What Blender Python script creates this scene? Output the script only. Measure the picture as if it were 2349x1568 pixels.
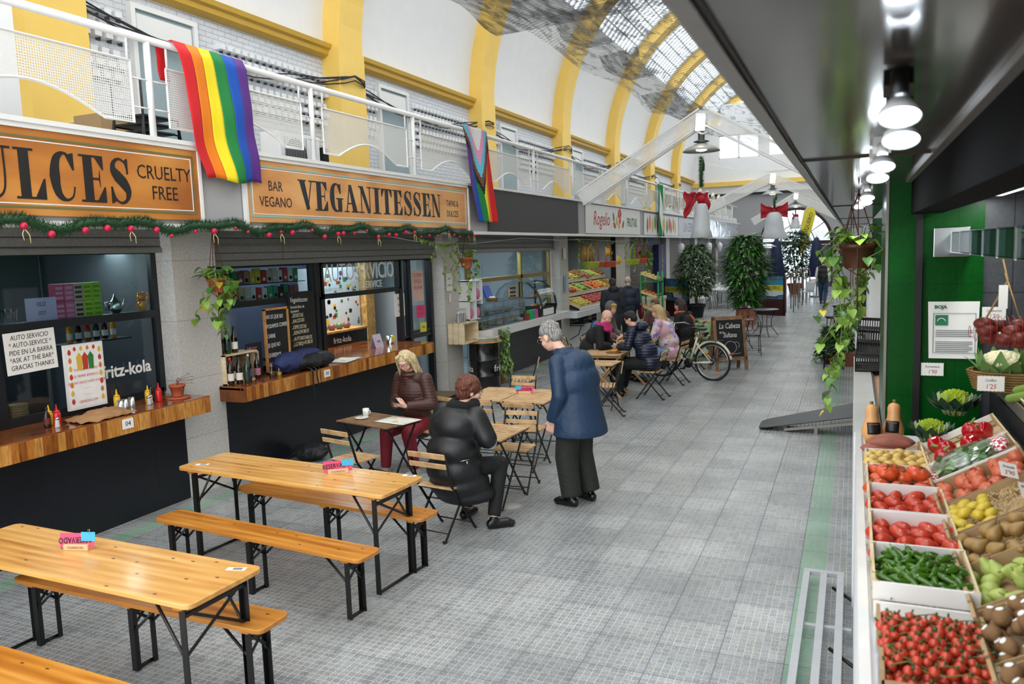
import bpy, math, random
import numpy as np
from mathutils import Vector, Matrix, Euler, noise
for _o in list(bpy.data.objects): bpy.data.objects.remove(_o)
S=bpy.context.scene; COL=S.collection; PI=math.pi
def V(*a): return Vector(a)
def rad(d): return d*PI/180
# ---------------------------------------------------------------- camera
CAMH=2.45; YAW,PITCH,ROLL=rad(23.374),rad(6.45),rad(-1.972)
_f=Vector((-math.sin(YAW)*math.cos(PITCH),math.cos(YAW)*math.cos(PITCH),-math.sin(PITCH)))
_r=Vector((math.cos(YAW),math.sin(YAW),0)); _u=_r.cross(_f)
_r2=_r*math.cos(ROLL)+_u*math.sin(ROLL); _u2=_u*math.cos(ROLL)-_r*math.sin(ROLL)
cd=bpy.data.cameras.new('camera'); cam=bpy.data.objects.new('camera',cd); COL.objects.link(cam)
cam.matrix_world=Matrix(((_r2.x,_u2.x,-_f.x,0),(_r2.y,_u2.y,-_f.y,0),(_r2.z,_u2.z,-_f.z,CAMH),(0,0,0,1)))
cd.sensor_width=36; cd.lens=36*1817.7/2349; cd.clip_start=.05; cd.clip_end=300
cd.dof.use_dof=True; cd.dof.focus_distance=8.2; cd.dof.aperture_fstop=3.2
S.camera=cam
# ---------------------------------------------------------------- sky and exposure
w=bpy.data.worlds.new('overcast_sky'); S.world=w; w.use_nodes=True
bg=w.node_tree.nodes['Background']; bg.inputs[0].default_value=(.93,.965,1,1); bg.inputs[1].default_value=1.0
S.view_settings.view_transform='Standard'; S.view_settings.look='None'; S.view_settings.gamma=1
S.view_settings.exposure=1.85; S.view_settings.use_curve_mapping=False
# ---------------------------------------------------------------- materials
def lin(c):
    if isinstance(c,str):
        c=[int(c[i:i+2],16)/255 for i in (0,2,4)]
    return tuple(((x/12.92) if x<=.04045 else ((x+.055)/1.055)**2.4) for x in c)+(1,)
_M={}
class NT:
    def __init__(s,name):
        s.m=bpy.data.materials.new(name); s.m.use_nodes=True; s.t=s.m.node_tree; s.b=s.t.nodes['Principled BSDF']
    def n(s,k,**kw):
        x=s.t.nodes.new(k)
        for a,v in kw.items():
            if a.startswith('i_'):
                a=a[2:]; a=int(a) if a.isdigit() else a.replace('_',' ')
                x.inputs[a].default_value=v
            else: setattr(x,a,v)
        return x
    def l(s,a,b): s.t.links.new(a,b)
    def coord(s,kind='Object',scale=(1,1,1),rot=(0,0,0)):
        c=s.n('ShaderNodeTexCoord'); m=s.n('ShaderNodeMapping'); m.inputs['Scale'].default_value=scale; m.inputs['Rotation'].default_value=rot
        s.l(c.outputs[kind],m.inputs[0]); return m.outputs[0]
    def ramp(s,fac,*stops):
        r=s.n('ShaderNodeValToRGB'); e=r.color_ramp.elements
        while len(e)<len(stops): e.new(.5)
        for i,(p,c) in enumerate(stops): e[i].position=p; e[i].color=lin(c) if not isinstance(c,(int,float)) else (c,c,c,1)
        s.l(fac,r.inputs[0]); return r.outputs[0]
    def mix(s,fac,a,b,mode='MIX'):
        x=s.n('ShaderNodeMix',data_type='RGBA',blend_type=mode)
        for i,v in ((0,fac),(6,a),(7,b)):
            if hasattr(v,'links'): s.l(v,x.inputs[i])
            else: x.inputs[i].default_value=v if i==0 else (lin(v) if isinstance(v,str) else v)
        return x.outputs[2]
    def bump(s,h,st=.3,d=.01):
        x=s.n('ShaderNodeBump'); x.inputs['Strength'].default_value=st; x.inputs['Distance'].default_value=d
        s.l(h,x.inputs['Height']); s.l(x.outputs[0],s.b.inputs['Normal'])
def mt(name,c,r=.6,m=0.,var=.12,sc=12.,bump=0.,bsc=60.,trans=0.,alpha=1.,emit=0.,ec=None,coat=0.,kind='Object'):
    """general procedural material: base colour with a soft noise variation and optional bump"""
    if name in _M: return _M[name]
    N=NT(name); b=N.b; b.inputs['Roughness'].default_value=r; b.inputs['Metallic'].default_value=m
    co=N.coord(kind); nz=N.n('ShaderNodeTexNoise',i_Scale=sc,i_Detail=4.); N.l(co,nz.inputs['Vector'])
    L=lin(c); d=tuple(x*(1-var) for x in L[:3])+(1,); u=tuple(min(1,x*(1+var*.6)) for x in L[:3])+(1,)
    N.l(N.mix(nz.outputs['Fac'],d,u),b.inputs['Base Color'])
    if bump:
        n2=N.n('ShaderNodeTexNoise',i_Scale=bsc,i_Detail=3.); N.l(co,n2.inputs['Vector']); N.bump(n2.outputs['Fac'],bump)
    if trans: b.inputs['Transmission Weight'].default_value=trans; b.inputs['IOR'].default_value=1.45
    if alpha<1: b.inputs['Alpha'].default_value=alpha
    if emit: b.inputs['Emission Color'].default_value=lin(ec or c); b.inputs['Emission Strength'].default_value=emit
    if coat: b.inputs['Coat Weight'].default_value=coat; b.inputs['Coat Roughness'].default_value=.08
    _M[name]=N.m; return N.m
def glass(name='window_glass',tint='dfeaf0',alpha=.16,r=.03):
    """thin pane: mostly see-through with a mirror-like sheen"""
    if name in _M: return _M[name]
    N=NT(name); o=N.t.nodes['Material Output']
    tr=N.n('ShaderNodeBsdfTransparent'); tr.inputs[0].default_value=lin(tint); gl=N.n('ShaderNodeBsdfGlossy'); gl.inputs['Roughness'].default_value=r
    lw=N.n('ShaderNodeLayerWeight'); lw.inputs[0].default_value=alpha
    mx=N.n('ShaderNodeMixShader'); ad=N.n('ShaderNodeMath',operation='MULTIPLY_ADD'); ad.inputs[1].default_value=.45; ad.inputs[2].default_value=alpha*.2
    N.l(lw.outputs['Fresnel'],ad.inputs[0]); N.l(ad.outputs[0],mx.inputs[0]); N.l(tr.outputs[0],mx.inputs[1]); N.l(gl.outputs[0],mx.inputs[2]); N.l(mx.outputs[0],o.inputs[0])
    _M[name]=N.m; return N.m
def wood(name,c1,c2,c3,scale=(1,12,12),r=.35,knots=True,coat=0.,kind='Object'):
    if name in _M: return _M[name]
    N=NT(name); b=N.b; co=N.coord(kind,scale)
    nz=N.n('ShaderNodeTexNoise',i_Scale=2.2,i_Detail=6.,i_Distortion=.6); N.l(co,nz.inputs['Vector'])
    wv=N.n('ShaderNodeTexWave',i_Scale=.9,i_Distortion=5.,i_Detail=3.); wv.bands_direction='Y'; N.l(co,wv.inputs['Vector'])
    col=N.ramp(nz.outputs['Fac'],(.3,c1),(.5,c2),(.72,c3))
    col=N.mix(.18,col,wv.outputs['Color'],'SOFT_LIGHT')
    if knots:
        c2_=N.coord(kind,tuple(s_**.35*3 for s_ in scale)); v=N.n('ShaderNodeTexVoronoi',i_Scale=2.6,voronoi_dimensions='2D'); N.l(c2_,v.inputs['Vector'])
        k=N.ramp(v.outputs['Distance'],(.05,1.),(.12,0.)); sc_=N.n('ShaderNodeSeparateColor'); N.l(v.outputs['Color'],sc_.inputs[0]); gt=N.n('ShaderNodeMath',operation='GREATER_THAN'); gt.inputs[1].default_value=.8; N.l(sc_.outputs[0],gt.inputs[0]); mu=N.n('ShaderNodeMath',operation='MULTIPLY'); N.l(k,mu.inputs[0]); N.l(gt.outputs[0],mu.inputs[1]); col=N.mix(mu.outputs[0],col,'4a1f08')
    N.l(col,b.inputs['Base Color']); b.inputs['Roughness'].default_value=r; N.bump(nz.outputs['Fac'],.08)
    if coat: b.inputs['Coat Weight'].default_value=coat; b.inputs['Coat Roughness'].default_value=.12
    _M[name]=N.m; return N.m
# ---------------------------------------------------------------- mesh builder
class MB:
    def __init__(s): s.v=[];s.f=[];s.s=[];s.i=[];s.cur=0;s.T=None
    def add(s,vs,fs,sm=False,T=None):
        o=len(s.v); T=T if T is not None else s.T
        if T is not None: vs=[T@Vector(p) for p in vs]
        s.v+=[tuple(p) for p in vs]; s.f+=[tuple(o+k for k in q) for q in fs]; s.s+=[sm]*len(fs); s.i+=[s.cur]*len(fs); return s
    def box(s,x0,y0,z0,x1,y1,z1,T=None):
        v=[(x,y,z) for z in (z0,z1) for y in (y0,y1) for x in (x0,x1)]
        return s.add(v,[(0,2,3,1),(4,5,7,6),(0,1,5,4),(2,6,7,3),(0,4,6,2),(1,3,7,5)],False,T)
    def cbox(s,c,d,T=None): return s.box(c[0]-d[0]/2,c[1]-d[1]/2,c[2]-d[2]/2,c[0]+d[0]/2,c[1]+d[1]/2,c[2]+d[2]/2,T)
    def bar(s,p,q,w,h,up=(0,0,1)):
        p,q=Vector(p),Vector(q); a=(q-p).normalized(); u=Vector(up)
        if abs(a.dot(u))>.98: u=Vector((0,1,0)) if abs(a.y)<.9 else Vector((1,0,0))
        x=a.cross(u).normalized(); u=x.cross(a); v=[]
        for e in (p,q):
            for sx,sy in ((-1,-1),(1,-1),(1,1),(-1,1)): v.append(e+x*(sx*w/2)+u*(sy*h/2))
        return s.add(v,[(3,2,1,0),(4,5,6,7),(0,1,5,4),(1,2,6,5),(2,3,7,6),(3,0,4,7)])
    def tube(s,pts,r,n=8,closed=False,cap=True,sm=True):
        P=[Vector(p) for p in pts]; k=len(P); rr=r if isinstance(r,(list,tuple)) else [r]*k
        vs=[];prev=None
        for i in range(k):
            if closed: t=P[(i+1)%k]-P[i-1]
            else: t=P[min(i+1,k-1)]-P[max(i-1,0)]
            t=t.normalized() if t.length>1e-9 else Vector((0,0,1))
            if prev is None:
                a=Vector((0,0,1)) if abs(t.z)<.9 else Vector((1,0,0)); x=t.cross(a).normalized()
            else:
                x=prev-t*prev.dot(t); x=x.normalized() if x.length>1e-6 else t.orthogonal().normalized()
            prev=x; y=t.cross(x)
            for j in range(n): an=2*PI*j/n; vs.append(P[i]+(x*math.cos(an)+y*math.sin(an))*rr[i])
        fs=[]
        for i in range(k if closed else k-1):
            a=i*n; b=((i+1)%k)*n
            for j in range(n): fs.append((a+j,a+(j+1)%n,b+(j+1)%n,b+j))
        if cap and not closed: fs.append(tuple(range(n))[::-1]); fs.append(tuple((k-1)*n+j for j in range(n)))
        return s.add(vs,fs,sm)
    def lathe(s,prof,n=20,c=(0,0,0),T=None,sm=True,cap=True):
        vs=[];fs=[];k=len(prof)
        for r,z in prof:
            for j in range(n): an=2*PI*j/n; vs.append((c[0]+r*math.cos(an),c[1]+r*math.sin(an),c[2]+z))
        for i in range(k-1):
            for j in range(n): fs.append((i*n+j,i*n+(j+1)%n,(i+1)*n+(j+1)%n,(i+1)*n+j))
        if cap:
            fs.append(tuple(range(n))[::-1]); fs.append(tuple((k-1)*n+j for j in range(n)))
        return s.add(vs,fs,sm,T)
    def cyl(s,c,r,h,n=16,r2=None,T=None,sm=True): return s.lathe([(r,0),(r if r2 is None else r2,h)],n,c,T,sm)
    def ell(s,c,r,n=14,m=8,T=None,fn=None):
        vs=[];fs=[]
        if not isinstance(r,(list,tuple)): r=(r,r,r)
        for i in range(m+1):
            th=PI*i/m; 
            for j in range(n):
                ph=2*PI*j/n; d=Vector((math.sin(th)*math.cos(ph),math.sin(th)*math.sin(ph),-math.cos(th)))
                k=fn(d) if fn else 1
                vs.append((c[0]+d.x*r[0]*k,c[1]+d.y*r[1]*k,c[2]+d.z*r[2]*k))
        for i in range(m):
            for j in range(n): fs.append((i*n+j,i*n+(j+1)%n,(i+1)*n+(j+1)%n,(i+1)*n+j))
        return s.add(vs,fs,True,T)
    def prism(s,poly,z0,z1,T=None,sm=False):
        n=len(poly); v=[(x,y,z0) for x,y in poly]+[(x,y,z1) for x,y in poly]
        f=[tuple(range(n))[::-1],tuple(range(n,2*n))]+[(i,(i+1)%n,n+(i+1)%n,n+i) for i in range(n)]
        return s.add(v,f,sm,T)
    def sheet(s,fn,nu,nv,th=0.,sm=True):
        """parametric grid fn(u,v) in 0..1"""
        vs=[fn(i/nu,j/nv) for i in range(nu+1) for j in range(nv+1)]
        fs=[(i*(nv+1)+j,(i+1)*(nv+1)+j,(i+1)*(nv+1)+j+1,i*(nv+1)+j+1) for i in range(nu) for j in range(nv)]
        return s.add(vs,fs,sm)
    def mesh(s,name,mats):
        me=bpy.data.meshes.new(name); me.from_pydata(s.v,[],s.f)
        for m in (mats if isinstance(mats,(list,tuple)) else [mats]): me.materials.append(m)
        me.polygons.foreach_set('use_smooth',s.s); me.polygons.foreach_set('material_index',s.i); me.update(); return me
    def build(s,name,mats,parent=None,loc=None,rot=None,bevel=0,solid=0,**kw):
        o=bpy.data.objects.new(name,s.mesh(name,mats)); COL.objects.link(o)
        if parent: o.parent=parent
        if loc: o.location=loc
        if rot: o.rotation_euler=rot
        if solid: m=o.modifiers.new('thickness','SOLIDIFY'); m.thickness=solid; m.offset=0
        if bevel: m=o.modifiers.new('bevel','BEVEL'); m.width=bevel; m.segments=2; m.limit_method='ANGLE'
        if kw: tag(o,**kw)
        return o
def tag(o,label=None,cat=None,group=None,kind=None):
    if label: o['label']=label
    if cat: o['category']=cat
    if group: o['group']=group
    if kind: o['kind']=kind
    return o
def thing(name,label,cat,loc=(0,0,0),rz=0,group=None,rot=None):
    o=bpy.data.objects.new(name,None); COL.objects.link(o); o.location=loc; o.rotation_euler=rot or (0,0,rz)
    o.empty_display_size=.1; return tag(o,label,cat,group)
def inst(me,name,parent=None,loc=(0,0,0),rot=(0,0,0),sc=1,**kw):
    o=bpy.data.objects.new(name,me); COL.objects.link(o); o.location=loc; o.rotation_euler=rot
    o.scale=(sc,sc,sc) if isinstance(sc,(int,float)) else sc
    if parent: o.parent=parent
    if kw: tag(o,**kw)
    return o
def dup(root,loc,rz=None,label=None,group=None,rot=None,sc=None,cat=None):
    def cp(o,par):
        c=o.copy(); COL.objects.link(c)
        if par: c.parent=par
        for ch in o.children: cp(ch,c)
        return c
    r=cp(root,None); r.location=loc
    if rot: r.rotation_euler=rot
    elif rz is not None: r.rotation_euler=(0,0,rz)
    if sc: r.scale=(sc,sc,sc) if isinstance(sc,(int,float)) else sc
    if label: r['label']=label
    if group: r['group']=group
    if cat: r['category']=cat
    return r
def struct(mb,name,m,**kw):
    o=mb.build(name,m,**kw)
    if not kw.get('parent'): o['kind']='structure'
    return o
def bake(o):
    """apply the modifiers of o and keep the result as a plain mesh"""
    dg=bpy.context.evaluated_depsgraph_get(); me=bpy.data.meshes.new_from_object(o.evaluated_get(dg)); o.modifiers.clear(); o.data=me; return o
# ---------------------------------------------------------------- writing
_TX={}
def txt_mesh(s_,size=1,depth=.0007,al='CENTER',shear=0.,m=None,space=1.,jit=0.,bold=0.):
    k=(s_,size,depth,al,shear,m.name if m else '',space,bold)
    if k in _TX: return _TX[k]
    cu=bpy.data.curves.new('writing','FONT'); cu.body=s_; cu.size=size; cu.extrude=depth; cu.align_x=al; cu.align_y='CENTER'; cu.shear=shear; cu.space_character=space; cu.space_line=.85
    cu.resolution_u=2; cu.offset=bold
    o=bpy.data.objects.new('tmp',cu); COL.objects.link(o); bpy.context.view_layer.update()
    me=bpy.data.meshes.new_from_object(o.evaluated_get(bpy.context.evaluated_depsgraph_get())); bpy.data.objects.remove(o); bpy.data.curves.remove(cu)
    if me.materials: me.materials[0]=m
    else: me.materials.append(m)
    me.name='lettering'; _TX[k]=me; return me
FX=Matrix(((0,0,1),(1,0,0),(0,1,0))).to_4x4()      # writing that faces +X (left wall)
FY=Matrix(((1,0,0),(0,0,-1),(0,1,0))).to_4x4()     # writing that faces -Y (towards the camera)
def text(s_,pos,size,m,F=FX,parent=None,name='lettering',tilt=0.,sx=1.,**kw):
    me=txt_mesh(s_,size,m=m,**kw); o=bpy.data.objects.new(name,me); COL.objects.link(o)
    o.matrix_world=Matrix.Translation(pos)@F@Matrix.Rotation(tilt,4,'Z')@Matrix.Diagonal((sx,1,1,1))
    if parent:
        o.parent=parent; o.matrix_parent_inverse=_wm(parent).inverted()
    return o
def _wm(o):
    m=Matrix.LocRotScale(o.location,o.rotation_euler.to_quaternion(),o.scale) if o.rotation_mode!='QUATERNION' else o.matrix_basis
    m=o.matrix_basis.copy()
    if o.parent: m=_wm(o.parent)@o.matrix_parent_inverse@m
    return m
def keep(o,parent):
    """parent o while it keeps its world placement"""
    o.parent=parent; o.matrix_parent_inverse=_wm(parent).inverted(); return o
# ================================================================ palette
white_paint=mt('white_wall_paint','e6e7e8',.6,var=.05,sc=3,bump=.12,bsc=140)
yellow_paint=mt('yellow_rib_paint','f2cb66',.55,var=.07,sc=3,bump=.1)
yellow_mould=mt('ochre_moulding_paint','cfa53c',.45,var=.1,sc=3)
white_metal=mt('white_painted_metal','e4e4e2',.4,var=.04,sc=5)
black_metal=mt('black_painted_metal','0b0b0c',.42,var=.2)
dark_frame=mt('dark_blue_grey_frame','161a20',.35,var=.15)
chrome=mt('brushed_steel','c9cbcc',.25,m=1.,var=.08,sc=30)
paper=mt('white_paper','eceae4',.7,var=.03)
ink=mt('black_ink','15151a',.6,var=0)
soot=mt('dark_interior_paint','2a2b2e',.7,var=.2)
def floor_mat():
    N=NT('ridged_grey_floor_tiles'); b=N.b
    co=N.coord('Object'); 
    def brick(size,mortar,c1,c2,mc,off=(0,0,0)):
        m=N.n('ShaderNodeMapping'); m.inputs['Location'].default_value=off; N.l(co,m.inputs[0])
        k=N.n('ShaderNodeTexBrick',offset=0.,squash=1.); N.l(m.outputs[0],k.inputs['Vector'])
        for i,v in (('Scale',1.),('Mortar Size',mortar),('Mortar Smooth',.15),('Bias',0.),('Brick Width',size),('Row Height',size)): k.inputs[i].default_value=v
        for i,v in (('Color1',c1),('Color2',c2),('Mortar',mc)): k.inputs[i].default_value=lin(v)
        return k
    T=.3735; cell=T/8
    off=(.715+T,-3.895+T,0)
    small=brick(cell,.003,'bdc1c3','a5aaad','dbd6cc',off); big=brick(T,.0026,'ffffff','d8dadd','35322f',off)
    nz=N.n('ShaderNodeTexNoise',i_Scale=120.,i_Detail=3.); N.l(co,nz.inputs[0]); nl=N.n('ShaderNodeTexNoise',i_Scale=1.3,i_Detail=5.); N.l(co,nl.inputs[0])
    col=N.mix(.85,small.outputs['Color'],N.ramp(nz.outputs['Fac'],(.35,'6a6a6a'),(.62,'c8c8c8')),'OVERLAY')
    # green stripes
    sx=N.n('ShaderNodeSeparateXYZ'); N.l(co,sx.inputs[0])
    def band(c,w):
        a=N.n('ShaderNodeMath',operation='SUBTRACT'); a.inputs[1].default_value=c; N.l(sx.outputs[0],a.inputs[0])
        a2=N.n('ShaderNodeMath',operation='ABSOLUTE'); N.l(a.outputs[0],a2.inputs[0]); a3=N.n('ShaderNodeMath',operation='LESS_THAN'); a3.inputs[1].default_value=w; N.l(a2.outputs[0],a3.inputs[0]); return a3.outputs[0]
    ad=N.n('ShaderNodeMath',operation='MAXIMUM'); N.l(band(-.247,.093),ad.inputs[0]); N.l(band(-6.07,.093),ad.inputs[1])
    gm=N.n('ShaderNodeMath',operation='MULTIPLY'); gm.inputs[1].default_value=.8; N.l(ad.outputs[0],gm.inputs[0])
    col=N.mix(gm.outputs[0],col,N.mix(small.outputs['Fac'],'86b898','b4b8a6'))
    col=N.mix(.75,col,big.outputs['Color'],'MULTIPLY')
    col=N.mix(.8,col,N.ramp(nl.outputs['Fac'],(.3,'c4c4c4'),(.65,'fafafa')),'MULTIPLY')
    N.l(col,b.inputs['Base Color']); N.l(N.ramp(small.outputs['Fac'],(0,.24),(1,.7)),b.inputs['Roughness'])
    inv=N.n('ShaderNodeMath',operation='SUBTRACT'); inv.inputs[0].default_value=1.; N.l(small.outputs['Fac'],inv.inputs[1])
    h=N.n('ShaderNodeMath',operation='MULTIPLY_ADD'); h.inputs[1].default_value=.12; N.l(nz.outputs['Fac'],h.inputs[0]); N.l(inv.outputs[0],h.inputs[2])
    N.bump(h.outputs[0],1.,.006); return N.m
def tilewall(name,c,mc,w,h,ms=.004,r=.3,var=.12,off=0.,axis='X',bump=.4):
    """tiled vertical surface; axis = the direction the surface faces"""
    N=NT(name); b=N.b; co=N.coord('Object',rot=(0,0,0)); sp=N.n('ShaderNodeSeparateXYZ'); N.l(co,sp.inputs[0]); cb=N.n('ShaderNodeCombineXYZ')
    N.l(sp.outputs[1 if axis=='X' else 0],cb.inputs[0]); N.l(sp.outputs[2],cb.inputs[1])
    k=N.n('ShaderNodeTexBrick',offset=off,squash=1.); N.l(cb.outputs[0],k.inputs['Vector'])
    for i,v in (('Scale',1.),('Mortar Size',ms),('Mortar Smooth',.1),('Bias',0.),('Brick Width',w),('Row Height',h)): k.inputs[i].default_value=v
    L=lin(c); k.inputs['Color1'].default_value=L; k.inputs['Color2'].default_value=tuple(x*(1-var) for x in L[:3])+(1,); k.inputs['Mortar'].default_value=lin(mc)
    nz=N.n('ShaderNodeTexNoise',i_Scale=45.,i_Detail=6.); N.l(co,nz.inputs[0])
    N.l(N.mix(.5,k.outputs['Color'],N.ramp(nz.outputs['Fac'],(.3,'bcbcbc'),(.7,'ffffff')),'MULTIPLY'),b.inputs['Base Color']); b.inputs['Roughness'].default_value=r
    inv=N.n('ShaderNodeMath',operation='SUBTRACT'); inv.inputs[0].default_value=1.; N.l(k.outputs['Fac'],inv.inputs[1]); N.bump(inv.outputs[0],bump,.004); return N.m
stone=tilewall('grey_speckled_stone_tiles','d2cfc9','98958f',1.2,.62,.0025,.35)
navy=tilewall('black_blue_knee_wall_tiles','161a22','0e1016',.3,.2,.004,.3,.15)
whitebrick=tilewall('white_painted_brick','e2e5ea','bcc2cc',.26,.075,.007,.6,.05,.5,bump=.8)
green_tile=tilewall('glossy_green_panels','034c13','02400f',.6,.72,.003,.3,.04,axis='Y',bump=.2)
green_tile.node_tree.nodes['Principled BSDF'].inputs['Specular IOR Level'].default_value=.2
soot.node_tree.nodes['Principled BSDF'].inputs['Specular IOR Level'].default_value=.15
marble=mt('white_marble_slab','dcdbd8',.25,var=.12,sc=6)
# ================================================================ floor and walls
mb=MB(); mb.box(-9.2,-1,-.1,3.2,47.2,0); struct(mb,'floor',floor_mat())
mb=MB(); mb.box(-30,47.2,-.12,30,90,-.02); struct(mb,'trim_1',mt('street_paving','c9c6c0',.8,var=.1,sc=2))
mb=MB(); mb.box(-8.85,-1,0,-8.65,47,6.1); struct(mb,'wall_left',whitebrick)
mb=MB(); mb.box(2.65,-1,0,2.85,47,6.1); struct(mb,'wall_right',white_paint)
# vault: solid haunches, skylight bays between the ribs
PY=[.26+5.84*k for k in range(9)]         # pillar starts
RC=[y+.47 for y in PY]                    # rib centres
VX,VZ,VR=-3.,6.1,5.65
def vp(a,r,y): return (VX+r*math.cos(a),y,VZ+r*math.sin(a))
def arc(mb,a0,a1,r0,r1,y0,y1,n=20):
    vs=[];fs=[]
    for i in range(n+1):
        a=rad(a0+(a1-a0)*i/n)
        vs+=[vp(a,r0,y0),vp(a,r0,y1),vp(a,r1,y1),vp(a,r1,y0)]
    for i in range(n):
        for j in range(4): fs.append((i*4+j,(i+1)*4+j,(i+1)*4+(j+1)%4,i*4+(j+1)%4))
    fs+=[(0,1,2,3),(n*4+3,n*4+2,n*4+1,n*4)]
    mb.add(vs,fs,False)
mb=MB(); arc(mb,180,144,5.65,5.85,-1,47); arc(mb,36,0,5.65,5.85,-1,47)
for i,c in enumerate(RC): arc(mb,144,36,5.65,5.8,c-.5,c+.5)
struct(mb,'ceiling',white_paint)
for i,c in enumerate(RC):
    mb=MB(); arc(mb,180,0,5.3,5.66,c-.35,c+.35,40); mb.box(-8.66,c-.4,3.0,-8.3,c+.4,6.12); mb.box(2.3,c-.4,3.0,2.66,c+.4,6.12)
    struct(mb,'trim_%d'%(i+2),yellow_paint)
    mb=MB()
    for s in (-1,1):
        X=VX+s*5.65
        y0,y1=c+.4,c+5.84-.4
        prof=[(0,0),(.10,.02),(.14,.05),(.15,.12),(.2,.15),(.22,.22),(0,.22)]
        poly=[(X-s*a,5.95+z) for a,z in prof]
        vs=[(x,y,z) for y in (y0,y1) for x,z in poly]; n=len(poly)
        mb.add(vs,[tuple(range(n)),tuple(range(2*n-1,n-1,-1))]+[(k,(k+1)%n,n+(k+1)%n,n+k) for k in range(n)])
    struct(mb,'trim_%d'%(i+12),yellow_mould)
glz=glass('skylight_glass','f4f8fb',.1,.1)
alu=mt('grey_skylight_bars','b8bcbe',.4,m=.3)
for i,c in enumerate(RC[:-1]):
    mb=MB(); y0,y1=c+.5,c+5.34
    nb=13; na=26
    for k in range(nb+1):
        y=y0+(y1-y0)*k/nb; arc(mb,144,36,5.66,5.72,y-.018,y+.018,24)
    for k in range(na+1):
        a=rad(144-108*k/na); p=vp(a,5.69,0); mb.bar((p[0],y0,p[2]),(p[0],y1,p[2]),.05 if k%5==0 else .03,.04)
    o=struct(mb,'window_%d'%(i+1),alu)
    g=MB(); vs=[];fs=[]
    for k in range(25):
        a=rad(144-108*k/24); vs+=[vp(a,5.75,y0),vp(a,5.75,y1)]
    fs=[(2*k,2*k+1,2*k+3,2*k+2) for k in range(24)]; g.add(vs,fs); g.build('pane',glz,o)
# white bits between rib and perforated brick bands on the gallery wall
dk=mt('painted_gap_shade','3a4150',.8)  # colour of flat plates that paint in the shade of the brick recesses
for i,c in enumerate(RC[:-1]):
    if i>6: continue
    mb=MB(); mb.cur=0
    spans=[(c+.45,c+1.15,5),(c+2.6,c+5.4,18)] if i else [(c+.45,c+5.4,34)]
    if i==1: spans=[(c+.45,c+1.1,4),(c+2.75,c+5.4,17)]
    for y0,y1,n in spans:
        q=(y1-y0)/n
        for rI in range(6):
            z=4.78+rI*.145+(.05 if rI>2 else 0)
            for k in range(n):
                y=y0+(k+.5*(rI%2))*q; mb.cur=0; mb.box(-8.65,y,z,-8.54,y+q*.62,z+.07); mb.cur=1; mb.box(-8.65,y+q*.55,z-.03,-8.642,y+q*.98,z+.06)
    mb.build('perforated_brick_band',[white_paint,dk],label=None); o=bpy.context.scene.objects[-1] if 0 else None
for i,o in enumerate([o for o in COL.objects if o.name.startswith('perforated_brick_band')]): o.name='trim_%d'%(21+i); o['kind']='structure'
doorg=mt('grey_green_gallery_door','93a5ab',.5,var=.05); 
for i,c in enumerate(RC[:7]):
    y=c+1.35; mb=MB(); mb.box(-8.66,y,2.9,-8.6,y+1.,5.75)
    o=struct(mb,'door_%d'%(i+1),doorg); f=MB()
    for a,b_ in ((y-.07,y),(y+1.,y+1.07)): f.box(-8.66,a,2.9,-8.56,b_,5.82)
    f.box(-8.66,y,5.75,-8.56,y+1.,5.82); f.box(-8.6,y+.03,5.35,-8.585,y+.97,5.7); f.build('door_frame',white_metal,o)
# gallery slab, soffit and fascia
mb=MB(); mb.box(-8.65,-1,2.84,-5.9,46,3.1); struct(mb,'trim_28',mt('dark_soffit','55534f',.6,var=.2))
mb=MB(); mb.box(-5.93,-1,2.80,-5.87,46,3.56); mb.cur=1; mb.box(-6.0,-1,3.56,-5.8,46,3.6); mb.box(-5.95,-1,2.77,-5.82,46,2.82)
struct(mb,'trim_29',[mt('grey_fascia_panel','a9a9aa',.5,var=.05,sc=2),white_metal])
for i,y in enumerate(PY):
    if y>44: continue
    mb=MB(); mb.box(-6.66,y,0,-6.38,y+.6,2.84); struct(mb,'trim_%d'%(30+i),stone)
# far wall with round arch window
grey=mt('far_grey_render','a7a8ab',.8,var=.08,sc=1.5)
cx,cz,Ra=-2.93,2.47,1.9
mb=MB(); n=24
pts=[(cx+Ra*math.cos(PI*k/n),cz+Ra*math.sin(PI*k/n)) for k in range(n+1)]   # right to left
hole_l,hole_r=cx-Ra,cx+Ra
mb.box(-8.65,47,0,hole_l,47.3,5.25); mb.box(hole_r,47,0,2.65,47.3,5.25)
for k in range(n):
    (xa,za),(xb,zb)=pts[k],pts[k+1]
    mb.add([(xb,47,zb),(xa,47,za),(xa,47,5.25),(xb,47,5.25),(xb,47.3,zb),(xa,47.3,za),(xa,47.3,5.25),(xb,47.3,5.25)],[(0,1,2,3),(4,7,6,5),(0,4,5,1)])
struct(mb,'wall_far',grey)
mb=MB(); mb.box(-8.65,46.9,5.25,2.65,47.1,5.75)
mb.box(-8.65,46.95,5.75,2.65,47.25,7.3)
vs=[(-8.65,47.05,7.3),(2.65,47.05,7.3)]
wins=[(-7.1,-4.9),(-4.4,-1.6),(-1.1,1.1)]
edges=[-8.65]+[e for w_ in wins for e in w_]+[2.65]
for a,b_ in zip(edges[::2],edges[1::2]): mb.box(a,46.95,7.3,b_,47.25,8.6)
mb.box(-8.3,46.95,8.6,2.3,47.25,9.2); mb.box(-7,46.95,9.2,1,47.25,10.3); mb.box(-5.5,46.95,10.3,-.5,47.25,11.6)
struct(mb,'wall_far.001',white_paint)
mb=MB(); mb.box(-8.65,46.75,5.75,2.65,46.95,6.0); struct(mb,'trim_40',yellow_paint)
mb=MB(); mb.box(-8.65,46.6,5.2,2.65,46.75,5.32); struct(mb,'trim_41',soot)
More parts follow.
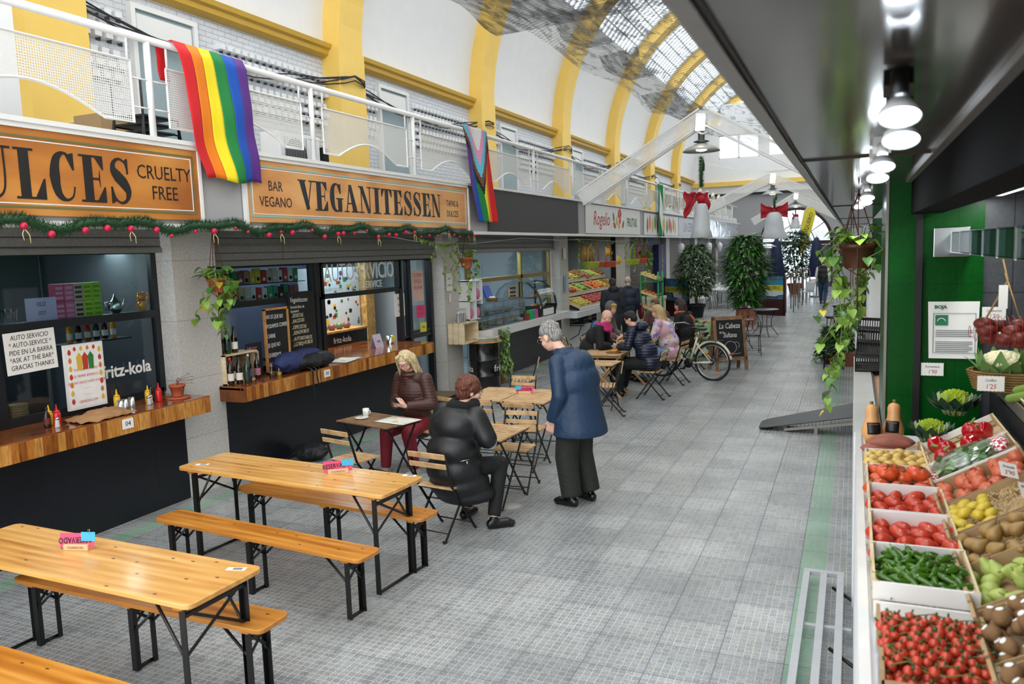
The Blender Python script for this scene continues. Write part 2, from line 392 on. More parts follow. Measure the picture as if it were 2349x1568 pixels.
for i,(a,b_) in enumerate(wins):
    mb=MB(); mb.box(a,47.1,7.3,b_,47.14,8.6); 
    o=struct(mb,'window_%d'%(10+i),glz); f=MB()
    for x in (a,(a+b_)/2,b_): f.box(x-.05,47,7.3,x+.05,47.15,8.6)
    for z in (7.3,8.6): f.box(a,47,z-.05,b_,47.15,z+.05)
    f.build('window_frame',white_metal,o)
# arch fan window, transom, gate
brown=mt('dark_brown_timber','3a1c12',.5)
t=MB(); 
for r0 in (Ra,):
    t.tube([(cx+(Ra-.06)*math.cos(PI*k/24),46.95,cz+(Ra-.06)*math.sin(PI*k/24)) for k in range(25)],.09,6)
t.box(cx-Ra,46.85,cz-.16,cx+Ra,47.05,cz+.06)
for x in (cx-Ra+.05,cx-.95,cx+.35,cx+Ra-.05): t.box(x-.05,46.9,0,x+.05,47.05,cz)
o=struct(t,'window_14',brown)
t=MB()
for rr in (.95,):
    t.tube([(cx+rr*math.cos(PI*k/16),47.0,cz+rr*math.sin(PI*k/16)) for k in range(17)],.03,5)
for k in range(1,5):
    a=PI*k/5; t.bar((cx,47,cz),(cx+Ra*math.cos(a),47,cz+Ra*math.sin(a)),.04,.04)
for k in range(1,36):
    a=PI*k/36; t.bar((cx+.98*math.cos(a),47.,cz+.98*math.sin(a)),(cx+(Ra-.1)*math.cos(a),47.,cz+(Ra-.1)*math.sin(a)),.022,.022)
t.build('fan_bars',black_metal,o)
t=MB(); t.box(cx-Ra,47.1,0,cx+Ra,47.12,cz+Ra); t.build('pane',glz,o)
t=MB(); t.box(cx-Ra,46.98,0,cx-.95,47.04,2.2); t.box(cx+1.1,46.98,0,cx+Ra,47.04,2.3); struct(t,'door_8',mt('blue_grey_gate','59626c',.5))
# far street facade with trees seen through the gate
t=MB(); t.box(-25,75,0,25,76,3.4); struct(t,'wall_street',mt('pale_street_wall','cfd9dd',.8,var=.15,sc=.4))
# ================================================================ helpers for heavy serif letters
def ribbon(pts,ws,sub=6):
    P=[Vector(p) for p in pts]; out=[];W=[]
    n=len(P)
    for i in range(n-1):
        p0,p1,p2,p3=P[max(i-1,0)],P[i],P[i+1],P[min(i+2,n-1)]
        for k in range(sub):
            t=k/sub; out.append(.5*((2*p1)+(p2-p0)*t+(2*p0-5*p1+4*p2-p3)*t*t+(3*p1-p0-3*p2+p3)*t**3)); W.append(ws[i]*(1-t)+ws[i+1]*t)
    out.append(P[-1]); W.append(ws[-1]); q=[]
    for i in range(len(out)):
        d=(out[min(i+1,len(out)-1)]-out[max(i-1,0)]).normalized(); nrm=Vector((-d.y,d.x)); q.append((out[i]+nrm*W[i]/2,out[i]-nrm*W[i]/2))
    return [[tuple(q[i][0]),tuple(q[i+1][0]),tuple(q[i+1][1]),tuple(q[i][1])] for i in range(len(q)-1)]
def R4(x0,y0,x1,y1): return [(x0,y0),(x1,y0),(x1,y1),(x0,y1)]
def serif_letter(ch):
    h=.045; st=.27
    if ch=='I': return [R4(.15,0,.42,1),R4(0,0,.57,h),R4(0,1-h,.57,1)],.6
    if ch=='L': return [R4(.12,0,.39,1),R4(0,0,.8,h),R4(0,1-h,.52,1),[(.8,0),(.8,.42),(.76,.42),(.5,.03)]],.84
    if ch=='E': return [R4(.12,0,.39,1),R4(0,0,.78,h),R4(0,1-h,.74,1),[(.78,0),(.78,.34),(.75,.34),(.5,.03)],[(.74,1),(.74,.7),(.71,.7),(.48,.97)],R4(.39,.48,.62,.48+h),[(.62,.32),(.62,.7),(.58,.52),(.58,.5)]],.84
    if ch=='T': return [R4(.28,0,.55,1),R4(.15,0,.68,h),R4(0,1-h,.83,1),[(0,1),(0,.68),(.03,.68),(.22,.97)],[(.83,1),(.83,.68),(.8,.68),(.61,.97)]],.86
    if ch=='V': return [[(.04,1),(.34,1),(.6,.05),(.5,0),(.42,0)],[(.5,0),(.78,1),(.73,1),(.46,.0)],R4(-.03,1-h,.44,1),R4(.6,1-h,.92,1)],.88
    if ch=='A': return [[(.3,1),(.48,1),(.86,0),(.56,0)],[(.33,1),(.39,1),(.14,0),(.09,0)],R4(-.04,0,.28,h),R4(.45,0,.96,h),R4(.18,.3,.62,.3+h)],.95
    if ch=='N': return [R4(.14,0,.19,1),R4(.76,0,.81,1),[(.05,1),(.3,1),(.81,.0),(.62,0)],R4(0,0,.33,h),R4(.62,1-h,.95,1),R4(-.02,1-h,.2,1)],.98
    if ch=='U': return [R4(.12,.3,.39,1),R4(0,1-h,.52,1),R4(.62,1-h,.95,1)]+ribbon([(.255,.32),(.3,.1),(.48,.01),(.68,.09),(.765,.35),(.765,1)],[.27,.2,.06,.045,.045,.045]),.97
    if ch in 'CG':
        p=ribbon([(.74,.3),(.66,.09),(.45,.02),(.25,.16),(.18,.5),(.25,.84),(.45,.98),(.64,.9),(.72,.68)],[.035,.04,.06,.2,.29,.2,.06,.04,.03])
        p+=[[(.75,1),(.75,.64),(.71,.64),(.52,.95)]]
        if ch=='C': return p,.86
        return p+[R4(.55,.0,.8,.44),R4(.44,.44,.9,.44+h)],.95
    if ch=='S': return ribbon([(.64,.68),(.57,.9),(.38,.985),(.2,.9),(.17,.74),(.3,.6),(.5,.45),(.63,.27),(.56,.08),(.36,.015),(.18,.12),(.09,.36)],[.03,.035,.05,.1,.19,.27,.27,.19,.08,.05,.035,.03])+[R4(.61,.66,.66,1),[(.66,1),(.66,.8),(.5,.94)],R4(.06,0,.11,.36),[(.06,0),(.06,.2),(.24,.06)]],.78
    return [],.4
def serif_word(s_,y0,y1,z0,z1,x,mat,parent):
    """heavy serif capitals on a left-wall sign; each letter its own part"""
    L=[serif_letter(c) for c in s_]; tot=sum(w_ for _,w_ in L)+.06*(len(L)-1); k=(y1-y0)/tot; cur=0; hz=z1-z0
    for c,(polys,w_) in zip(s_,L):
        mb=MB()
        for i,p in enumerate(polys):
            pp=[(q[0]*k,q[1]*hz) for q in p]; 
            a=sum(pp[j][0]*pp[(j+1)%len(pp)][1]-pp[(j+1)%len(pp)][0]*pp[j][1] for j in range(len(pp)))
            if a<0: pp=pp[::-1]
            mb.prism(pp,0,.004+.00002*i,T=Matrix.Translation((x,y0+cur,z0))@FX)
        keep(mb.build('letter',mat),parent); cur+=(w_+.06)*k
sign_ink=mt('blue_black_sign_paint','20262e',.6,var=.1); black_ink=mt('matt_black_sign_paint','141211',.6,var=.1)
plyA=wood('warm_orange_sign_plywood','a35f22','bf7a31','c98a44',(.6,.35,1.2),.5,False)
plyB=wood('pale_orange_sign_plywood','c48347','d69a5c','dfab72',(.6,.35,1.2),.5,False)
def sign_board(label,y0,y1,ply,line,z0=2.86,z1=3.52):
    t=thing('wooden_sign',label,'sign',(-5.86,(y0+y1)/2,z0))
    m=MB(); m.box(-5.86,y0,z0,-5.83,y1,z1); keep(m.build('board',ply),t)
    m=MB()
    for a,b_ in ((y0-.035,y0),(y1,y1+.035)): m.box(-5.86,a,z0-.03,-5.815,b_,z1+.05)
    m.box(-5.86,y0-.035,z1,-5.815,y1+.035,z1+.05); keep(m.build('frame',white_metal),t)
    for nm,mm,i,wd in (('border_line',line,.055,.018),('border_line',white_paint,.085,.008)):
        m=MB(); a,b_,c,d=y0+i,y1-i,z0+i,z1-i
        for q in ((a,c,b_,c+wd),(a,d-wd,b_,d),(a,c+wd,a+wd,d-wd),(b_-wd,c+wd,b_,d-wd)): m.box(-5.83,q[0],q[1],-5.827,q[2],q[3])
        keep(m.build(nm,mm),t)
    return t
sg=sign_board('orange varnished wooden fascia sign reading ULCES and CRUELTY FREE, nearest one',.3,5.98,plyA,mt('olive_line','6d6a3c',.6))
serif_word('DULCES',3.68,5.2,2.985,3.37,-5.83,black_ink,sg)
text('CRUELTY',(-5.828,5.57,3.27),.175,black_ink,FX,sg,sx=.85); text('FREE',(-5.828,5.56,3.09),.175,black_ink,FX,sg,sx=.85)
sg=sign_board('pale orange wooden fascia sign reading BAR VEGANO VEGANITESSEN TAPAS & DULCES',6.64,11.85,plyB,mt('teal_line','8fb5ad',.6))
serif_word('VEGANITESSEN',7.5,10.92,3.02,3.36,-5.83,sign_ink,sg)
text('BAR',(-5.828,7.1,3.25),.155,sign_ink,FX,sg,sx=.85); text('VEGANO',(-5.828,7.1,3.08),.155,sign_ink,FX,sg,sx=.85)
text('TAPAS &',(-5.828,11.3,3.24),.135,sign_ink,FX,sg,sx=.8); text('DULCES',(-5.828,11.3,3.08),.135,sign_ink,FX,sg,sx=.8)
m=MB(); m.box(-5.87,12.68,2.83,-5.835,17.6,3.54); o=m.build('blank_sign',mt('charcoal_sign_panel','3c3c3f',.6,var=.05),label='blank charcoal fascia sign between the orange sign and the fruit sign',cat='sign')
# fruit shop sign
t=thing('fruit_shop_sign','white fascia sign reading Rogelio FRUTAS with painted peppers','sign',(-5.86,20.8,2.85))
m=MB(); m.box(-5.86,18.2,2.84,-5.835,23.4,3.54); keep(m.build('board',white_metal),t)
redp=mt('red_sign_paint','c0392b',.6); grnp=mt('green_sign_paint','2f7d3a',.6); yelp=mt('yellow_sign_paint','d9b53a',.6); orgp=mt('orange_sign_paint','cf7a3a',.6)
text('Rogelio',(-5.832,19.45,3.2),.5,redp,FX,t,shear=.3,sx=.95); text('FRUTAS',(-5.832,22.45,3.16),.34,grnp,FX,t,sx=.95,bold=.004)
def leafshape(L,W,T): return [(0,0),(W*.5,L*.3),(W*.42,L*.7),(0,L),(-W*.42,L*.7),(-W*.5,L*.3)]
for y,z,a,mm in ((20.6,3.15,20,grnp),(20.75,3.0,60,redp),(21.0,3.25,-20,redp),(21.2,3.1,10,redp),(21.4,3.0,-40,redp),(21.05,2.95,-5,yelp),(21.3,3.3,30,redp),(20.9,3.05,15,yelp)):
    m=MB(); m.prism(leafshape(.28,.14,0),0,.003,T=Matrix.Translation((-5.833,y,z))@FX@Matrix.Rotation(rad(a),4,'Z')); keep(m.build('painted_pepper',mm),t)
t=thing('produce_sign','white fascia sign with painted vegetables partly behind the green and white flag','sign',(-5.86,26.5,2.85))
m=MB(); m.box(-5.86,23.95,2.84,-5.835,29.0,3.5); keep(m.build('board',white_metal),t)
random.seed(3)
for k in range(13):
    m=MB(); m.prism(leafshape(.5,.2,0),0,.003,T=Matrix.Translation((-5.833,24.3+k*.35,2.9+.08*(k%2)))@FX@Matrix.Rotation(rad(random.uniform(-12,12)),4,'Z')); keep(m.build('painted_vegetable',[redp,orgp,yelp,grnp,redp][k%5]),t)
t=thing('beer_sign','pale grey fascia sign with faint lettering beyond the produce sign','sign',(-5.86,31.5,2.85))
m=MB(); m.box(-5.86,29.1,2.84,-5.835,34.6,3.5); keep(m.build('board',mt('pale_grey_sign','cfd2da',.5)),t); text('LA CERVECERIA',(-5.832,31.8,3.15),.5,mt('grey_lilac_lettering','8f93a8',.6),FX,t)
# crumpled reflective plastic on the far fascia
m=MB(); m.sheet(lambda u,v:(-5.84-.06*abs(noise.noise(Vector((u*14,v*3,1)))),34.8+u*10.5,2.84+v*.72),60,8)
m.build('plastic_wrap',mt('crumpled_silver_plastic','dfe3ec',.18,m=.6,bump=.8,bsc=6),label='crumpled silvery plastic sheet wrapped around the far end of the fascia',cat='plastic sheet')
# ================================================================ knee walls, counters, fronts
m=MB(); m.box(-6.62,.86,0,-6.38,6.1,.92); struct(m,'trim_50',navy)
m=MB(); m.box(-6.62,6.7,0,-6.38,10.9,.92); struct(m,'trim_51',navy)
m=MB(); m.box(-6.62,13.2,0,-6.38,17.76,.95); struct(m,'trim_52',tilewall('grey_black_small_tiles','24262b','3d3f45',.2,.2,.004,.35,.1))
m=MB(); m.box(-6.62,18.36,0,-6.45,23.6,.95); struct(m,'trim_53',white_paint)
m=MB()
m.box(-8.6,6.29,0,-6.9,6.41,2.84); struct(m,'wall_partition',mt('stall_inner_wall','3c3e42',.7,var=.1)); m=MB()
for y in (12.2,18.0,23.9,29.7,35.5): m.box(-8.6,y-.06,0,-6.9,y+.06,2.84)
struct(m,'wall_partition.001',mt('stall_inner_pale_wall','a5abb0',.7,var=.1))
butcher={}
def counter_mat(nm,ax):
    N=NT(nm); b=N.b; co=N.coord('Object'); sp=N.n('ShaderNodeSeparateXYZ'); N.l(co,sp.inputs[0])
    dv=N.n('ShaderNodeMath',operation='DIVIDE'); dv.inputs[1].default_value=.068; N.l(sp.outputs[1 if ax=='Y' else 0],dv.inputs[0]); fl=N.n('ShaderNodeMath',operation='FLOOR'); N.l(dv.outputs[0],fl.inputs[0])
    wn=N.n('ShaderNodeTexWhiteNoise',noise_dimensions='1D'); N.l(fl.outputs[0],wn.inputs['W'])
    c=N.ramp(wn.outputs['Value'],(0,'7a3f12'),(.25,'b8722a'),(.6,'c98a3c'),(1,'d69c50'))
    c2=N.coord('Object',(6,30,3)); nz=N.n('ShaderNodeTexNoise',i_Scale=1.6,i_Detail=6.,i_Distortion=1.2); N.l(c2,nz.inputs[0])
    N.l(N.mix(.7,c,N.ramp(nz.outputs['Fac'],(.3,'70451f'),(.6,'ffffff')),'MULTIPLY'),b.inputs['Base Color']); b.inputs['Roughness'].default_value=.3
    b.inputs['Coat Weight'].default_value=.3; return N.m
bfront=counter_mat('butcher_block_end_grain','Y'); btop=wood('varnished_reddish_counter_top','5e2c10','86451a','a0602a',(10,.8,5),.14,False,coat=.5)
def wcounter(label,y0,y1,xb=-6.66,xf=-6.04,z0=.93,z1=1.1):
    t=thing('wooden_counter',label,'counter',(-6.3,(y0+y1)/2,z0))
    m=MB(); m.box(xf-.04,y0,z0,xf,y1,z1-.012); m.box(xf-.5,y0,z0,xf-.04,y0+.04,z1-.012); m.box(xf-.5,y1-.04,z0,xf-.04,y1,z1-.012); keep(m.build('edge_block',bfront,bevel=.004),t)
    m=MB(); m.box(xb,y0+.0,z1-.04,xf-.002,y1,z1); keep(m.build('top',btop,bevel=.003),t); return t
c1=wcounter('long varnished wooden bar counter under the nearest window, with squeeze bottles on it',.9,6.13)
c2=wcounter('long varnished wooden bar counter with backpack and beer bottles on it',6.62,10.88)
c2.children
m=MB(); m.box(-7.6,8.75,1.055,-6.655,10.86,1.098); keep(m.build('top',btop),c2)
def price_tag_counter(y,s_):
    t=thing('number_label','small white label on the %s wooden counter edge'%('nearest' if y<6 else 'second'),'label',(-6.038,y,1.0))
    m=MB(); m.box(-6.038,y-.06,.98,-6.034,y+.06,1.07); keep(m.build('card',paper),t); text(s_,(-6.033,y,1.025),.06,ink,FX,t)
price_tag_counter(5.11,'04'); price_tag_counter(8.1,'03')
shut=tilewall('grey_roll_shutter_slats','8b8b88','4c4c4a',8,.085,.006,.45,.1,bump=1.); shut_d=mt('shutter_dark_steel','4b4b49',.5,m=.3)
def shutter(i,y0,y1,zb,zt=2.84,mat=None,x=-6.52):
    m=MB(); m.box(x-.05,y0,zb,x,y1,zt); m.cur=1; m.box(x-.06,y0,zb-.03,x+.02,y1,zb+.02); m.box(x-.05,y0,zb+.2,x+.012,y1,zb+.215)
    struct(m,'trim_%d'%i,[mat or shut,mt('galvanised_shutter_rail','8d8f8e',.35,m=.7)])
shutter(60,.86,6.1,2.6); shutter(61,6.7,11.93,2.43); shutter(62,12.53,17.76,2.5)
brownsh=tilewall('brown_roll_shutter','7a6f66','4a433e',8,.1,.008,.5,.1,bump=1.)
shutter(63,24.2,29.3,.9,2.84,brownsh); shutter(64,30.0,35.0,.2,2.84,brownsh); shutter(65,35.9,41,.2,2.84,brownsh)
m=MB(); m.box(-6.6,24.2,0,-6.5,29.3,.9); struct(m,'trim_66',white_paint)
gl=glass()
def framed(name,y0,y1,z0,z1,x,mat,mull=(),rails=(),w_=.05,bars=None,pane=True,lab=None):
    m=MB()
    for y in (y0,y1): m.box(x-.04,y-w_/2,z0,x+.02,y+w_/2,z1)
    for z in (z0,z1): m.box(x-.04,y0,z-w_/2,x+.02,y1,z+w_/2)
    for y in mull: m.box(x-.04,y-w_/2,z0,x+.03,y+w_/2,z1)
    for z in rails: m.box(x-.04,y0,z-w_/2,x+.03,y1,z+w_/2)
    o=struct(m,name,mat)
    if pane: g=MB(); g.box(x-.012,y0,z0,x-.006,y1,z1); g.build('pane',gl,o)
    return o
framed('window_20',.9,6.07,1.14,2.6,-6.62,dark_frame,(4.36,),(1.95,),.075)
framed('window_21',6.74,8.72,1.14,2.41,-6.62,dark_frame,(8.66,),(1.95,),.07)
framed('window_22',8.8,10.84,1.94,2.41,-6.6,dark_frame,(),(),.07)
m=MB()
for y in (6.74,8.72,8.84,10.88,11.15,11.86): m.box(-6.68,y-.04,0 if y>10 else 1.1,-6.58,y+.04,2.42)
m.box(-6.66,10.9,1.1,-6.6,11.86,1.16); struct(m,'trim_67',dark_frame)
framed('door_20',10.92,11.12,.02,2.4,-6.63,dark_frame,(),(1.1,),.05)
o=framed('door_21',11.2,11.84,.02,2.4,-6.63,dark_frame,(),(.9,1.2),.05)
m=MB(); m.box(-6.6,10.9,0,-6.1,11.9,.12); m.cur=1; m.box(-6.1,10.9,0,-6.07,11.9,.125); struct(m,'trim_68',[mt('door_step_brown','7a6650',.6),black_metal])
brass=mt('aged_brass_window_frame','9c844c',.4,m=.5,var=.15)
framed('window_23',13.35,17.62,1.1,2.5,-6.6,brass,(15.85,),(1.93,),.08)
framed('door_22',12.6,13.28,.0,2.5,-6.6,brass,(),(1.1,),.06)
# stall back walls (dark kitchens)
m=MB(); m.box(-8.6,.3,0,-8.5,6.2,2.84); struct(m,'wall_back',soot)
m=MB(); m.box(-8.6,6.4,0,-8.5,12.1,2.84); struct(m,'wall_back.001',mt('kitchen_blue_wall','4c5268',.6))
m=MB(); m.box(-8.6,12.3,0,-8.5,17.9,2.84); struct(m,'wall_back.002',mt('bakery_pale_wall','c4d0d8',.6))
m=MB(); m.box(-8.6,18.1,0,-8.5,23.8,2.84); struct(m,'wall_back.003',mt('greengrocer_wall','6a5648',.7))
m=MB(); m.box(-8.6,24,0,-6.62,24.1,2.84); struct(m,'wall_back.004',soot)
# marble counters
def mcounter(label,y0,y1,z=1.06,ch=.35):
    t=thing('marble_counter',label,'counter',(-6.3,(y0+y1)/2,z-.15))
    m=MB(); m.prism([(-6.66,y0),(-6.35,y0),(-6.02,y0+ch),(-6.02,y1),(-6.66,y1)],z-.15,z); keep(m.build('slab',marble,bevel=.006),t); return t
mcounter('white marble counter of the bakery stall holding the glass pastry cases',12.7,17.45)
mcounter('white marble counter of the fruit stall under the fruit crates',17.9,23.5,.98,.02)
# ================================================================ railing
m=MB(); rl=thing('gallery_railing','white gallery railing with perforated metal panels above the stall signs','railing',(-5.87,20,3.6))
m=MB(); m.tube([(-5.87,-1,4.46),(-5.87,45,4.46)],.034,10); keep(m.build('handrail',white_metal),rl)
def perf_mat():
    N=NT('perforated_white_sheet'); b=N.b; co=N.coord('Object'); sp=N.n('ShaderNodeSeparateXYZ'); N.l(co,sp.inputs[0])
    def mth(op,a,b_=None,**k):
        x=N.n('ShaderNodeMath',operation=op)
        for i,v in ((0,a),(1,b_)):
            if v is None: continue
            if hasattr(v,'links'): N.l(v,x.inputs[i])
            else: x.inputs[i].default_value=v
        return x.outputs[0]
    k=2*PI/.03
    a=mth('SINE',mth('MULTIPLY',mth('ADD',sp.outputs[1],sp.outputs[2]),k*.71)); c=mth('SINE',mth('MULTIPLY',mth('SUBTRACT',sp.outputs[1],sp.outputs[2]),k*.71))
    N.l(mth('SUBTRACT',1.,mth('GREATER_THAN',mth('MULTIPLY',a,c),.28)),b.inputs['Alpha']); b.inputs['Base Color'].default_value=lin('dcdcd8'); b.inputs['Roughness'].default_value=.5; return N.m
perf=perf_mat(); posts=[.8+2.36*k for k in range(19)]
for k,y in enumerate(posts):
    m=MB(); m.tube([(-5.87,y,3.6),(-5.87,y,4.44)],.03,8); keep(m.build('post',white_metal),rl)
    if k==len(posts)-1: break
    y0,y1=y+.2,y+2.36-.2
    def arch(y,n=12):
        pass
    top=4.24; L=[(y0,3.71),(y0+.3,3.71)]+[(y0+.3+(y1-y0-.6)*j/12,3.71+.2*math.sin(PI*j/12)) for j in range(1,12)]+[(y1-.3,3.71),(y1,3.71)]
    m=MB(); 
    for (a,za),(b_,zb) in zip(L,L[1:]): m.add([(-5.87,a,za),(-5.87,b_,zb),(-5.87,b_,top),(-5.87,a,top)],[(0,1,2,3)])
    keep(m.build('perforated_panel',perf),rl)
    m=MB(); ring=[(-5.87,a,b_) for a,b_ in L]+[(-5.87,y1,top),(-5.87,y0,top)]
    m.tube(ring,.013,4,closed=True,sm=False)
    for yy,s_ in ((y,1),(y+2.36,-1)):
        for z in (4.1,3.85): m.tube([(-5.87,yy,z),(-5.87,yy+s_*.2,z)],.009,5)
    for yy in (y0+.02,y1-.02): m.tube([(-5.87,yy,top),(-5.87,yy,4.45)],.012,5)
    keep(m.build('panel_frame',white_metal),rl)
# ================================================================ flags
def flag_mat(name,cols,ax='V'):
    N=NT(name); b=N.b; uv=N.n('ShaderNodeTexCoord'); sp=N.n('ShaderNodeSeparateXYZ'); N.l(uv.outputs['UV'],sp.inputs[0])
    r=N.n('ShaderNodeValToRGB'); r.color_ramp.interpolation='CONSTANT'; e=r.color_ramp.elements
    while len(e)<len(cols): e.new(.5)
    for i,(p,c) in enumerate(cols): e[i].position=p; e[i].color=lin(c)
    N.l(sp.outputs[0],r.inputs[0]); N.l(r.outputs[0],b.inputs['Base Color']); b.inputs['Roughness'].default_value=.75
    tl=N.n('ShaderNodeBsdfTranslucent'); N.l(r.outputs[0],tl.inputs[0]); mx=N.n('ShaderNodeMixShader'); mx.inputs[0].default_value=.25
    N.l(b.outputs[0],mx.inputs[1]); N.l(tl.outputs[0],mx.inputs[2]); N.l(mx.outputs[0],N.t.nodes['Material Output'].inputs[0]); return N.m
def cloth(name,fn,nu,nv,mats,matfn=None,**kw):
    m=MB(); m.sheet(fn,nu,nv)
    if matfn: m.i=[matfn((i+.5)/nu,(j+.5)/nv) for i in range(nu) for j in range(nv)]
    o=m.build(name,mats,solid=.003,**kw)
    return o
FC=[mt('flag_'+n_,c,.7,var=.03) for n_,c in (('red','d4141e'),('orange','f0820f'),('yellow','f5df1e'),('green','17803c'),('blue','0a50b4'),('violet','5a2a86'),('black','17120f'),('brown','7a4a30'),('light_blue','62c3e0'),('pink','e89bbf'),('white','e8e6e4'))]
def f1(u,v):
    yl=5.75+(v**1.1)*.26+.03*math.sin(v*7); yr=6.68+v*.16
    if v<.06:   # fold over the handrail
        return (-5.85+.08*v/.06,5.75+u*.93,4.5)
    y=yl+(yr-yl)*u; z=4.5-1.24*v+.02*math.sin(u*9)*v
    x=-5.765+.03*math.sin(u*9+v*3)*(.3+v*.5)+.015*math.sin(v*14+u*3)*v
    return (x,y,z)
t=thing('rainbow_flag','six-stripe rainbow flag hanging from the railing over the gap between the two orange signs','flag',(-5.82,6.2,4.5))
for k in range(6):
    keep(cloth('stripe',lambda u,v,k=k:f1((k+u)/6,v),6,26,FC[k]),t)
keep(cloth('back_fold',lambda u,v:(-5.93+.01*math.sin(v*6),5.66+u*.12+v*.05,4.5-.35*v),4,8,FC[0]),t)
def f2(u,v):
    yl=11.6+.4*v+.04*math.sin(v*8); yr=12.56+.28*v
    yl+=.0; y=yl+(yr-yl)*u; z=4.51-1.53*v
    return (-5.755+.035*math.sin(u*11+v*2.5)*(.4+.6*v),y,z)
def f2m(u,v):
    a=abs(u-.55)*1.9+v*1.55    # nested chevrons pointing down
    a=v*1.25+abs(u-.5)*1.0
    if v*1.9+abs(u-.5)*2.0<1.35:
        q=(v*1.9+abs(u-.5)*2.0)/1.35
        if q<.36: return 10
        if q<.55: return 9
        if q<.75: return 8
        if q<.88: return 7
        return 6
    # stripes run vertically, violet at the near side
    return [5,4,3,2,1,0][min(5,int(u*6))]
cloth('progress_pride_flag',f2,36,60,FC,f2m,label='rainbow flag with pink, blue, brown and black chevrons by the second orange sign',cat='flag')
cloth('green_white_flag',lambda u,v:(-5.74+.05*math.sin(u*8+v*5)*(1-.3*v),25.3+.35*v+u*(.62+.2*math.sin(v*6)*.3),4.45-1.65*v),18,30,[FC[3],FC[10]],lambda u,v:0 if (u<.36 or u>.64) else 1,label='narrow green and white striped flag hanging above the produce sign',cat='flag')
# ================================================================ hanging cable along the gallery wall
m=MB()
for q in range(4):
    pts=[]
    for k in range(141):
        y=1+k*.3; ph=((y-RC[0])%5.84)/5.84; pts.append((-8.24 if ph<.07 or ph>.93 else -8.48,y,5.62-.35*math.sin(PI*ph)**.8+.03*q+.03*math.sin(y*3+q*2)))
    m.tube(pts,.012,5)
m.build('cable_bundle',mt('grey_black_cable','2a2c30',.6),label='sagging bundle of dark electric cables along the yellow pilasters',cat='cable')
# ================================================================ right-hand stall: canopy, green wall, lamps
CZ=2.82
canm=mt('glossy_taupe_canopy_laminate','4d4641',.16,var=.12,sc=3,coat=.3); alum=mt('dull_aluminium_edge','8c8680',.35,m=.5)
m=MB(); m.box(-.235,-1,CZ,.31,26,CZ+.05); m.cur=1
m.box(-.26,-1,CZ-.015,-.225,26,CZ+.08); m.box(.3,-1,CZ-.02,.33,5.65,CZ+.03)
m.cur=2; m.box(-.222,-1,CZ-.006,-.214,26,CZ)
for y in (3.9,9.2,14.5,20): m.box(-.22,y,CZ-.008,.31,y+.015,CZ)
struct(m,'ceiling_canopy',[canm,alum,mt('brown_gasket','2e211a',.6)])
m=MB(); m.box(.33,-1,2.6,.5,5.6,CZ+.05); m.cur=1; m.box(.5,-1,CZ+.02,2.65,5.6,CZ+.08); nb=mt('near_black_shutter_box','060606',.8); nb.node_tree.nodes['Principled BSDF'].inputs['Specular IOR Level'].default_value=.08; struct(m,'trim_70',[nb,soot])
m=MB(); m.box(.205,5.65,0,.38,5.75,CZ); m.box(.395,5.65,0,.74,5.75,CZ); m.box(.195,5.66,0,.205,6.6,CZ); struct(m,'wall_green',green_tile)
m=MB(); m.box(.362,5.62,0,.402,5.66,CZ); m.cur=1; m.box(.19,5.64,1.0,.206,5.66,CZ); struct(m,'trim_71',[black_metal,alum])
m=MB(); m.box(.74,5.68,0,2.65,5.78,CZ); struct(m,'wall_grey',tilewall('dark_grey_stall_tiles','4a4c50','2b2c2f',.3,.3,.004,.4,.1,axis='Y'))
m=MB(); m.box(2.3,-1,0,2.4,5.7,CZ); m.box(2.3,5.8,0,2.4,26,CZ); m.box(-.3,-1.1,0,2.65,-1.,CZ); struct(m,'wall_stall_and_blocker',soot)  # last box is an unseen wall added behind the camera to block reflections
# far stalls on the right side
m=MB(); m.box(.3,9.85,0,2.3,9.95,CZ); m.box(.3,15.2,0,2.3,15.3,CZ); m.box(.5,20,0,2.3,20.1,CZ); struct(m,'wall_green.001',green_tile)
m=MB(); m.box(.02,5.56,0,.03,9.3,1.17); m.box(.3,5.75,0,.31,9.3,1.1); m.cur=1; m.box(.02,5.56,1.17,.17,9.3,1.2); m.cur=2; m.box(.17,5.8,1.15,.19,9.3,1.19); m.cur=3; m.box(.19,5.8,1.1,.6,9.3,1.16)
o=struct(m,'trim_72',[white_paint,marble,alum,mt('beige_inner_counter','d2a98a',.6)])
# spot lamps under the canopy
lampw=mt('white_lamp_shade','d9dcdc',.35,var=.03); bulb=mt('lit_lamp_disc','f2f8ff',.5,var=0,emit=9,ec='eaf4ff')
def spot_light(pos,e,parent=None,ang=110,size=.05,col=(.93,.97,1)):
    l=bpy.data.lights.new('lamp_light','SPOT'); l.energy=e; l.spot_size=rad(ang); l.spot_blend=.7; l.shadow_soft_size=size; l.color=col
    o=bpy.data.objects.new('lamp_light',l); COL.objects.link(o); o.location=pos
    if parent: keep(o,parent)
    return o
SPL=[(.085,1.87,2.70,'nearest spot lamp hanging dark-stemmed under the taupe canopy'),(.10,2.12,2.68,'second spot lamp close behind the nearest one under the canopy'),(.09,3.1,2.70,'third spot lamp along the canopy, conical white shade'),(.085,3.5,2.69,'fourth spot lamp along the canopy, just behind the third'),
 (.075,5.3,2.7,'fifth spot lamp, above the hanging pothos pot'),(.07,5.7,2.69,'sixth spot lamp, just behind the fifth'),(.035,6.6,2.7,'seventh and farthest spot lamp under the canopy')]
